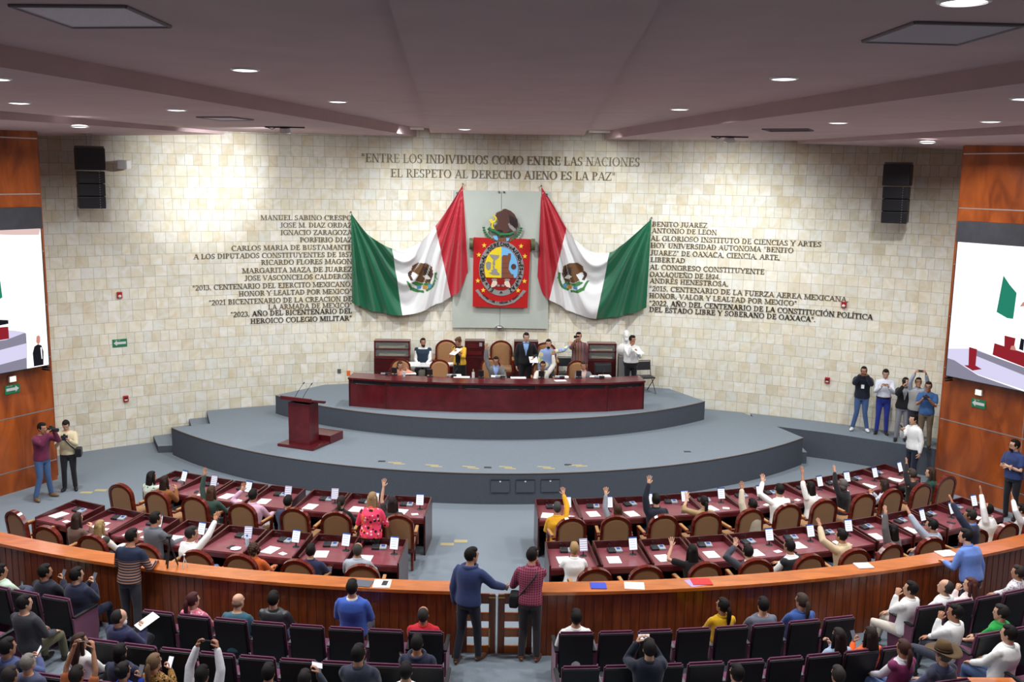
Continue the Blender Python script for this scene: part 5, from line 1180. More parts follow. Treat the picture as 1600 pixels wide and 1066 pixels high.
# ------------------------------------------------------------------ people
V3 = Vector
def ringloft(mb, rings, n=16, caps=True):
    """rings: (centre, side vector, front vector) with lengths as radii"""
    vs = []; fs = []
    for c, a, b in rings:
        for k in range(n):
            t = 2 * math.pi * k / n; vs.append(c + a * math.cos(t) + b * math.sin(t))
    for i in range(len(rings) - 1):
        o = i * n; fs += [(o + k, o + (k + 1) % n, o + n + (k + 1) % n, o + n + k) for k in range(n)]
    if caps: fs += [list(range(n))[::-1], [(len(rings) - 1) * n + k for k in range(n)]]
    mb.add(vs, fs, 0, True)
def limb(mb, pts, rad, n=12):
    """tapered tube with rounded ends through points"""
    P = [V3(p) for p in pts]; R = list(rad)
    d0 = (P[0] - P[1]).normalized(); d1 = (P[-1] - P[-2]).normalized()
    Q = [P[0] + d0 * R[0] * .85, P[0] + d0 * R[0] * .5] + P + [P[-1] + d1 * R[-1] * .5, P[-1] + d1 * R[-1] * .85]
    RR = [R[0] * .45, R[0] * .85] + R + [R[-1] * .85, R[-1] * .45]
    rings = []; prev = None
    for i, p in enumerate(Q):
        t = (Q[min(i + 1, len(Q) - 1)] - Q[max(i - 1, 0)]).normalized()
        a = (prev - t * prev.dot(t)) if prev is not None else t.orthogonal()
        a = a.normalized() if a.length > 1e-5 else t.orthogonal().normalized()
        prev = a; rings.append((p, a * RR[i], t.cross(a) * RR[i]))
    ringloft(mb, rings, n)
def blob(mb, c, ax, ay, az, nu=14, nv=9):
    vs = []; fs = []
    for j in range(nv + 1):
        t = -math.pi / 2 + math.pi * j / nv
        for k in range(nu):
            a = 2 * math.pi * k / nu; vs.append(c + ax * (math.cos(t) * math.cos(a)) + ay * (math.cos(t) * math.sin(a)) + az * math.sin(t))
    for j in range(nv): fs += [(j * nu + k, j * nu + (k + 1) % nu, (j + 1) * nu + (k + 1) % nu, (j + 1) * nu + k) for k in range(nu)]
    mb.add(vs, fs, 0, True)
PENDING = []
def remesh_later(mb, name, m_, parent, vox, smooth=2, extra=None):
    o = mb.build(name, m_, parent)
    md = o.modifiers.new('r', 'REMESH'); md.mode = 'VOXEL'; md.voxel_size = vox; md.use_smooth_shade = True
    if smooth: s_ = o.modifiers.new('s', 'SMOOTH'); s_.iterations = smooth; s_.factor = .5
    PENDING.append((o, extra, m_)); return o
def bake_pending():
    bpy.context.view_layer.update(); dg = bpy.context.evaluated_depsgraph_get(); res = []
    for o, extra, m_ in PENDING: res.append(bpy.data.meshes.new_from_object(o.evaluated_get(dg)))
    for (o, extra, m_), me in zip(PENDING, res):
        o.modifiers.clear(); old = o.data
        if extra is not None and extra.v:
            bm = bmesh.new(); bm.from_mesh(me); vv = [bm.verts.new(q) for q in extra.v]
            for f in extra.f:
                try: bm.faces.new([vv[i] for i in f]).smooth = True
                except ValueError: pass
            bm.to_mesh(me); bm.free()
        me.materials.clear(); me.materials.append(m_); me.polygons.foreach_set('use_smooth', [True] * len(me.polygons))
        o.data = me; me.name = o.name; bpy.data.meshes.remove(old)
    PENDING.clear()
SKINS = [srgb(192, 142, 114), srgb(178, 126, 98), srgb(206, 160, 134), srgb(162, 112, 86)]
def skin(i): return mat('skin_%d' % i, SKINS[i % 4], .55, spec=.35, noise=.04, scale=30)
def cloth(c, kind=''):
    if isinstance(c, str): return PATT[c]
    return mat('cloth_%d_%d_%d' % c, srgb(*c), .85, spec=.2, noise=.06, scale=25, sheen=.15)
def leather(c): return mat('leather_%d_%d_%d' % c, srgb(*c), .4, spec=.5)
def hairm(c): return mat('hair_%d_%d_%d' % c, srgb(*c), .6, spec=.2, noise=.25, scale=40, stretch=(4, 4, .6), bump=.4, bscale=60)
PATT = {}
def patt(n, cols, kind, scale): PATT[n] = pattern_mat('print_' + n, [srgb(*c) for c in cols], kind, scale)
patt('plaid', [(112, 34, 58), (150, 84, 104)], 'plaid', 9); patt('lowstripe', [(44, 52, 74), (176, 132, 108)], 'lowstripe', 7.5)
patt('floralpink', [(222, 130, 148), (244, 214, 218), (180, 50, 70)], 'blot', 22); patt('eyesred', [(236, 70, 104), (244, 120, 60), (40, 30, 40), (240, 220, 220)], 'blot', 9)
patt('leopard', [(150, 112, 62), (40, 28, 20), (196, 160, 100)], 'blot', 26); patt('vstripe', [(34, 38, 62), (200, 160, 130), (150, 60, 70)], 'vstripe', 8); patt('finestripe', [(226, 226, 232), (150, 156, 190)], 'vstripe', 22)
patt('patchwork', [(150, 170, 220), (236, 226, 170), (170, 220, 190), (226, 190, 200)], 'blot', 5); patt('whitefloral', [(236, 234, 234), (200, 170, 180), (150, 150, 170)], 'blot', 24)
patt('greenpatch', [(190, 200, 190), (92, 138, 92), (226, 214, 214)], 'blot', 12)
HANDS = {}
M_eye = mat('eye_white', srgb(230, 226, 220), .3); M_iris = mat('iris', srgb(40, 26, 18), .3)
def hand(mb, fing, w, d, n, side, style, k):
    """palm into the body mesh, five fingers as chains rooted in the palm; w wrist, d to the finger tips, n out of the palm"""
    d = d.normalized(); n = (n - d * n.dot(d)).normalized(); a = d.cross(n).normalized()
    pc = w + d * .048 * k
    blob(mb, pc, a * .041 * k, d * .056 * k, n * .018 * k, 10, 7); limb(mb, [w - d * .02 * k, w + d * .03 * k], [.027 * k, .027 * k], 10)
    bend = {'open': 4, 'relax': 22, 'curl': 48, 'flat': 2}[style]; fan = {'open': 9, 'relax': 3, 'curl': 1, 'flat': 2}[style]
    for i, ln in enumerate((.068, .077, .072, .057)):
        off = (i - 1.5) * .0205; b = pc + d * (.04 - abs(i - 1.4) * .004) * k + a * off * k * (-side)
        th = R_(fan * (i - 1.5)) * (-side); dd = (d * math.cos(th) + a * math.sin(th)).normalized(); pts = [b - dd * .012 * k]; cur = b; pts.append(cur); ang = 0
        for seg in (.45, .32, .23):
            ang += R_(bend + 3 * i * (style == 'relax')); v = dd * math.cos(ang) + n * math.sin(ang); cur = cur + v * ln * seg * k * 1.05; pts.append(cur)
        limb(fing, pts, [.0092 * k, .0092 * k, .0088 * k, .0082 * k, .0072 * k], 7)
    ts = a * side  # the thumb side
    tb = pc - d * .018 * k + ts * .032 * k; td = (d * .75 + ts * .75 + n * (.25 if style != 'curl' else .8)).normalized(); t1 = tb + td * .034 * k; t2 = t1 + (td + d * .5 + n * (.2 if style != 'curl' else .9)).normalized() * .028 * k
    limb(fing, [tb - td * .012 * k, tb, t1, t2], [.012 * k, .012 * k, .0105 * k, .0085 * k], 7)
    return pc
def ik(S, T, l1, l2, pole):
    v = T - S; D_ = v.length; m = (l1 + l2) * .985
    if D_ > m: T = S + v * (m / D_); v = T - S; D_ = m
    D_ = max(D_, abs(l1 - l2) + .02); x = (l1 * l1 - l2 * l2 + D_ * D_) / (2 * D_); h_ = math.sqrt(max(0, l1 * l1 - x * x)); dn = v.normalized()
    p = pole - dn * pole.dot(dn); p = p.normalized() if p.length > 1e-4 else V3((1, 0, 0))
    return S + dn * x + p * h_, T
def person(P):
    X, Y, zf, pose, rz, h, lean, hy, hp, Lh, Rh, top, bot, shoe, hair, ex, label = P
    k = h / 1.72; fem = 'f' in ex.get('s', 'm'); fat = ex.get('w', 1.0); rz = R_(rz); sit = pose == 'sit'
    sk = skin(ex.get('sk', hash(label) % 2 if 0 else len(label) % 3)); vox = ex.get('vox', .0135)
    u = V3((0, math.sin(lean), math.cos(lean))); f0 = V3((0, math.cos(lean), -math.sin(lean))); s0 = V3((1, 0, 0))
    p0 = V3((0, 0, (.575 if sit else .93 * k + ex.get('dz', 0)) + (ex.get('dz', 0) if sit else 0)))
    tw = R_(ex.get('tw', 0))
    def fr(t):   # side and front vectors twisted towards the shoulders
        a = tw * max(0, min(1, t / .4)); return s0 * math.cos(a) + f0 * math.sin(a), f0 * math.cos(a) - s0 * math.sin(a)
    def tc(t): return p0 + u * (t * k) + f0 * ex.get('hunch', 0.0) * k * max(0, t - .2) ** 2 * 3
    TR = ([(-.11, .12, .095), (-.05, .16, .115), (.03, .172, .12), (.12, .15, .105), (.2, .135, .098), (.3, .15, .12), (.37, .155, .128), (.43, .155, .105), (.475, .13, .085), (.505, .075, .065), (.53, .052, .054)] if fem else
          [(-.11, .12, .095), (-.05, .158, .115), (.03, .165, .118), (.12, .156, .11), (.2, .155, .108), (.3, .17, .118), (.37, .178, .12), (.43, .178, .11), (.475, .15, .092), (.505, .085, .072), (.53, .06, .06)])
    def trunk(mb, g, t0=-.12, t1=.53, flare=0.0, gtop=None):
        rings = []
        for t, rx, ry in [r for r in TR if t0 <= r[0] <= t1]:
            s_, f_ = fr(t); gg = g + flare * max(0, (.1 - t) / .2) if t > -.2 else g
            fx = fat if t < .4 else 1.0
            rings.append((tc(t) + f_ * (.02 * (fat - 1) * 3 * (t < .3)) * k, s_ * (rx * fx + gg) * k, f_ * (ry * (fx * 1.06 if fat > 1 else 1) + gg) * k))
        ringloft(mb, rings, 20)
    shx = .158 if fem else .178
    S_ = {}; body = MB(); fing = MB(); trunk(body, -.012)
    # head frame
    hyr, hpr = R_(hy), R_(hp); s5, f5 = fr(.5)
    yaw = tw + hyr - 0
    hf = V3((-math.sin(yaw) * math.cos(hpr), math.cos(yaw) * math.cos(hpr), math.sin(hpr))); hs = V3((math.cos(yaw), math.sin(yaw), 0)); hu = hs.cross(hf)
    nb = tc(.50); hc = tc(.655) + f0 * .012 * k + hf * .018 * k + V3((0, 0, -.0))
    limb(body, [nb, hc - hu * .06 * k - hf * .015 * k], [.058 * k * (.9 if fem else 1), .055 * k * (.9 if fem else 1)], 14)
    HR = [(-.118, .02, .04, .078), (-.098, .042, .0, .088), (-.062, .058, -.05, .092), (-.02, .068, -.084, .093), (.02, .073, -.098, .092), (.06, .072, -.098, .086), (.09, .058, -.082, .066), (.11, .034, -.05, .036), (.118, .012, -.02, .012)]
    ringloft(body, [(hc + hu * z * k + hf * (y0 + y1) / 2 * k, hs * rx * k, hf * (y1 - y0) / 2 * k) for z, rx, y0, y1 in HR], 18)
    blob(body, hc + hf * .094 * k - hu * .022 * k, hs * .016 * k, hf * .022 * k, hu * .026 * k, 8, 6); blob(body, hc + hf * .085 * k + hu * .022 * k, hs * .05 * k, hf * .014 * k, hu * .012 * k, 10, 6)
    for sd in (-1, 1): blob(body, hc + hs * sd * .073 * k - hf * .01 * k - hu * .01 * k, hs * .012 * k, hf * .02 * k, hu * .031 * k, 8, 6)
    # arms
    arms_ = {}
    for sd, spec in ((-1, Lh), (1, Rh)):
        s4, f4 = fr(.455); sh = tc(.432) + s4 * (sd * shx * k)
        zb = p0.z; style = 'relax'; dirv = None; nrm = None; pole = V3((sd * .55, -.45, -1))
        if isinstance(spec, str):
            q = {'side': (.235, .03, -.10), 'lap': (.13, .36, .10), 'desk': (.19, .43, .20), 'cross': (-.005, .195, .22), 'hold': (.09, .33, .36), 'film': (.085, .30, .59), 'up': (.13, .22, .93), 'chin': (.05, .20, .50), 'thigh': (.17, .3, .1), 'rail': (.2, .34, .16), 'low': (.2, .22, .12), 'phone': (.05, .30, .40), 'back': (.05, -.2, .12), 'point': (.62, .1, .42)}[spec]
            T = V3((sd * q[0] * k, q[1] * k, zb + q[2] * k)); T = V3((T.x, T.y + math.sin(lean) * q[2] * k, T.z))
            style = {'hold': 'curl', 'film': 'curl', 'up': 'curl', 'chin': 'curl', 'phone': 'curl', 'cross': 'relax', 'point': 'open'}.get(spec, 'relax')
            if spec in ('film', 'up', 'hold', 'phone'): nrm = V3((-sd, .1, .2)); dirv = V3((-sd * .25, .35, .9))
            if spec == 'cross': pole = V3((sd * 1, -.15, -.9)); dirv = V3((-sd, .1, .15))
            if spec == 'up': pole = V3((sd, -.1, -.3))
            if spec in ('desk', 'lap', 'thigh', 'rail'): nrm = V3((0, 0, -1)); dirv = V3((-sd * .3, 1, -.1 if spec != 'rail' else 0))
            if spec == 'side': nrm = V3((-sd, 0, 0)); dirv = V3((0, .15, -1))
        else:
            T = V3(spec[:3]); style = spec[3] if len(spec) > 3 else 'open'
            up_ = T.z > sh.z; pole = V3((sd * 1, -.25, -.45)) if up_ else pole
            if up_ and style == 'open': dirv = V3((0, .12, 1)) + (T - sh).normalized() * .5; nrm = V3((-.1 * sd, 1, .1))
        el, T = ik(sh, T, .285 * k, .25 * k, pole)
        fd = (T - el).normalized(); dirv = (dirv.normalized() * .7 + fd * .5) if dirv is not None else fd
        nrm = nrm if nrm is not None else V3((-sd, .2, 0))
        if abs(nrm.normalized().dot(dirv.normalized())) > .95: nrm = V3((0, 1, .3))
        limb(body, [sh, sh.lerp(el, .5), el, el.lerp(T, .4), T], [.04 * k, .04 * k, .035 * k, .035 * k, .026 * k])
        pc = hand(body, fing, T, dirv, nrm, sd, style, k)
        arms_[sd] = (sh, el, T, pc)
    # legs
    legs = {}
    lp = ex.get('leg', '')
    for sd in (-1, 1):
        hip = p0 + V3((sd * .088 * k, 0, -.02 * k))
        if sit:
            kn = V3((sd * (.115 if fem else .15) * k, .43 * k, .50 + ex.get('dz', 0) * .5)); an = V3((sd * .13 * k, (.40 + (.1 if sd > 0 else 0)) * k, .085)); toe = V3((sd * .05, 1, 0))
            if lp == 'cross' and sd > 0: kn = V3((.06 * k, .44 * k, .60)); an = V3((-.22 * k, .52 * k, .54)); toe = V3((-.5, .6, .5))
        else:
            st = ex.get('step', .0); kn = V3((sd * .1 * k, .03 + sd * st * .5, .49 * k)); an = V3((sd * (.115 + ex.get('wide', 0)) * k, sd * st - .02, .085 * k)); toe = V3((sd * .25, 1, 0))
        limb(body, [hip, hip.lerp(kn, .5), kn, kn.lerp(an, .35), an], [.08 * k, .07 * k, .05 * k, .048 * k, .034 * k]); legs[sd] = (hip, kn, an, toe.normalized())
    root = thing('person', label, 'person', (0, 0, 0), rz, ex.get('g'))
    rot = Matrix.Rotation(rz, 3, 'Z'); hw = rot @ hc; root.location = (X - hw.x, Y - hw.y, zf)
    remesh_later(body, 'body', sk, root, vox, 2, fing)
    # clothes
    tk, tcol = top[0], top[1]; g = {'shirt': .016, 'tee': .015, 'polo': .016, 'blouse': .016, 'jacket': .024, 'vest': .013, 'sweater': .02, 'puffer': .036, 'dress': .013, 'hoodie': .026, 'cardigan': .018}[tk]
    hem = {'jacket': -.06, 'blouse': -.06, 'sweater': -.05, 'hoodie': -.06, 'cardigan': -.12, 'puffer': -.05}.get(tk, -.02)
    if ex.get('tuck'): hem = .02
    if sit: hem = max(hem, -.05)
    def topmesh(g, hem, sl, t1=.515):
        mb = MB(); trunk(mb, g, hem - .03, t1, .012 if hem < 0 else 0)
        for sd in (-1, 1):
            sh, el, T, pc = arms_[sd]; sr = (.047 + g) * k; s4, f4 = fr(.45)
            inn = tc(.428) + s4 * (sd * shx * .62 * k)
            if sl == 'long': w_ = el.lerp(T, .93); limb(mb, [inn, sh, sh.lerp(el, .12), sh.lerp(el, .5), el, el.lerp(w_, .5), w_], [.058 * k, sr * .98, sr, (.047 + g) * k, (.041 + g) * k, (.038 + g * .9) * k, (.031 + g * .8) * k])
            elif sl == 'mid': w_ = el.lerp(T, .25); limb(mb, [inn, sh, sh.lerp(el, .5), el, w_], [.06 * k, sr, (.047 + g) * k, (.041 + g) * k, (.04 + g) * k])
            elif sl == 'short': w_ = sh.lerp(el, .62); limb(mb, [inn, sh, sh.lerp(w_, .5), w_], [.06 * k, sr, (.05 + g) * k, (.048 + g) * k])
            elif sl == 'none': limb(mb, [inn, sh], [.06 * k, (.046 + g) * k])
        return mb
    sl = ex.get('sl', {'tee': 'short', 'polo': 'short', 'vest': 'none', 'dress': 'none'}.get(tk, 'long'))
    if tk == 'vest':
        remesh_later(topmesh(.012, .02, ex.get('sl', 'long')), 'shirt', cloth(top[2]), root, .016)
        remesh_later(topmesh(.03, -.04, 'none', .48), 'vest', cloth(tcol), root, .016)
    elif tk == 'dress':
        remesh_later(topmesh(.013, -.02, 'none'), 'dress_bodice', cloth(tcol), root, .016)
        if len(top) > 2:
            remesh_later(topmesh(.022, -.02, 'mid', .475), 'cardigan', cloth(top[2]), root, .016)
            s_, f_ = fr(.3); mb = MB(); rows = [[tc(t) + s_ * (x * .075) * k + f_ * (np.interp(t, [q[0] for q in TR], [q[2] for q in TR]) + .03 - abs(x) * .012) * k for x in (-1, -.5, 0, .5, 1)] for t in (.48, .42, .36, .3, .24, .18, .12, .06, 0, -.05)]; mb.grid(rows); mb.grid([[q + f_ * -.006 for q in r][::-1] for r in rows]); mb.build('dress_front', cloth(tcol), root)
    else:
        m_ = leather(tcol) if ex.get('leather') else cloth(tcol)
        remesh_later(topmesh(g, hem, sl), {'tee': 'tee_shirt', 'polo': 'polo_shirt', 'puffer': 'puffer_jacket'}.get(tk, tk), m_, root, .016, 5)
        if tk in ('jacket', 'cardigan', 'hoodie') and len(top) > 2:     # what shows in the open front
            mb = MB(); s_, f_ = fr(.4); n = 7
            rows = []
            for i in range(n + 1):
                t = .50 - .30 * i / n; wdt = (.062 * (1 - i / n) + .012) ; ry = np.interp(t, [q[0] for q in TR], [q[2] for q in TR]); fx = fat * 1.06 if fat > 1 and t < .4 else 1
                rows.append([tc(t) + s_ * (x * wdt) * k + f_ * (ry * fx + g + .006 - abs(x) * .012) * k for x in (-1, -.5, 0, .5, 1)])
            mb.grid(rows); mb.grid([[q + f_ * -.006 for q in r][::-1] for r in rows]); mb.build('shirt_front', cloth(top[2]), root)
    if tk in ('shirt', 'polo', 'jacket', 'vest', 'puffer', 'hoodie', 'blouse'):
        mb = MB(); s_, f_ = fr(.5); c0 = tc(.505); ccol = top[2] if len(top) > 2 and tk in ('jacket', 'vest') else tcol; rows = []; big = tk in ('hoodie',)
        for zz, r in ((0, .066), (.03, .064), (.034, .07), (.0, .078)) if not big else ((-.01, .075), (.035, .095), (.02, .125), (-.03, .11)):
            rows.append([c0 + u * zz * k + (s_ * math.cos(a) + f_ * math.sin(a) * 1.02) * r * k for a in [2 * math.pi * j / 20 for j in range(21)]])
        mb.grid(rows); mb.build('hood' if big else 'collar', cloth(ccol), root)
    # below the waist
    if bot[0] == 'skirt' or tk == 'dress':
        col = bot[1] if bot[0] == 'skirt' else tcol; mb = MB(); s_, f_ = s0, V3((0, 1, 0)); zl = ex.get('len', .3)
        if not sit:
            ringloft(mb, [(p0 + V3((0, 0, .12 * k)), s_ * .16 * k, f_ * .12 * k), (p0, s_ * .185 * k, f_ * .14 * k), (p0 - V3((0, 0, .2 * k)), s_ * .2 * k, f_ * .15 * k), (p0 - V3((0, 0, (.9 - zl) * k)), s_ * .21 * k, f_ * .16 * k)], 24)
            remesh_later(mb, 'skirt', cloth(col), root, .016)
    if bot[0] == 'trousers':
        mb = MB(); trunk(mb, .012, -.13, .08)
        for sd in (-1, 1):
            hip, kn, an, toe = legs[sd]; lo = an + (kn - an) * .04
            limb(mb, [hip, hip.lerp(kn, .5), kn, kn.lerp(lo, .4), lo], [.094 * k, .082 * k, .064 * k, .06 * k, .054 * k])
        remesh_later(mb, 'trousers', cloth(bot[1]), root, .017)
        if ex.get('belt'):
            mb = MB(); s_, f_ = fr(.05); ringloft(mb, [(tc(.045) + u * z, s_ * (.165 * fat + .016) * k, f_ * (.118 * fat + .016) * k) for z in (-.018, .018)], 24); mb.build('belt', leather((40, 28, 20)), root)
    for sd in (-1, 1):
        hip, kn, an, toe = legs[sd]; mb = MB(); side_ = V3((toe.y, -toe.x, 0)).normalized(); upv = side_.cross(toe).normalized()
        if upv.z < 0: upv = -upv
        c = an + toe * .06 * k - upv * .045 * k
        blob(mb, c, side_ * .046 * k, toe * .135 * k, upv * .042 * k, 14, 8); blob(mb, an - upv * .015 * k, side_ * .045 * k, toe * .055 * k, upv * .05 * k, 12, 7)
        mb.v = [V3(q) for q in mb.v]; base = an - upv * .083 * k
        mb.v = [tuple(q - upv * min(0, (q - base).dot(upv))) for q in mb.v]; mb.build('shoe', leather(shoe), root)
    # hair and face
    hk, hcol = hair; hm = hairm(hcol); mb = MB(); a_, b_, c_ = hs * k, hf * k, hu * k
    top_c = hc + c_ * .022 - b_ * .02
    if hk in ('short', 'pony', 'bun', 'long', 'bob', 'curly', 'shortback'):
        blob(mb, top_c, a_ * .083, b_ * .099, c_ * .105, 22, 14)
        if hk in ('short', 'shortback'): blob(mb, hc + c_ * .09 + b_ * .012, a_ * .066, b_ * .07, c_ * .042, 14, 9)
    if hk in ('bob', 'pony', 'long', 'bun'): blob(mb, hc + c_ * .088 + b_ * .008, a_ * .068, b_ * .072, c_ * .036, 14, 9)
    if hk == 'fringe': blob(mb, hc - c_ * .012 - b_ * .022, a_ * .08, b_ * .088, c_ * .06, 20, 10)
    if hk == 'receding': blob(mb, hc + c_ * .014 - b_ * .034, a_ * .081, b_ * .092, c_ * .104, 20, 12)
    back = -b_
    if hk == 'long':
        dn = V3((0, 0, -1)) * k; r0 = hc + back * .055
        ringloft(mb, [(r0 + c_ * .06, a_ * .075, b_ * .05), (r0 + c_ * .0, a_ * .085, b_ * .06), (r0 + dn * .12 + back * .02, a_ * .092, b_ * .055), (r0 + dn * .22 + back * .035, a_ * .1, b_ * .045), (r0 + dn * .32 + back * .04, a_ * .09, b_ * .036), (r0 + dn * .40 + back * .035, a_ * .05, b_ * .02)], 18)
        for sd in (-1, 1): limb(mb, [hc + a_ * sd * .075 + c_ * .03, hc + a_ * sd * .082 - c_ * .05 + back * .01, hc + a_ * sd * .085 + dn * .16 + back * .01, hc + a_ * sd * .08 + dn * .24], [.02 * k, .024 * k, .026 * k, .015 * k], 10)
    if hk == 'bob':
        blob(mb, hc - c_ * .045 - b_ * .035, a_ * .09, b_ * .07, c_ * .09, 18, 10)
    if hk == 'pony':
        r0 = hc + back * .1 + c_ * .02; dn = V3((0, 0, -1)) * k; limb(mb, [r0, r0 + back * .035 + dn * .04, r0 + back * .03 + dn * .16, r0 + back * .02 + dn * .28], [.03 * k, .036 * k, .034 * k, .014 * k], 12)
    if hk == 'bun': blob(mb, hc + back * .1 + c_ * .05, a_ * .045, b_ * .04, c_ * .045)
    if hk == 'curly':
        rg = random.Random(len(label))
        for i in range(46):
            v = V3((rg.gauss(0, 1), rg.gauss(-.5, 1), rg.gauss(.25, .9))).normalized(); blob(mb, top_c + a_ * v.x * .09 + b_ * v.y * .1 + c_ * v.z * .1 - c_ * .02, a_ * .03, b_ * .03, c_ * .03, 8, 6)
    if hk != 'bald' and mb.v: mb.build('hair', hm, root)
    if ex.get('beard'):
        mb = MB(); blob(mb, hc + b_ * .062 - c_ * .088, a_ * .05, b_ * .04, c_ * .042); mb.build('beard', hm, root)
    for sd in (-1, 1):
        e = hc + a_ * sd * .031 + b_ * .088 + c_ * .008
        mb = MB(); blob(mb, e, a_ * .0135, b_ * .009, c_ * .0085, 8, 6); n_ = len(mb.f); blob(mb, e + b_ * .006, a_ * .0062, b_ * .0045, c_ * .0065, 8, 6); mb.m = [0] * n_ + [1] * (len(mb.f) - n_); mb.build('eye', [M_eye, M_iris], root)
        mb = MB(); limb(mb, [e + c_ * .02 + a_ * sd * -.014 + b_ * .006, e + c_ * .024 + b_ * .008, e + c_ * .018 + a_ * sd * .018 - b_ * .003], [.0035 * k, .0045 * k, .003 * k], 6); mb.build('eyebrow', hm if hk != 'bald' else hairm((50, 40, 34)), root)
    mb = MB(); blob(mb, hc + b_ * .088 - c_ * .06, a_ * .023, b_ * .008, c_ * .008, 10, 6); mb.build('mouth', mat('lips', srgb(150, 84, 76), .5), root)
    if ex.get('mask'): mb = MB(); blob(mb, hc + b_ * .07 - c_ * .055, a_ * .06, b_ * .05, c_ * .052); mb.build('face_mask', M_white, root)
    if ex.get('glasses'):
        mb = MB()
        for sd in (-1, 1):
            c = hc + a_ * sd * .033 + b_ * .104 + c_ * .006; lp_ = [c + a_ * .025 * math.cos(t) + c_ * .019 * math.sin(t) for t in [2 * math.pi * j / 10 for j in range(11)]]; mb.tube(lp_, .0028 * k, 5)
            mb.tube([c + a_ * sd * .025, hc + a_ * sd * .08 - b_ * .01 + c_ * .01], .0026 * k, 5)
        mb.build('glasses', M_black, root)
    if ex.get('hat'):
        mb = MB(); hc2 = hc + c_ * .06; ringloft(mb, [(hc2, a_ * .1, b_ * .115), (hc2 + c_ * .07, a_ * .095, b_ * .105), (hc2 + c_ * .125, a_ * .07, b_ * .085), (hc2 + c_ * .135, a_ * .03, b_ * .05)], 20)
        rows = [[hc2 + a_ * r * math.cos(t) + b_ * r * 1.12 * math.sin(t) + c_ * (.055 * abs(math.cos(t)) ** 3 * (r - .1) / .1 + .012 * 0 + z) for t in [2 * math.pi * j / 28 for j in range(29)]] for r, z in ((.095, .004), (.15, 0), (.205, 0), (.205, -.008), (.15, -.008), (.095, -.006))]
        mb.grid(rows); hat_ = mb.build('hat', cloth((88, 66, 40)), root); mb = MB(); ringloft(mb, [(hc2 + c_ * z, a_ * .102, b_ * .117) for z in (.012, .036)], 20); mb.build('hat_band', leather((46, 32, 20)), hat_)
    if ex.get('strap'):
        s_, f_ = fr(.3); mb = MB(); A = [tc(.47) + s_ * .12 * k, tc(.40) + s_ * .09 * k - f_ * .155 * k, tc(.2) - s_ * .06 * k - f_ * .15 * k, tc(.03) - s_ * .19 * k - f_ * .02 * k]; B_ = [tc(.03) - s_ * .19 * k + f_ * .05 * k, tc(.2) - s_ * .07 * k + f_ * .15 * k, tc(.40) + s_ * .07 * k + f_ * .155 * k, tc(.47) + s_ * .12 * k]
        mb.tube(A + B_, .012, 6); mb.build('bag_strap', cloth((34, 32, 36)), root)
        mb = MB(); mb.rbox(tc(.0) - s_ * .24 * k + f_ * .06, (.14, .26, .2), .04); mb.build('shoulder_bag', cloth((26, 26, 30)), root)
    if ex.get('badge'):
        s_, f_ = fr(.3); mb = MB(); mb.box(tc(.28) + f_ * (.118 + g + .012) * k, (.075, .008, .1)); mb.build('name_badge', M_white, root)
    W = root.matrix_basis
    M3 = Matrix.Translation(root.location) @ Matrix.Rotation(rz, 4, 'Z')
    HANDS[label] = {'L': M3 @ arms_[-1][3], 'R': M3 @ arms_[1][3], 'rz': rz, 'head': M3 @ hc, 'hf': rot @ hf}
    return root
def aim_matrix(loc, fwd):
    """x right, y along fwd, z up-ish"""
    f = V3(fwd).normalized(); r = f.cross(V3((0, 0, 1))).normalized(); u_ = r.cross(f); return Matrix(((r.x, f.x, u_.x, loc[0]), (r.y, f.y, u_.y, loc[1]), (r.z, f.z, u_.z, loc[2]), (0, 0, 0, 1)))
def held_phone(who, hands='R', label='', land=False, lit=None):
    H = HANDS[who]; a = H['R'] if hands in 'R' else H['L'] if hands == 'L' else (H['R'] + H['L']) / 2
    fwd = (a - H['head']).normalized(); pos = a + V3((0, 0, .055 if hands != 'B' else .03)) + fwd * .012
    t = thing('smartphone', label, 'phone', (0, 0, 0), 0, 'phones held by people'); t.matrix_world = aim_matrix(pos, fwd)
    d = (.15, .009, .075) if land else (.075, .009, .15)
    MB().rbox((0, 0, 0), d, .004).build('case', M_black, t); MB().box((0, -.0052, 0), (d[0] - .008, .001, d[2] - .008)).build('display', lit or glow('phone_dim', (.25, .25, .3), .5), t)
def held_camera(who, label, hands='B', big=True, off=0.0):
    H = HANDS[who]; a = (H['R'] + H['L']) / 2 if hands == 'B' else H[hands]; hf = H['hf']; pos = a + V3((0, 0, .03))
    t = thing('camera', label, 'camera', (0, 0, 0)); t.matrix_world = aim_matrix(pos, V3((hf.x, hf.y, 0)))
    MB().rbox((0, 0, 0), (.14, .07, .1), .012).build('body', M_black, t); MB().rbox((0, 0, .06), (.05, .06, .04), .01).build('finder', M_black, t)
    MB().cyl((0, .03, 0), (0, .19 if big else .1, 0), .038, .042, 18).build('lens', M_black, t); MB().cyl((0, .191 if big else .101, 0), (0, .193 if big else .103, 0), .036, .036, 18).build('lens_glass', mat('lens_glass', srgb(40, 44, 60), .08), t)
def held_paper(who, hands, label, tilt=.4):
    H = HANDS[who]; a = H['R'] if hands == 'R' else H['L'] if hands == 'L' else (H['R'] + H['L']) / 2; hf = H['hf']
    o = MB().box((0, 0.05, 0), (.22, .3, .004)).build('paper_sheets', M_white); f = V3((hf.x, hf.y, -tilt)); o.matrix_world = aim_matrix(a + V3((0, 0, .025)), f); tag(o, label, 'papers', 'papers held by people')
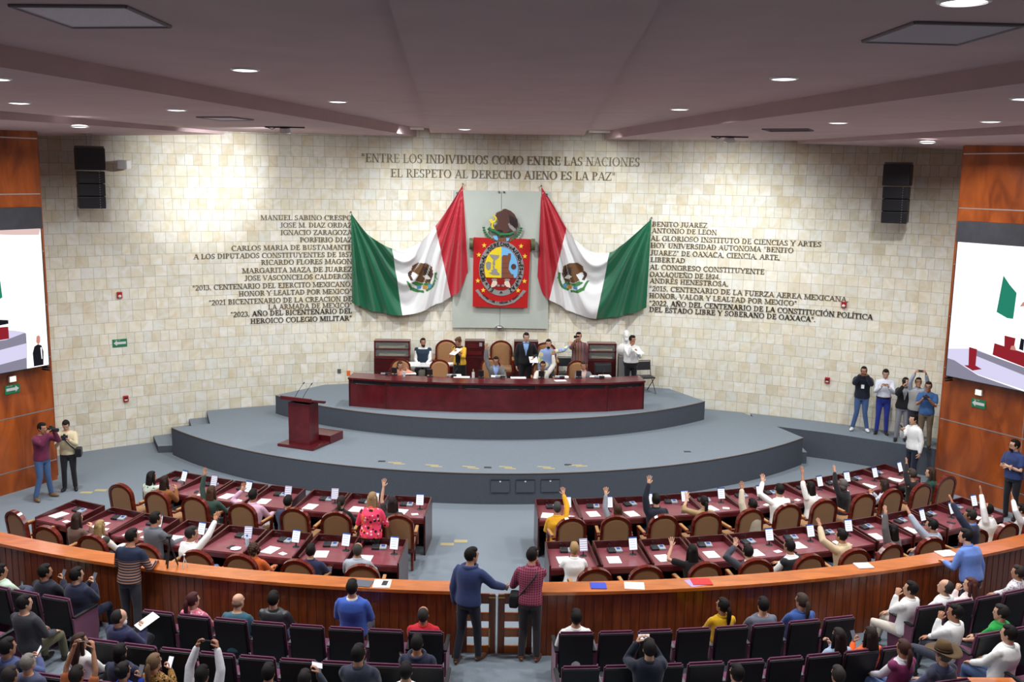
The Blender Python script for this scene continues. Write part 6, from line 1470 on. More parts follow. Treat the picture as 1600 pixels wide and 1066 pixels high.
# ------------------------------------------------------------------ who sits and stands where (head position in metres, floor height, posture, heading ...)
PEOPLE = [
    (1.06, 17.8, 0, 'sit', 3.8, 1.62, 0.06, 0, 0, 'lap', (0.158, 0.362, 1.205, 'open'), ('blouse', (226, 164, 36)), ('trousers', (40, 40, 46)), (36, 28, 24), ('short', (70, 68, 68)), {'s': 'f', 'sl': 'long', 'w': 1.15, 'dz': -0.135}, 'seated person in yellow tunic raising right hand, first front desk right of aisle'),
    (2.17, 17.68, 0, 'sit', 7.6, 1.62, 0.06, 0, 0, (-0.182, 0.261, 1.292, 'open'), 'desk', ('blouse', (140, 142, 150)), ('trousers', (40, 40, 46)), (36, 28, 24), ('bob', (70, 44, 32)), {'s': 'f', 'dz': -0.12}, 'seated brown-haired person with grey sleeve raising left hand, second front right desk'),
    (2.96, 18.2, 0, 'sit', 10.6, 1.74, 0.06, 0, 0, (-0.12, 0.171, 1.384, 'open'), 'desk', ('jacket', (32, 34, 48)), ('trousers', (50, 64, 96)), (36, 28, 24), ('short', (24, 20, 19)), {'dz': -0.135}, 'seated man in dark navy jacket raising left hand high, third front right desk'),
    (3.88, 18.21, 0, 'sit', 13.8, 1.62, 0.06, 0, 0, (-0.264, 0.255, 1.073, 'open'), 'desk', ('blouse', (168, 142, 104)), ('trousers', (40, 40, 46)), (36, 28, 24), ('pony', (24, 20, 19)), {'s': 'f', 'sl': 'mid', 'dz': -0.12}, 'seated woman in tan top with dark ponytail raising left hand, right front row'),
    (4.74, 17.96, 0, 'sit', 24.5, 1.7, 0.08, 0, 0, (-0.158, 0.215, 1.374, 'open'), 'desk', ('jacket', (206, 192, 168)), ('trousers', (40, 40, 46)), (36, 28, 24), ('short', (24, 20, 19)), {'dz': -0.12}, 'seated man in beige jacket raising left hand, leaning, right front row'),
    (5.48, 18.78, 0, 'sit', 19.8, 1.78, 0.06, 0, 0, (-0.242, 0.293, 1.243, 'open'), 'desk', ('shirt', (240, 240, 238)), ('trousers', (40, 40, 46)), (36, 28, 24), ('short', (24, 20, 19)), {'w': 1.12, 'dz': -0.12}, 'seated man in white shirt raising left hand, right front row beyond beige jacket'),
    (6.22, 19.2, 0, 'sit', 37.8, 1.62, 0.06, 0, 0, (-0.101, 0.201, 1.348, 'open'), 'desk', ('blouse', (238, 236, 232)), ('trousers', (40, 40, 46)), (36, 28, 24), ('long', (24, 20, 19)), {'s': 'f', 'sl': 'mid', 'dz': -0.12}, 'seated woman with long black hair and white blouse raising left hand, right front row'),
    (6.93, 19.36, 0, 'sit', 40.3, 1.64, 0.06, 0, 0, (0.012, 0.264, 1.272, 'open'), 'desk', ('blouse', (28, 27, 30)), ('trousers', (40, 40, 46)), (36, 28, 24), ('bob', (96, 92, 90)), {'s': 'f', 'dz': -0.12}, 'seated grey-haired person in black raising left hand, right front row'),
    (7.78, 19.38, 0, 'sit', 43.0, 1.62, 0.06, 0, -15, 'phone', 'phone', ('blouse', 'finestripe'), ('trousers', (40, 40, 46)), (36, 28, 24), ('long', (48, 34, 28)), {'s': 'f', 'dz': -0.12}, 'seated woman in white striped top with long hair holding phone, right front row'),
    (8.65, 20.12, 0, 'sit', 41.9, 1.68, 0.06, 0, 0, (0.119, 0.244, 1.218, 'open'), 'desk', ('sweater', (28, 27, 30)), ('trousers', (40, 40, 46)), (36, 28, 24), ('short', (66, 58, 54)), {'dz': -0.135}, 'seated person in black raising left hand near the right veneer wall'),
    (9.11, 20.26, 0, 'sit', 68.6, 1.62, 0.06, 0, 0, 'desk', 'desk', ('blouse', (22, 66, 54)), ('trousers', (40, 40, 46)), (36, 28, 24), ('long', (60, 42, 32)), {'s': 'f', 'dz': -0.12}, 'seated woman in dark green top with long brown hair, last front right desk'),
    (1.22, 15.75, 0, 'sit', 3.8, 1.62, 0.06, 0, 0, 'desk', 'desk', ('blouse', (240, 240, 238)), ('trousers', (40, 40, 46)), (36, 28, 24), ('short', (170, 140, 96)), {'s': 'f', 'w': 1.1, 'dz': -0.135}, 'seated blond person in white top at the first rear desk right of aisle'),
    (3.16, 15.65, 0, 'sit', 9.8, 1.64, 0.06, 0, 0, (-0.288, 0.262, 1.096, 'open'), 'desk', ('tee', (28, 27, 30)), ('trousers', (40, 40, 46)), (36, 28, 24), ('long', (24, 20, 19)), {'s': 'f', 'dz': -0.12}, 'seated woman with long black hair and black dress raising left hand, rear right row'),
    (4.06, 15.58, 0, 'sit', 22.4, 1.72, 0.15, 0, 0, (-0.149, 0.287, 1.144, 'open'), 'desk', ('jacket', (62, 64, 74), (240, 240, 238)), ('trousers', (96, 118, 160)), (36, 28, 24), ('short', (24, 20, 19)), {'dz': -0.12}, 'seated man in dark grey suit raising left hand, rear right row'),
    (4.82, 15.83, 0, 'sit', 34.8, 1.72, 0.12, 0, 0, 'desk', 'desk', ('vest', (34, 36, 40), (240, 240, 238)), ('trousers', (40, 40, 46)), (36, 28, 24), ('short', (24, 20, 19)), {'dz': -0.12}, 'seated man in black quilted vest with white sleeves, rear right row'),
    (5.87, 16.35, 0, 'sit', 38.4, 1.72, 0.06, 0, 0, (-0.196, 0.366, 1.212, 'open'), 'desk', ('jacket', (206, 184, 150)), ('trousers', (70, 80, 110)), (36, 28, 24), ('short', (24, 20, 19)), {'dz': -0.12}, 'seated man in beige jacket raising left hand, rear right row'),
    (6.88, 16.67, 0, 'sit', 36.7, 1.68, 0.02, 0, 0, (-0.062, 0.159, 1.369, 'open'), 'lap', ('jacket', (92, 86, 86)), ('trousers', (110, 112, 122)), (36, 28, 24), ('long', (24, 20, 19)), {'s': 'f', 'dz': -0.12}, 'seated woman in brown-grey suit raising left hand, rear right row'),
    (7.67, 16.88, 0, 'sit', 49.1, 1.76, 0.1, 0, 0, (-0.177, 0.477, 1.326, 'open'), 'lap', ('jacket', (160, 166, 180)), ('trousers', (160, 166, 180)), (36, 28, 24), ('short', (24, 20, 19)), {'dz': -0.12}, 'seated man in light grey suit raising left hand, rear right row'),
    (8.32, 16.84, 0, 'sit', 55.9, 1.74, 0.06, 0, 0, (-0.085, 0.455, 1.643, 'open'), 'side', ('jacket', (38, 42, 62), (120, 150, 210)), ('trousers', (40, 40, 46)), (36, 28, 24), ('short', (46, 40, 38)), {'dz': 0.08499999999999999}, 'man in navy suit raising left hand high, just behind the balustrade right'),
    (9.09, 17.77, 0, 'sit', 54.2, 1.76, 0.06, 0, 0, (-0.057, 0.176, 1.407, 'open'), 'desk', ('shirt', (240, 240, 238)), ('trousers', (40, 40, 46)), (36, 28, 24), ('receding', (24, 20, 19)), {'w': 1.12, 'dz': -0.12}, 'seated man in white shirt raising left hand, rear right row beyond navy suit'),
    (9.82, 17.89, 0, 'sit', 56.4, 1.68, 0.06, 0, 0, (-0.022, 0.225, 1.239, 'open'), 'desk', ('shirt', (226, 228, 232)), ('trousers', (40, 40, 46)), (36, 28, 24), ('short', (24, 20, 19)), {'dz': -0.135}, 'seated man in white shirt raising left hand at the right picture edge'),
    (-6.98, 19.42, 0, 'sit', -25.6, 1.62, 0.06, -8, 0, 'desk', 'desk', ('blouse', 'greenpatch'), ('trousers', (40, 40, 46)), (36, 28, 24), ('long', (24, 20, 19)), {'s': 'f', 'dz': -0.12}, 'seated woman with long straight black hair in white and green top, left front row'),
    (-6.62, 19.13, 0, 'sit', -24.0, 1.62, 0.06, 0, 0, 'desk', 'phone', ('blouse', (138, 86, 44)), ('trousers', (40, 40, 46)), (36, 28, 24), ('long', (44, 28, 24)), {'s': 'f', 'dz': -0.12}, 'seated woman in rust brown top with dark long hair, left front row'),
    (-5.53, 18.52, 0, 'sit', -19.7, 1.62, 0.06, 0, 0, (-0.221, 0.147, 1.338, 'open'), 'desk', ('blouse', (52, 72, 64)), ('trousers', (40, 40, 46)), (36, 28, 24), ('long', (70, 46, 34)), {'s': 'f', 'dz': -0.12}, 'seated woman in dark green top raising left hand, left front row'),
    (-4.66, 18.2, 0, 'sit', -16.4, 1.72, 0.06, 0, 0, (-0.302, 0.163, 1.134, 'open'), 'desk', ('shirt', (206, 166, 188)), ('trousers', (212, 206, 200)), (36, 28, 24), ('short', (24, 20, 19)), {'w': 1.1, 'dz': -0.12}, 'seated man in pink shirt raising left hand, left front row'),
    (-3.94, 17.88, 0, 'sit', -13.7, 1.7, 0.06, 0, 0, 'desk', 'desk', ('jacket', (48, 54, 80)), ('trousers', (40, 40, 46)), (36, 28, 24), ('short', (24, 20, 19)), {'dz': -0.12}, 'seated man in navy jacket, left front row next to pink shirt'),
    (-2.97, 17.97, 0, 'sit', -10.5, 1.64, 0.06, 0, 0, 'desk', 'desk', ('blouse', (28, 27, 30)), ('trousers', (40, 40, 46)), (36, 28, 24), ('pony', (48, 40, 36)), {'s': 'f', 'dz': -0.12}, 'seated woman in black with tied hair, left front row beside the printed blouse'),
    (-2.25, 16.88, 0, 'stand', -7.5, 1.66, 0.22, 0, 0, 'rail', 'rail', ('blouse', 'eyesred'), ('trousers', (28, 27, 30)), (36, 28, 24), ('long', (150, 120, 86)), {'s': 'f', 'w': 1.15}, 'standing woman in pink and red printed blouse among the left front chairs'),
    (-2.0, 17.93, 0, 'sit', -7.1, 1.64, 0.06, 0, 0, (-0.204, 0.171, 1.353, 'open'), 'desk', ('tee', (60, 54, 54)), ('trousers', (40, 40, 46)), (36, 28, 24), ('long', (40, 28, 26)), {'s': 'f', 'dz': -0.12}, 'seated woman with dark hair raising left hand at the aisle, left front row'),
    (-7.43, 16.92, 0, 'sit', -23.5, 1.62, 0.06, 0, 0, 'desk', 'phone', ('blouse', (98, 74, 66)), ('trousers', (40, 40, 46)), (36, 28, 24), ('long', (52, 36, 30)), {'s': 'f', 'dz': -0.12}, 'seated woman with dark curly hair in brown lace, left rear row'),
    (-6.89, 16.55, 0, 'sit', -21.5, 1.62, 0.06, 0, 0, 'desk', 'desk', ('vest', (60, 58, 56), (240, 240, 238)), ('trousers', (40, 40, 46)), (36, 28, 24), ('long', (150, 124, 84)), {'s': 'f', 'dz': -0.12}, 'seated woman with long blond hair in white top, left rear row'),
    (-5.97, 16.65, 0, 'sit', -31.0, 1.78, 0.06, -12, 0, 'lap', 'desk', ('jacket', (96, 98, 106)), ('trousers', (40, 40, 46)), (36, 28, 24), ('short', (24, 20, 19)), {'dz': -0.06999999999999999}, 'seated man in grey suit turned right, left rear row behind the tripod'),
    (-5.19, 16.11, 0, 'sit', -36.2, 1.76, 0.06, -20, 0, 'lap', (0.272, 0.406, 1.375, 'open'), ('shirt', (240, 240, 238)), ('trousers', (110, 136, 180)), (36, 28, 24), ('short', (44, 40, 40)), {'w': 1.12, 'dz': -0.12}, 'seated man in white shirt stretching right arm up, left rear row'),
    (-4.02, 15.6, 0, 'sit', -12.3, 1.6, 0.06, 0, 0, 'desk', 'desk', ('blouse', (200, 96, 44)), ('trousers', (40, 40, 46)), (36, 28, 24), ('curly', (66, 44, 34)), {'s': 'f', 'dz': -0.12}, 'seated woman with curly brown hair in orange top, left rear row'),
    (-3.08, 15.48, 0, 'sit', -9.4, 1.66, 0.06, 0, 0, 'desk', 'desk', ('jacket', (38, 44, 74)), ('trousers', (40, 40, 46)), (36, 28, 24), ('short', (24, 20, 19)), {'dz': -0.12}, 'seated man in navy blazer with short black hair, left rear row'),
    (-2.33, 15.57, 0, 'sit', -7.2, 1.68, 0.06, 0, 0, 'desk', 'desk', ('jacket', (170, 174, 184)), ('trousers', (120, 140, 180)), (36, 28, 24), ('receding', (70, 64, 60)), {'dz': -0.135}, 'seated balding man in light grey jacket, left rear desk beside the aisle'),
    (-9.88, 21.11, 0, 'stand', -118, 1.74, 0.06, 5, -8, 'film', 'film', ('sweater', (112, 42, 72)), ('trousers', (72, 98, 140)), (120, 92, 66), ('short', (24, 20, 19)), {'wide': 0.08}, 'standing photographer in maroon sweater and jeans by the left veneer wall'),
    (-9.62, 21.69, 0, 'stand', -165, 1.66, 0.06, 0, -30, 'hold', 'hold', ('tee', (212, 198, 164)), ('trousers', (36, 36, 40)), (30, 28, 30), ('short', (24, 20, 19)), {'sl': 'long', 'strap': 1}, 'standing photographer in cream top with shoulder bag looking at his camera'),
    (-2.6, 25.64, 1.217, 'sit', 180, 1.6, 0.06, 20, -10, (-0.172, -0.082, 0.825, 'open'), 'desk', ('blouse', (214, 150, 128)), ('trousers', (40, 40, 46)), (36, 28, 24), ('bob', (62, 42, 34)), {'s': 'f', 'dz': -0.2}, 'seated woman in peach top raising one hand behind the long desk'),
    (-0.1, 25.98, 1.217, 'sit', 180, 1.7, 0.06, 0, -10, 'desk', (0.267, -0.066, 1.385, 'open'), ('jacket', (112, 110, 112), (150, 176, 226)), ('trousers', (40, 40, 46)), (36, 28, 24), ('short', (24, 20, 19)), {'glasses': 1, 'dz': -0.15}, 'seated man in grey suit raising right hand, middle of the long desk'),
    (1.13, 25.7, 1.217, 'sit', 180, 1.62, 0.06, 0, -8, (-0.274, -0.083, 1.254, 'open'), 'desk', ('jacket', (232, 226, 214), (110, 96, 70)), ('trousers', (40, 40, 46)), (36, 28, 24), ('bun', (24, 20, 19)), {'s': 'f', 'glasses': 1, 'dz': -0.17}, 'seated woman in white jacket raising left hand behind the long desk'),
    (2.2, 25.73, 1.217, 'sit', 180, 1.62, 0.06, -12, -5, 'desk', 'desk', ('jacket', (122, 120, 126), (220, 190, 180)), ('trousers', (40, 40, 46)), (36, 28, 24), ('pony', (52, 36, 32)), {'s': 'f', 'dz': -0.18}, 'seated woman in grey jacket at the right end of the long desk'),
    (-2.16, 27.83, 1.217, 'sit', 180, 1.72, 0.06, 15, 0, 'lap', 'lap', ('vest', (46, 60, 78), (240, 240, 238)), ('trousers', (40, 40, 46)), (36, 28, 24), ('short', (24, 20, 19)), {'beard': 1, 'w': 1.12}, 'seated man in dark blue quilted vest with white sleeves by the wall'),
    (-1.12, 26.58, 1.217, 'stand', 160, 1.62, 0.12, -25, -35, 'hold', (0.264, 0.033, 1.062, 'relax'), ('dress', (26, 24, 28), (232, 182, 60)), ('skirt', (26, 24, 28)), (36, 28, 24), ('bun', (88, 62, 44)), {'s': 'f', 'len': 0.1}, 'standing woman in yellow cardigan and black dress placing papers on a table'),
    (0.7, 26.34, 1.217, 'stand', 180, 1.8, 0.06, 6, -8, 'low', 'side', ('jacket', (30, 30, 34), (140, 176, 226)), ('trousers', (28, 28, 32)), (36, 28, 24), ('short', (24, 20, 19)), {}, 'standing man in black suit and light blue shirt holding papers at his side'),
    (1.28, 26.01, 1.217, 'stand', 178, 1.68, 0.06, 0, -5, (-0.553, -0.304, 1.427, 'open'), 'side', ('shirt', 'patchwork'), ('trousers', (60, 60, 70)), (36, 28, 24), ('short', (24, 20, 19)), {'beard': 1}, 'standing man in patchwork pastel shirt stretching his left arm sideways'),
    (2.15, 26.9, 1.217, 'stand', 178, 1.74, 0.06, 0, 0, 'side', 'film', ('shirt', 'vstripe'), ('trousers', (50, 56, 90)), (36, 28, 24), ('short', (24, 20, 19)), {}, 'standing man in dark striped shirt filming with a phone held at his eyes'),
    (3.58, 26.59, 1.217, 'stand', 185, 1.72, 0.06, 25, -5, 'hold', 'chin', ('shirt', (240, 240, 238)), ('trousers', (30, 30, 34)), (36, 28, 24), ('short', (24, 20, 19)), {'tuck': 1, 'belt': 1, 'w': 1.2}, 'standing man in white shirt holding an open folder near the white bust'),
    (9.36, 25.08, 0.708, 'stand', 160, 1.74, 0.06, 0, 0, 'film', 'film', ('hoodie', (34, 38, 50)), ('trousers', (70, 96, 140)), (232, 232, 232), ('short', (24, 20, 19)), {'badge': 1, 'wide': 0.06}, 'standing man in black sweater and blue jeans filming at the right stone wall'),
    (9.81, 24.78, 0.708, 'stand', 160, 1.74, 0.06, 0, -18, 'hold', 'hold', ('shirt', (226, 230, 240)), ('trousers', (40, 54, 140)), (36, 28, 24), ('short', (24, 20, 19)), {'tuck': 1, 'belt': 1}, 'standing man in white shirt and royal blue trousers filming at the right wall'),
    (10.05, 24.11, 0.708, 'stand', 165, 1.66, 0.06, 0, 0, 'side', 'film', ('jacket', (32, 30, 34), (150, 152, 160)), ('trousers', (132, 132, 140)), (36, 28, 24), ('pony', (24, 20, 19)), {'s': 'f'}, 'standing woman in black jacket and grey checked trousers at the right wall'),
    (10.27, 23.87, 0.708, 'stand', 165, 1.7, 0.06, 0, 12, 'up', 'up', ('vest', (170, 168, 164), (176, 186, 204)), ('trousers', (46, 50, 66)), (230, 230, 232), ('short', (24, 20, 19)), {'glasses': 1}, 'standing person in grey shirt holding a phone high with both arms raised'),
    (10.33, 23.43, 0.708, 'stand', 150, 1.7, 0.06, 0, -5, 'hold', 'hold', ('tee', (60, 98, 150)), ('trousers', (110, 96, 78)), (36, 28, 24), ('short', (24, 20, 19)), {'glasses': 1}, 'standing man in blue short-sleeved shirt filming with a stabilised camera at the wall'),
    (9.75, 22.79, 0, 'stand', 110, 1.74, 0.06, 0, 0, 'side', 'phone', ('shirt', (240, 240, 238)), ('trousers', (34, 38, 54)), (36, 28, 24), ('short', (24, 20, 19)), {}, 'standing man in white shirt holding a phone below the right ledge'),
    (10.95, 20.45, 0, 'stand', 118, 1.78, 0.06, -25, 0, 'cross', 'cross', ('polo', (52, 66, 112)), ('trousers', (34, 34, 42)), (36, 28, 24), ('short', (24, 20, 19)), {'beard': 1, 'glasses': 1, 'w': 1.1}, 'standing bearded man in dark blue polo with crossed arms at the right edge'),
    (-5.66, 14.71, 0, 'stand', -14, 1.74, 0.14, -25, 0, 'rail', 'rail', ('sweater', 'lowstripe'), ('trousers', (58, 58, 66)), (36, 28, 24), ('short', (24, 20, 19)), {}, 'standing man in navy sweater with tan stripes leaning on the balustrade left'),
    (-0.44, 13.95, 0, 'stand', -28, 1.78, 0.06, -30, -4, 'side', (0.368, 0.423, 1.089, 'relax'), ('hoodie', (52, 66, 108), (220, 216, 222)), ('trousers', (38, 40, 52)), (86, 56, 36), ('short', (24, 20, 19)), {'step': 0.12}, 'standing man in blue hooded jacket with one hand on the gate'),
    (0.46, 14.1, 0, 'stand', -8, 1.74, 0.2, -25, 0, 'rail', 'chin', ('shirt', 'plaid'), ('trousers', (52, 46, 50)), (110, 64, 44), ('short', (24, 20, 19)), {'strap': 1}, 'standing man in maroon plaid shirt with a strap leaning on the balustrade at the gate'),
    (7.45, 15.19, 0, 'stand', 25, 1.7, 0.24, 30, 0, 'rail', 'side', ('shirt', (104, 134, 204)), ('trousers', (34, 40, 62)), (36, 28, 24), ('short', (24, 20, 19)), {'w': 1.15}, 'standing man in light blue shirt leaning on the balustrade at the right'),
    (-4.42, 13.59, 0, 'sit', -12.2, 1.66, -0.13, -25, 0, 'lap', 'lap', ('blouse', 'floralpink'), ('trousers', (40, 40, 46)), (36, 28, 24), ('pony', (72, 34, 38)), {'s': 'f', 'glasses': 1, 'dz': -0.135}, 'seated woman in pink floral blouse with long hair, first audience row left'),
    (-3.76, 13.54, 0, 'sit', -10.4, 1.68, 0.1, -15, 0, 'lap', 'lap', ('sweater', (58, 96, 112)), ('trousers', (40, 40, 46)), (36, 28, 24), ('fringe', (120, 96, 80)), {'w': 1.1, 'dz': -0.135}, 'seated bald man in teal sweater, first audience row left'),
    (-3.27, 13.59, 0, 'sit', -9.1, 1.72, -0.13, 0, 0, 'lap', 'lap', ('jacket', (46, 48, 52)), ('trousers', (60, 72, 104)), (36, 28, 24), ('short', (24, 20, 19)), {'leather': 1, 'dz': -0.135}, 'seated man in black leather jacket, first audience row left'),
    (-2.15, 13.64, 0, 'sit', -6.0, 1.78, -0.13, 0, 0, 'thigh', 'thigh', ('jacket', (66, 98, 186), (240, 240, 238)), ('trousers', (110, 110, 120)), (36, 28, 24), ('short', (24, 20, 19)), {'dz': 0.0050000000000000044, 'w': 1.06}, 'upright man in bright blue jacket perched in the first audience row left'),
    (-1.09, 13.14, 0, 'sit', -3.0, 1.7, -0.13, 0, 0, 'lap', 'lap', ('polo', (200, 36, 50)), ('trousers', (40, 40, 46)), (36, 28, 24), ('receding', (52, 48, 46)), {'w': 1.15, 'dz': -0.135}, 'seated balding man in red shirt beside the gate aisle, first audience row'),
    (1.04, 13.08, 0, 'sit', 2.8, 1.7, -0.13, 0, 10, 'thigh', 'lap', ('shirt', (240, 240, 238)), ('trousers', (40, 60, 130)), (36, 28, 24), ('short', (24, 20, 19)), {'w': 1.1, 'dz': -0.135}, 'seated man in white shirt right of the gate aisle, first audience row'),
    (3.19, 13.53, 0, 'sit', 8.9, 1.68, -0.13, 28, 10, 'lap', 'lap', ('blouse', (214, 166, 30)), ('trousers', (40, 40, 46)), (36, 28, 24), ('pony', (24, 20, 19)), {'s': 'f', 'dz': -0.135}, 'seated woman in mustard yellow top with dark ponytail, first audience row right'),
    (3.78, 13.55, 0, 'sit', 10.5, 1.7, -0.13, 0, 0, 'lap', 'lap', ('sweater', (104, 108, 122)), ('trousers', (40, 40, 46)), (36, 28, 24), ('short', (24, 20, 19)), {'w': 1.12, 'dz': -0.135}, 'seated man in grey sweater, first audience row right of the mustard top'),
    (4.38, 13.68, 0, 'sit', 12.2, 1.72, -0.13, 15, 0, 'lap', 'lap', ('shirt', (58, 88, 150)), ('trousers', (40, 40, 46)), (36, 28, 24), ('pony', (66, 52, 46)), {'w': 1.15, 'dz': -0.135}, 'seated balding man with ponytail in blue shirt, first audience row right'),
    (6.17, 14.14, 0, 'sit', 37.3, 1.72, -0.13, 18, 8, 'chin', 'lap', ('shirt', (240, 240, 238)), ('trousers', (206, 196, 184)), (36, 28, 24), ('short', (24, 20, 19)), {'dz': -0.135}, 'seated man in white shirt with hand at his chin, end of right side section'),
    (6.74, 14.25, 0, 'sit', 33.8, 1.7, -0.13, 22, 12, 'lap', 'lap', ('shirt', (240, 240, 238)), ('trousers', (40, 40, 46)), (36, 28, 24), ('receding', (60, 56, 54)), {'dz': -0.135}, 'seated man in white shirt with receding hair, right side section first row'),
    (7.2, 14.4, 0, 'sit', 35.2, 1.64, -0.13, 25, 5, 'chin', 'lap', ('blouse', (232, 214, 214)), ('trousers', (40, 40, 46)), (36, 28, 24), ('long', (84, 48, 42)), {'s': 'f', 'dz': -0.135}, 'seated woman with brown hair and hand at her mouth, right side section first row'),
    (8.2, 14.9, 0, 'sit', 38.2, 1.64, -0.13, 15, 0, 'lap', 'lap', ('blouse', 'whitefloral'), ('trousers', (40, 40, 46)), (36, 28, 24), ('short', (50, 42, 40)), {'s': 'f', 'dz': -0.135}, 'seated person in white flowered blouse at the right picture edge, first row'),
    (-6.93, 14.51, 0, 'sit', -19.6, 1.72, -0.13, -25, 0, 'lap', 'phone', ('jacket', (36, 38, 50)), ('trousers', (40, 40, 46)), (36, 28, 24), ('short', (24, 20, 19)), {'beard': 1, 'dz': -0.135}, 'seated bearded man in dark suit holding a phone, left side section first row'),
    (-6.4, 14.38, 0, 'sit', -18.1, 1.74, -0.13, -22, 0, 'phone', 'phone', ('jacket', (38, 42, 64)), ('trousers', (36, 40, 62)), (36, 28, 24), ('short', (24, 20, 19)), {'w': 1.08, 'dz': -0.135}, 'seated man in navy suit holding a phone, end of left side section'),
    (-7.63, 14.57, 0, 'sit', -21.5, 1.66, -0.13, -25, 0, 'lap', 'lap', ('shirt', (196, 220, 196)), ('trousers', (62, 68, 90)), (36, 28, 24), ('short', (24, 20, 19)), {'leg': 'cross', 'dz': -0.135}, 'seated person in pale green top at the left picture edge, first row'),
    (-6.66, 13.26, 0.05, 'sit', -17.8, 1.74, -0.13, -25, 0, 'lap', 'thigh', ('sweater', (58, 58, 64)), ('trousers', (92, 88, 66)), (36, 28, 24), ('short', (24, 20, 19)), {'dz': -0.135}, 'seated man in dark grey sweater and olive trousers, left side section second row'),
    (-5.2, 12.87, 0.05, 'sit', -25.8, 1.7, -0.13, -22, -18, 'lap', 'hold', ('puffer', (44, 46, 78)), ('trousers', (40, 40, 46)), (36, 28, 24), ('receding', (40, 36, 36)), {'mask': 1, 'leg': 'cross', 'dz': -0.135}, 'seated man in navy quilted jacket with white face mask reading white paper'),
    (-1.1, 12.16, 0.05, 'sit', -2.9, 1.72, -0.13, 0, 0, 'lap', 'lap', ('hoodie', (48, 52, 74)), ('trousers', (40, 40, 46)), (36, 28, 24), ('short', (24, 20, 19)), {'leg': 'cross', 'w': 1.05, 'dz': -0.135}, 'seated man in navy hooded jacket with crossed legs beside the aisle, second row'),
    (4.52, 12.5, 0.05, 'sit', 11.9, 1.66, -0.13, 0, 0, 'low', 'hold', ('shirt', (160, 180, 208)), ('trousers', (40, 40, 46)), (36, 28, 24), ('long', (36, 26, 26)), {'s': 'f', 'dz': -0.135}, 'seated woman with long black hair in pale denim shirt, second row right'),
    (4.96, 12.54, 0.05, 'sit', 13.0, 1.66, -0.13, 0, 0, 'phone', 'lap', ('blouse', (232, 104, 46)), ('trousers', (40, 40, 46)), (36, 28, 24), ('long', (38, 26, 24)), {'s': 'f', 'dz': -0.135}, 'seated woman with long dark hair in orange top, second row right'),
    (6.41, 13.2, 0.05, 'sit', 39.1, 1.74, -0.13, 22, 2, 'chin', 'lap', ('shirt', (240, 240, 238)), ('trousers', (64, 66, 78)), (36, 28, 24), ('short', (24, 20, 19)), {'dz': -0.135}, 'seated man in white embroidered shirt with hand at his chin, right side second row'),
    (7.09, 13.25, 0.05, 'sit', 33.9, 1.7, -0.13, 22, 0, 'lap', 'lap', ('polo', (38, 150, 66)), ('trousers', (40, 40, 46)), (36, 28, 24), ('short', (40, 36, 34)), {'dz': -0.135}, 'seated man in bright green polo, right side section second row'),
    (-1.74, 11.33, 0.1, 'sit', -4.4, 1.76, -0.13, -14, 0, 'lap', 'lap', ('jacket', (58, 62, 78)), ('trousers', (40, 40, 46)), (36, 28, 24), ('short', (24, 20, 19)), {'glasses': 1, 'dz': 0.065}, 'man in dark suit and glasses sitting tall in the third audience row left'),
    (1.83, 11.61, 0.1, 'sit', 4.7, 1.76, -0.13, 0, 0, 'film', 'film', ('jacket', (32, 36, 52)), ('trousers', (40, 40, 46)), (36, 28, 24), ('short', (30, 24, 24)), {'dz': 0.024999999999999994}, 'man in navy jacket filming with a phone in the third audience row right'),
    (-2.82, 11.28, 0.1, 'sit', -7.1, 1.7, -0.13, 0, 0, 'lap', 'lap', ('shirt', (48, 64, 80)), ('trousers', (40, 40, 46)), (36, 28, 24), ('short', (24, 20, 19)), {'dz': -0.135}, 'seated person in dark top with short black hair, third audience row left'),
    (-2.36, 11.16, 0.1, 'sit', -5.9, 1.66, -0.13, 0, 0, 'lap', 'film', ('shirt', (70, 76, 90)), ('trousers', (40, 40, 46)), (36, 28, 24), ('short', (34, 28, 28)), {'dz': -0.135}, 'seated person filming with a phone in the third audience row left'),
    (-1.17, 11.33, 0.1, 'sit', -3.0, 1.7, -0.13, 0, 0, 'lap', 'lap', ('shirt', (240, 240, 238)), ('trousers', (40, 40, 46)), (36, 28, 24), ('short', (24, 20, 19)), {'dz': -0.135}, 'seated man in white shirt at the aisle in the third audience row left'),
    (-3.59, 11.19, 0.1, 'sit', -8.9, 1.72, -0.13, 0, 0, 'up', 'up', ('shirt', (226, 224, 230)), ('trousers', (40, 40, 46)), (36, 28, 24), ('short', (24, 20, 19)), {'dz': -0.135}, 'seated person in white sleeves filming with both hands in the third row left'),
    (2.86, 11.31, 0.1, 'sit', 7.2, 1.74, -0.13, 12, 0, 'lap', 'lap', ('shirt', 'finestripe'), ('trousers', (40, 40, 46)), (36, 28, 24), ('short', (24, 20, 19)), {'dz': -0.135}, 'seated man in finely striped white shirt, third audience row right'),
    (4.11, 11.33, 0.1, 'sit', 10.3, 1.68, -0.13, 0, 0, 'lap', 'lap', ('shirt', (90, 92, 104)), ('trousers', (40, 40, 46)), (36, 28, 24), ('short', (52, 46, 44)), {'dz': -0.135}, 'seated man with cropped hair, third audience row right of the striped shirt'),
    (5.22, 12.08, 0.1, 'sit', 21.4, 1.66, -0.13, 0, 0, 'lap', 'lap', ('vest', (128, 50, 92), (230, 224, 232)), ('trousers', (110, 140, 190)), (36, 28, 24), ('pony', (72, 46, 40)), {'s': 'f', 'dz': -0.135}, 'seated woman in magenta vest with ponytail, third row right section'),
    (6.78, 12.43, 0.1, 'sit', 29.4, 1.76, -0.13, 12, 0, 'lap', 'lap', ('shirt', (240, 240, 238)), ('trousers', (66, 84, 120)), (36, 28, 24), ('short', (24, 20, 19)), {'w': 1.12, 'dz': -0.135}, 'seated man in white shirt with black hair, right side section third row'),
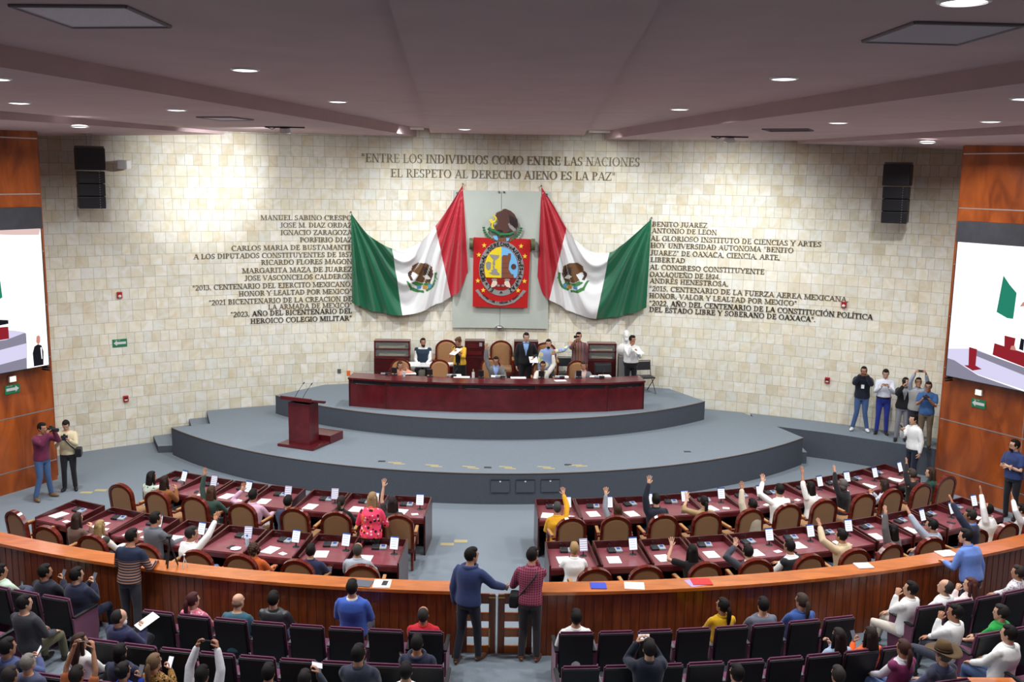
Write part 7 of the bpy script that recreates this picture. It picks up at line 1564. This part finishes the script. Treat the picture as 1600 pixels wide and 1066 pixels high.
    (5.59, 11.75, 0.15, 'sit', 26.1, 1.72, -0.13, 8, 0, 'lap', 'lap', ('vest', (70, 74, 90), (86, 90, 124)), ('trousers', (40, 40, 46)), (36, 28, 24), ('short', (96, 90, 86)), {'hat': 1, 'w': 1.1, 'dz': -0.135}, 'seated man in brown wide-brimmed hat and dark grey vest at the right'),
    (-6.21, 11.84, 0.1, 'sit', -15.6, 1.76, -0.13, -20, 0, 'lap', (0.262, 0.173, 0.885, 'curl'), ('vest', (38, 40, 58), (70, 80, 120)), ('trousers', (40, 40, 46)), (36, 28, 24), ('short', (24, 20, 19)), {'dz': -0.135}, 'seated man in navy vest holding a bright phone, left side third row'),
    (-5.78, 11.45, 0.15, 'sit', -14.4, 1.6, -0.13, 0, 0, 'lap', 'lap', ('sweater', (70, 74, 100)), ('trousers', (40, 40, 46)), (36, 28, 24), ('short', (124, 118, 112)), {'dz': -0.135}, 'seated person with short grey hair, left side behind the navy vest'),
    (-5.8, 11.05, 0.15, 'sit', -14.2, 1.72, -0.13, 0, 0, 'lap', 'lap', ('shirt', (52, 56, 84)), ('trousers', (40, 40, 46)), (36, 28, 24), ('short', (48, 42, 40)), {'dz': -0.135}, 'seated person with cropped dark hair in the lower left corner'),
    (-5.42, 12.1, 0.1, 'sit', -23.9, 1.64, -0.13, -15, 0, 'lap', 'lap', ('blouse', (228, 224, 222)), ('trousers', (40, 40, 46)), (36, 28, 24), ('long', (58, 40, 34)), {'s': 'f', 'dz': -0.135}, 'seated woman with long dark hair in white dress with black band, left'),
    (-5.04, 11.1, 0.15, 'sit', -12.4, 1.68, -0.13, 0, 0, 'up', 'up', ('tee', (168, 92, 52)), ('trousers', (40, 40, 46)), (36, 28, 24), ('short', (40, 32, 32)), {'dz': -0.135}, 'seated person in orange top filming with both raised hands, lower left'),
    (-4.79, 11.8, 0.1, 'sit', -12.2, 1.66, -0.13, 0, 0, 'lap', 'lap', ('jacket', (40, 44, 66)), ('trousers', (40, 40, 46)), (36, 28, 24), ('bob', (24, 20, 19)), {'dz': -0.135}, 'seated person in navy jacket with black hair, left part of third row'),
    (-4.54, 11.22, 0.15, 'sit', -11.3, 1.66, -0.13, -10, 0, 'lap', 'phone', ('blouse', (40, 66, 170)), ('trousers', (40, 40, 46)), (36, 28, 24), ('bun', (24, 20, 19)), {'s': 'f', 'dz': -0.135}, 'seated woman with tied black hair in royal blue sleeves, lower left'),
    (-4.28, 11.54, 0.1, 'sit', -10.8, 1.66, -0.13, -10, 0, 'lap', 'phone', ('blouse', 'leopard'), ('trousers', (40, 40, 46)), (36, 28, 24), ('pony', (110, 86, 64)), {'s': 'f', 'dz': -0.135}, 'seated woman in leopard print top holding a bright phone, third row left'),
]
for p_ in PEOPLE: person(p_)
bake_pending()
LIT = glow('phone_lit', (.9, .88, .95), 1.0)
HELD = [
    ('cam', 'standing photographer in maroon sweater and jeans by the left veneer wall', 'black camera held to the eye by the maroon photographer', 'B', True),
    ('cam', 'standing photographer in cream top with shoulder bag looking at his camera', 'black camera held at the chest by the photographer in cream', 'B', False),
    ('paper', 'standing woman in yellow cardigan and black dress placing papers on a table', 'L', 'white paper held by the woman in the yellow cardigan'),
    ('paper', 'standing man in black suit and light blue shirt holding papers at his side', 'L', 'white papers held by the man in the black suit'),
    ('phone', 'standing man in dark striped shirt filming with a phone held at his eyes', 'R', 'dark phone held up by the man in the striped shirt', True),
    ('paper', 'standing man in white shirt holding an open folder near the white bust', 'L', 'white papers held by the man near the bust'),
    ('phone', 'standing man in black sweater and blue jeans filming at the right stone wall', 'B', 'phone held up by the man in the black sweater', True),
    ('phone', 'standing man in white shirt and royal blue trousers filming at the right wall', 'B', 'phone held at the chest by the man in royal blue trousers', True),
    ('phone', 'standing woman in black jacket and grey checked trousers at the right wall', 'R', 'phone held by the woman in the black jacket', False),
    ('phone', 'standing person in grey shirt holding a phone high with both arms raised', 'B', 'phone held above the head with both hands at the right wall', True),
    ('cam', 'standing man in blue short-sleeved shirt filming with a stabilised camera at the wall', 'black camera held by the man in the blue short-sleeved shirt', 'B', False),
    ('phone', 'standing man in white shirt holding a phone below the right ledge', 'R', 'phone held to the mouth by the man below the ledge', False),
    ('phone', 'standing man in maroon plaid shirt with a strap leaning on the balustrade at the gate', 'R', 'phone held by the man in the plaid shirt', False),
    ('phone', 'seated bearded man in dark suit holding a phone, left side section first row', 'R', 'phone held by the bearded man in the dark suit', False),
    ('phone', 'seated man in navy suit holding a phone, end of left side section', 'R', 'phone held by the man in the navy suit at the left', False),
    ('paper', 'seated man in navy quilted jacket with white face mask reading white paper', 'R', 'white paper held by the man with the face mask', -0.4),
    ('phone', 'seated woman with long dark hair in orange top, second row right', 'L', 'phone held by the woman in the orange top', False),
    ('phone', 'man in navy jacket filming with a phone in the third audience row right', 'B', 'phone with bright picture held up in the third row right', True, 'lit'),
    ('phone', 'seated person filming with a phone in the third audience row left', 'R', 'bright phone held up beside the person in row three left', True, 'lit'),
    ('phone', 'seated person in white sleeves filming with both hands in the third row left', 'B', 'phone held up by the white sleeved person in row three', True),
    ('phone', 'seated man in navy vest holding a bright phone, left side third row', 'R', 'bright phone held up at the left by the man in the navy vest', False, 'lit'),
    ('phone', 'seated person in orange top filming with both raised hands, lower left', 'B', 'phone with lilac picture held up with both hands, lower left', True, 'lit'),
    ('phone', 'seated woman with tied black hair in royal blue sleeves, lower left', 'R', 'phone held by the woman in royal blue sleeves', False),
    ('phone', 'seated woman in leopard print top holding a bright phone, third row left', 'R', 'bright white phone held by the woman in leopard print', False, 'lit'),
]
for q in HELD:
    if q[0] == 'phone': held_phone(q[1], q[2], q[3], q[4], LIT if len(q) > 5 else None)
    elif q[0] == 'cam': held_camera(q[1], q[2], q[3], q[4])
    else: held_paper(q[1], q[2], q[3], q[4] if len(q) > 4 else .4)
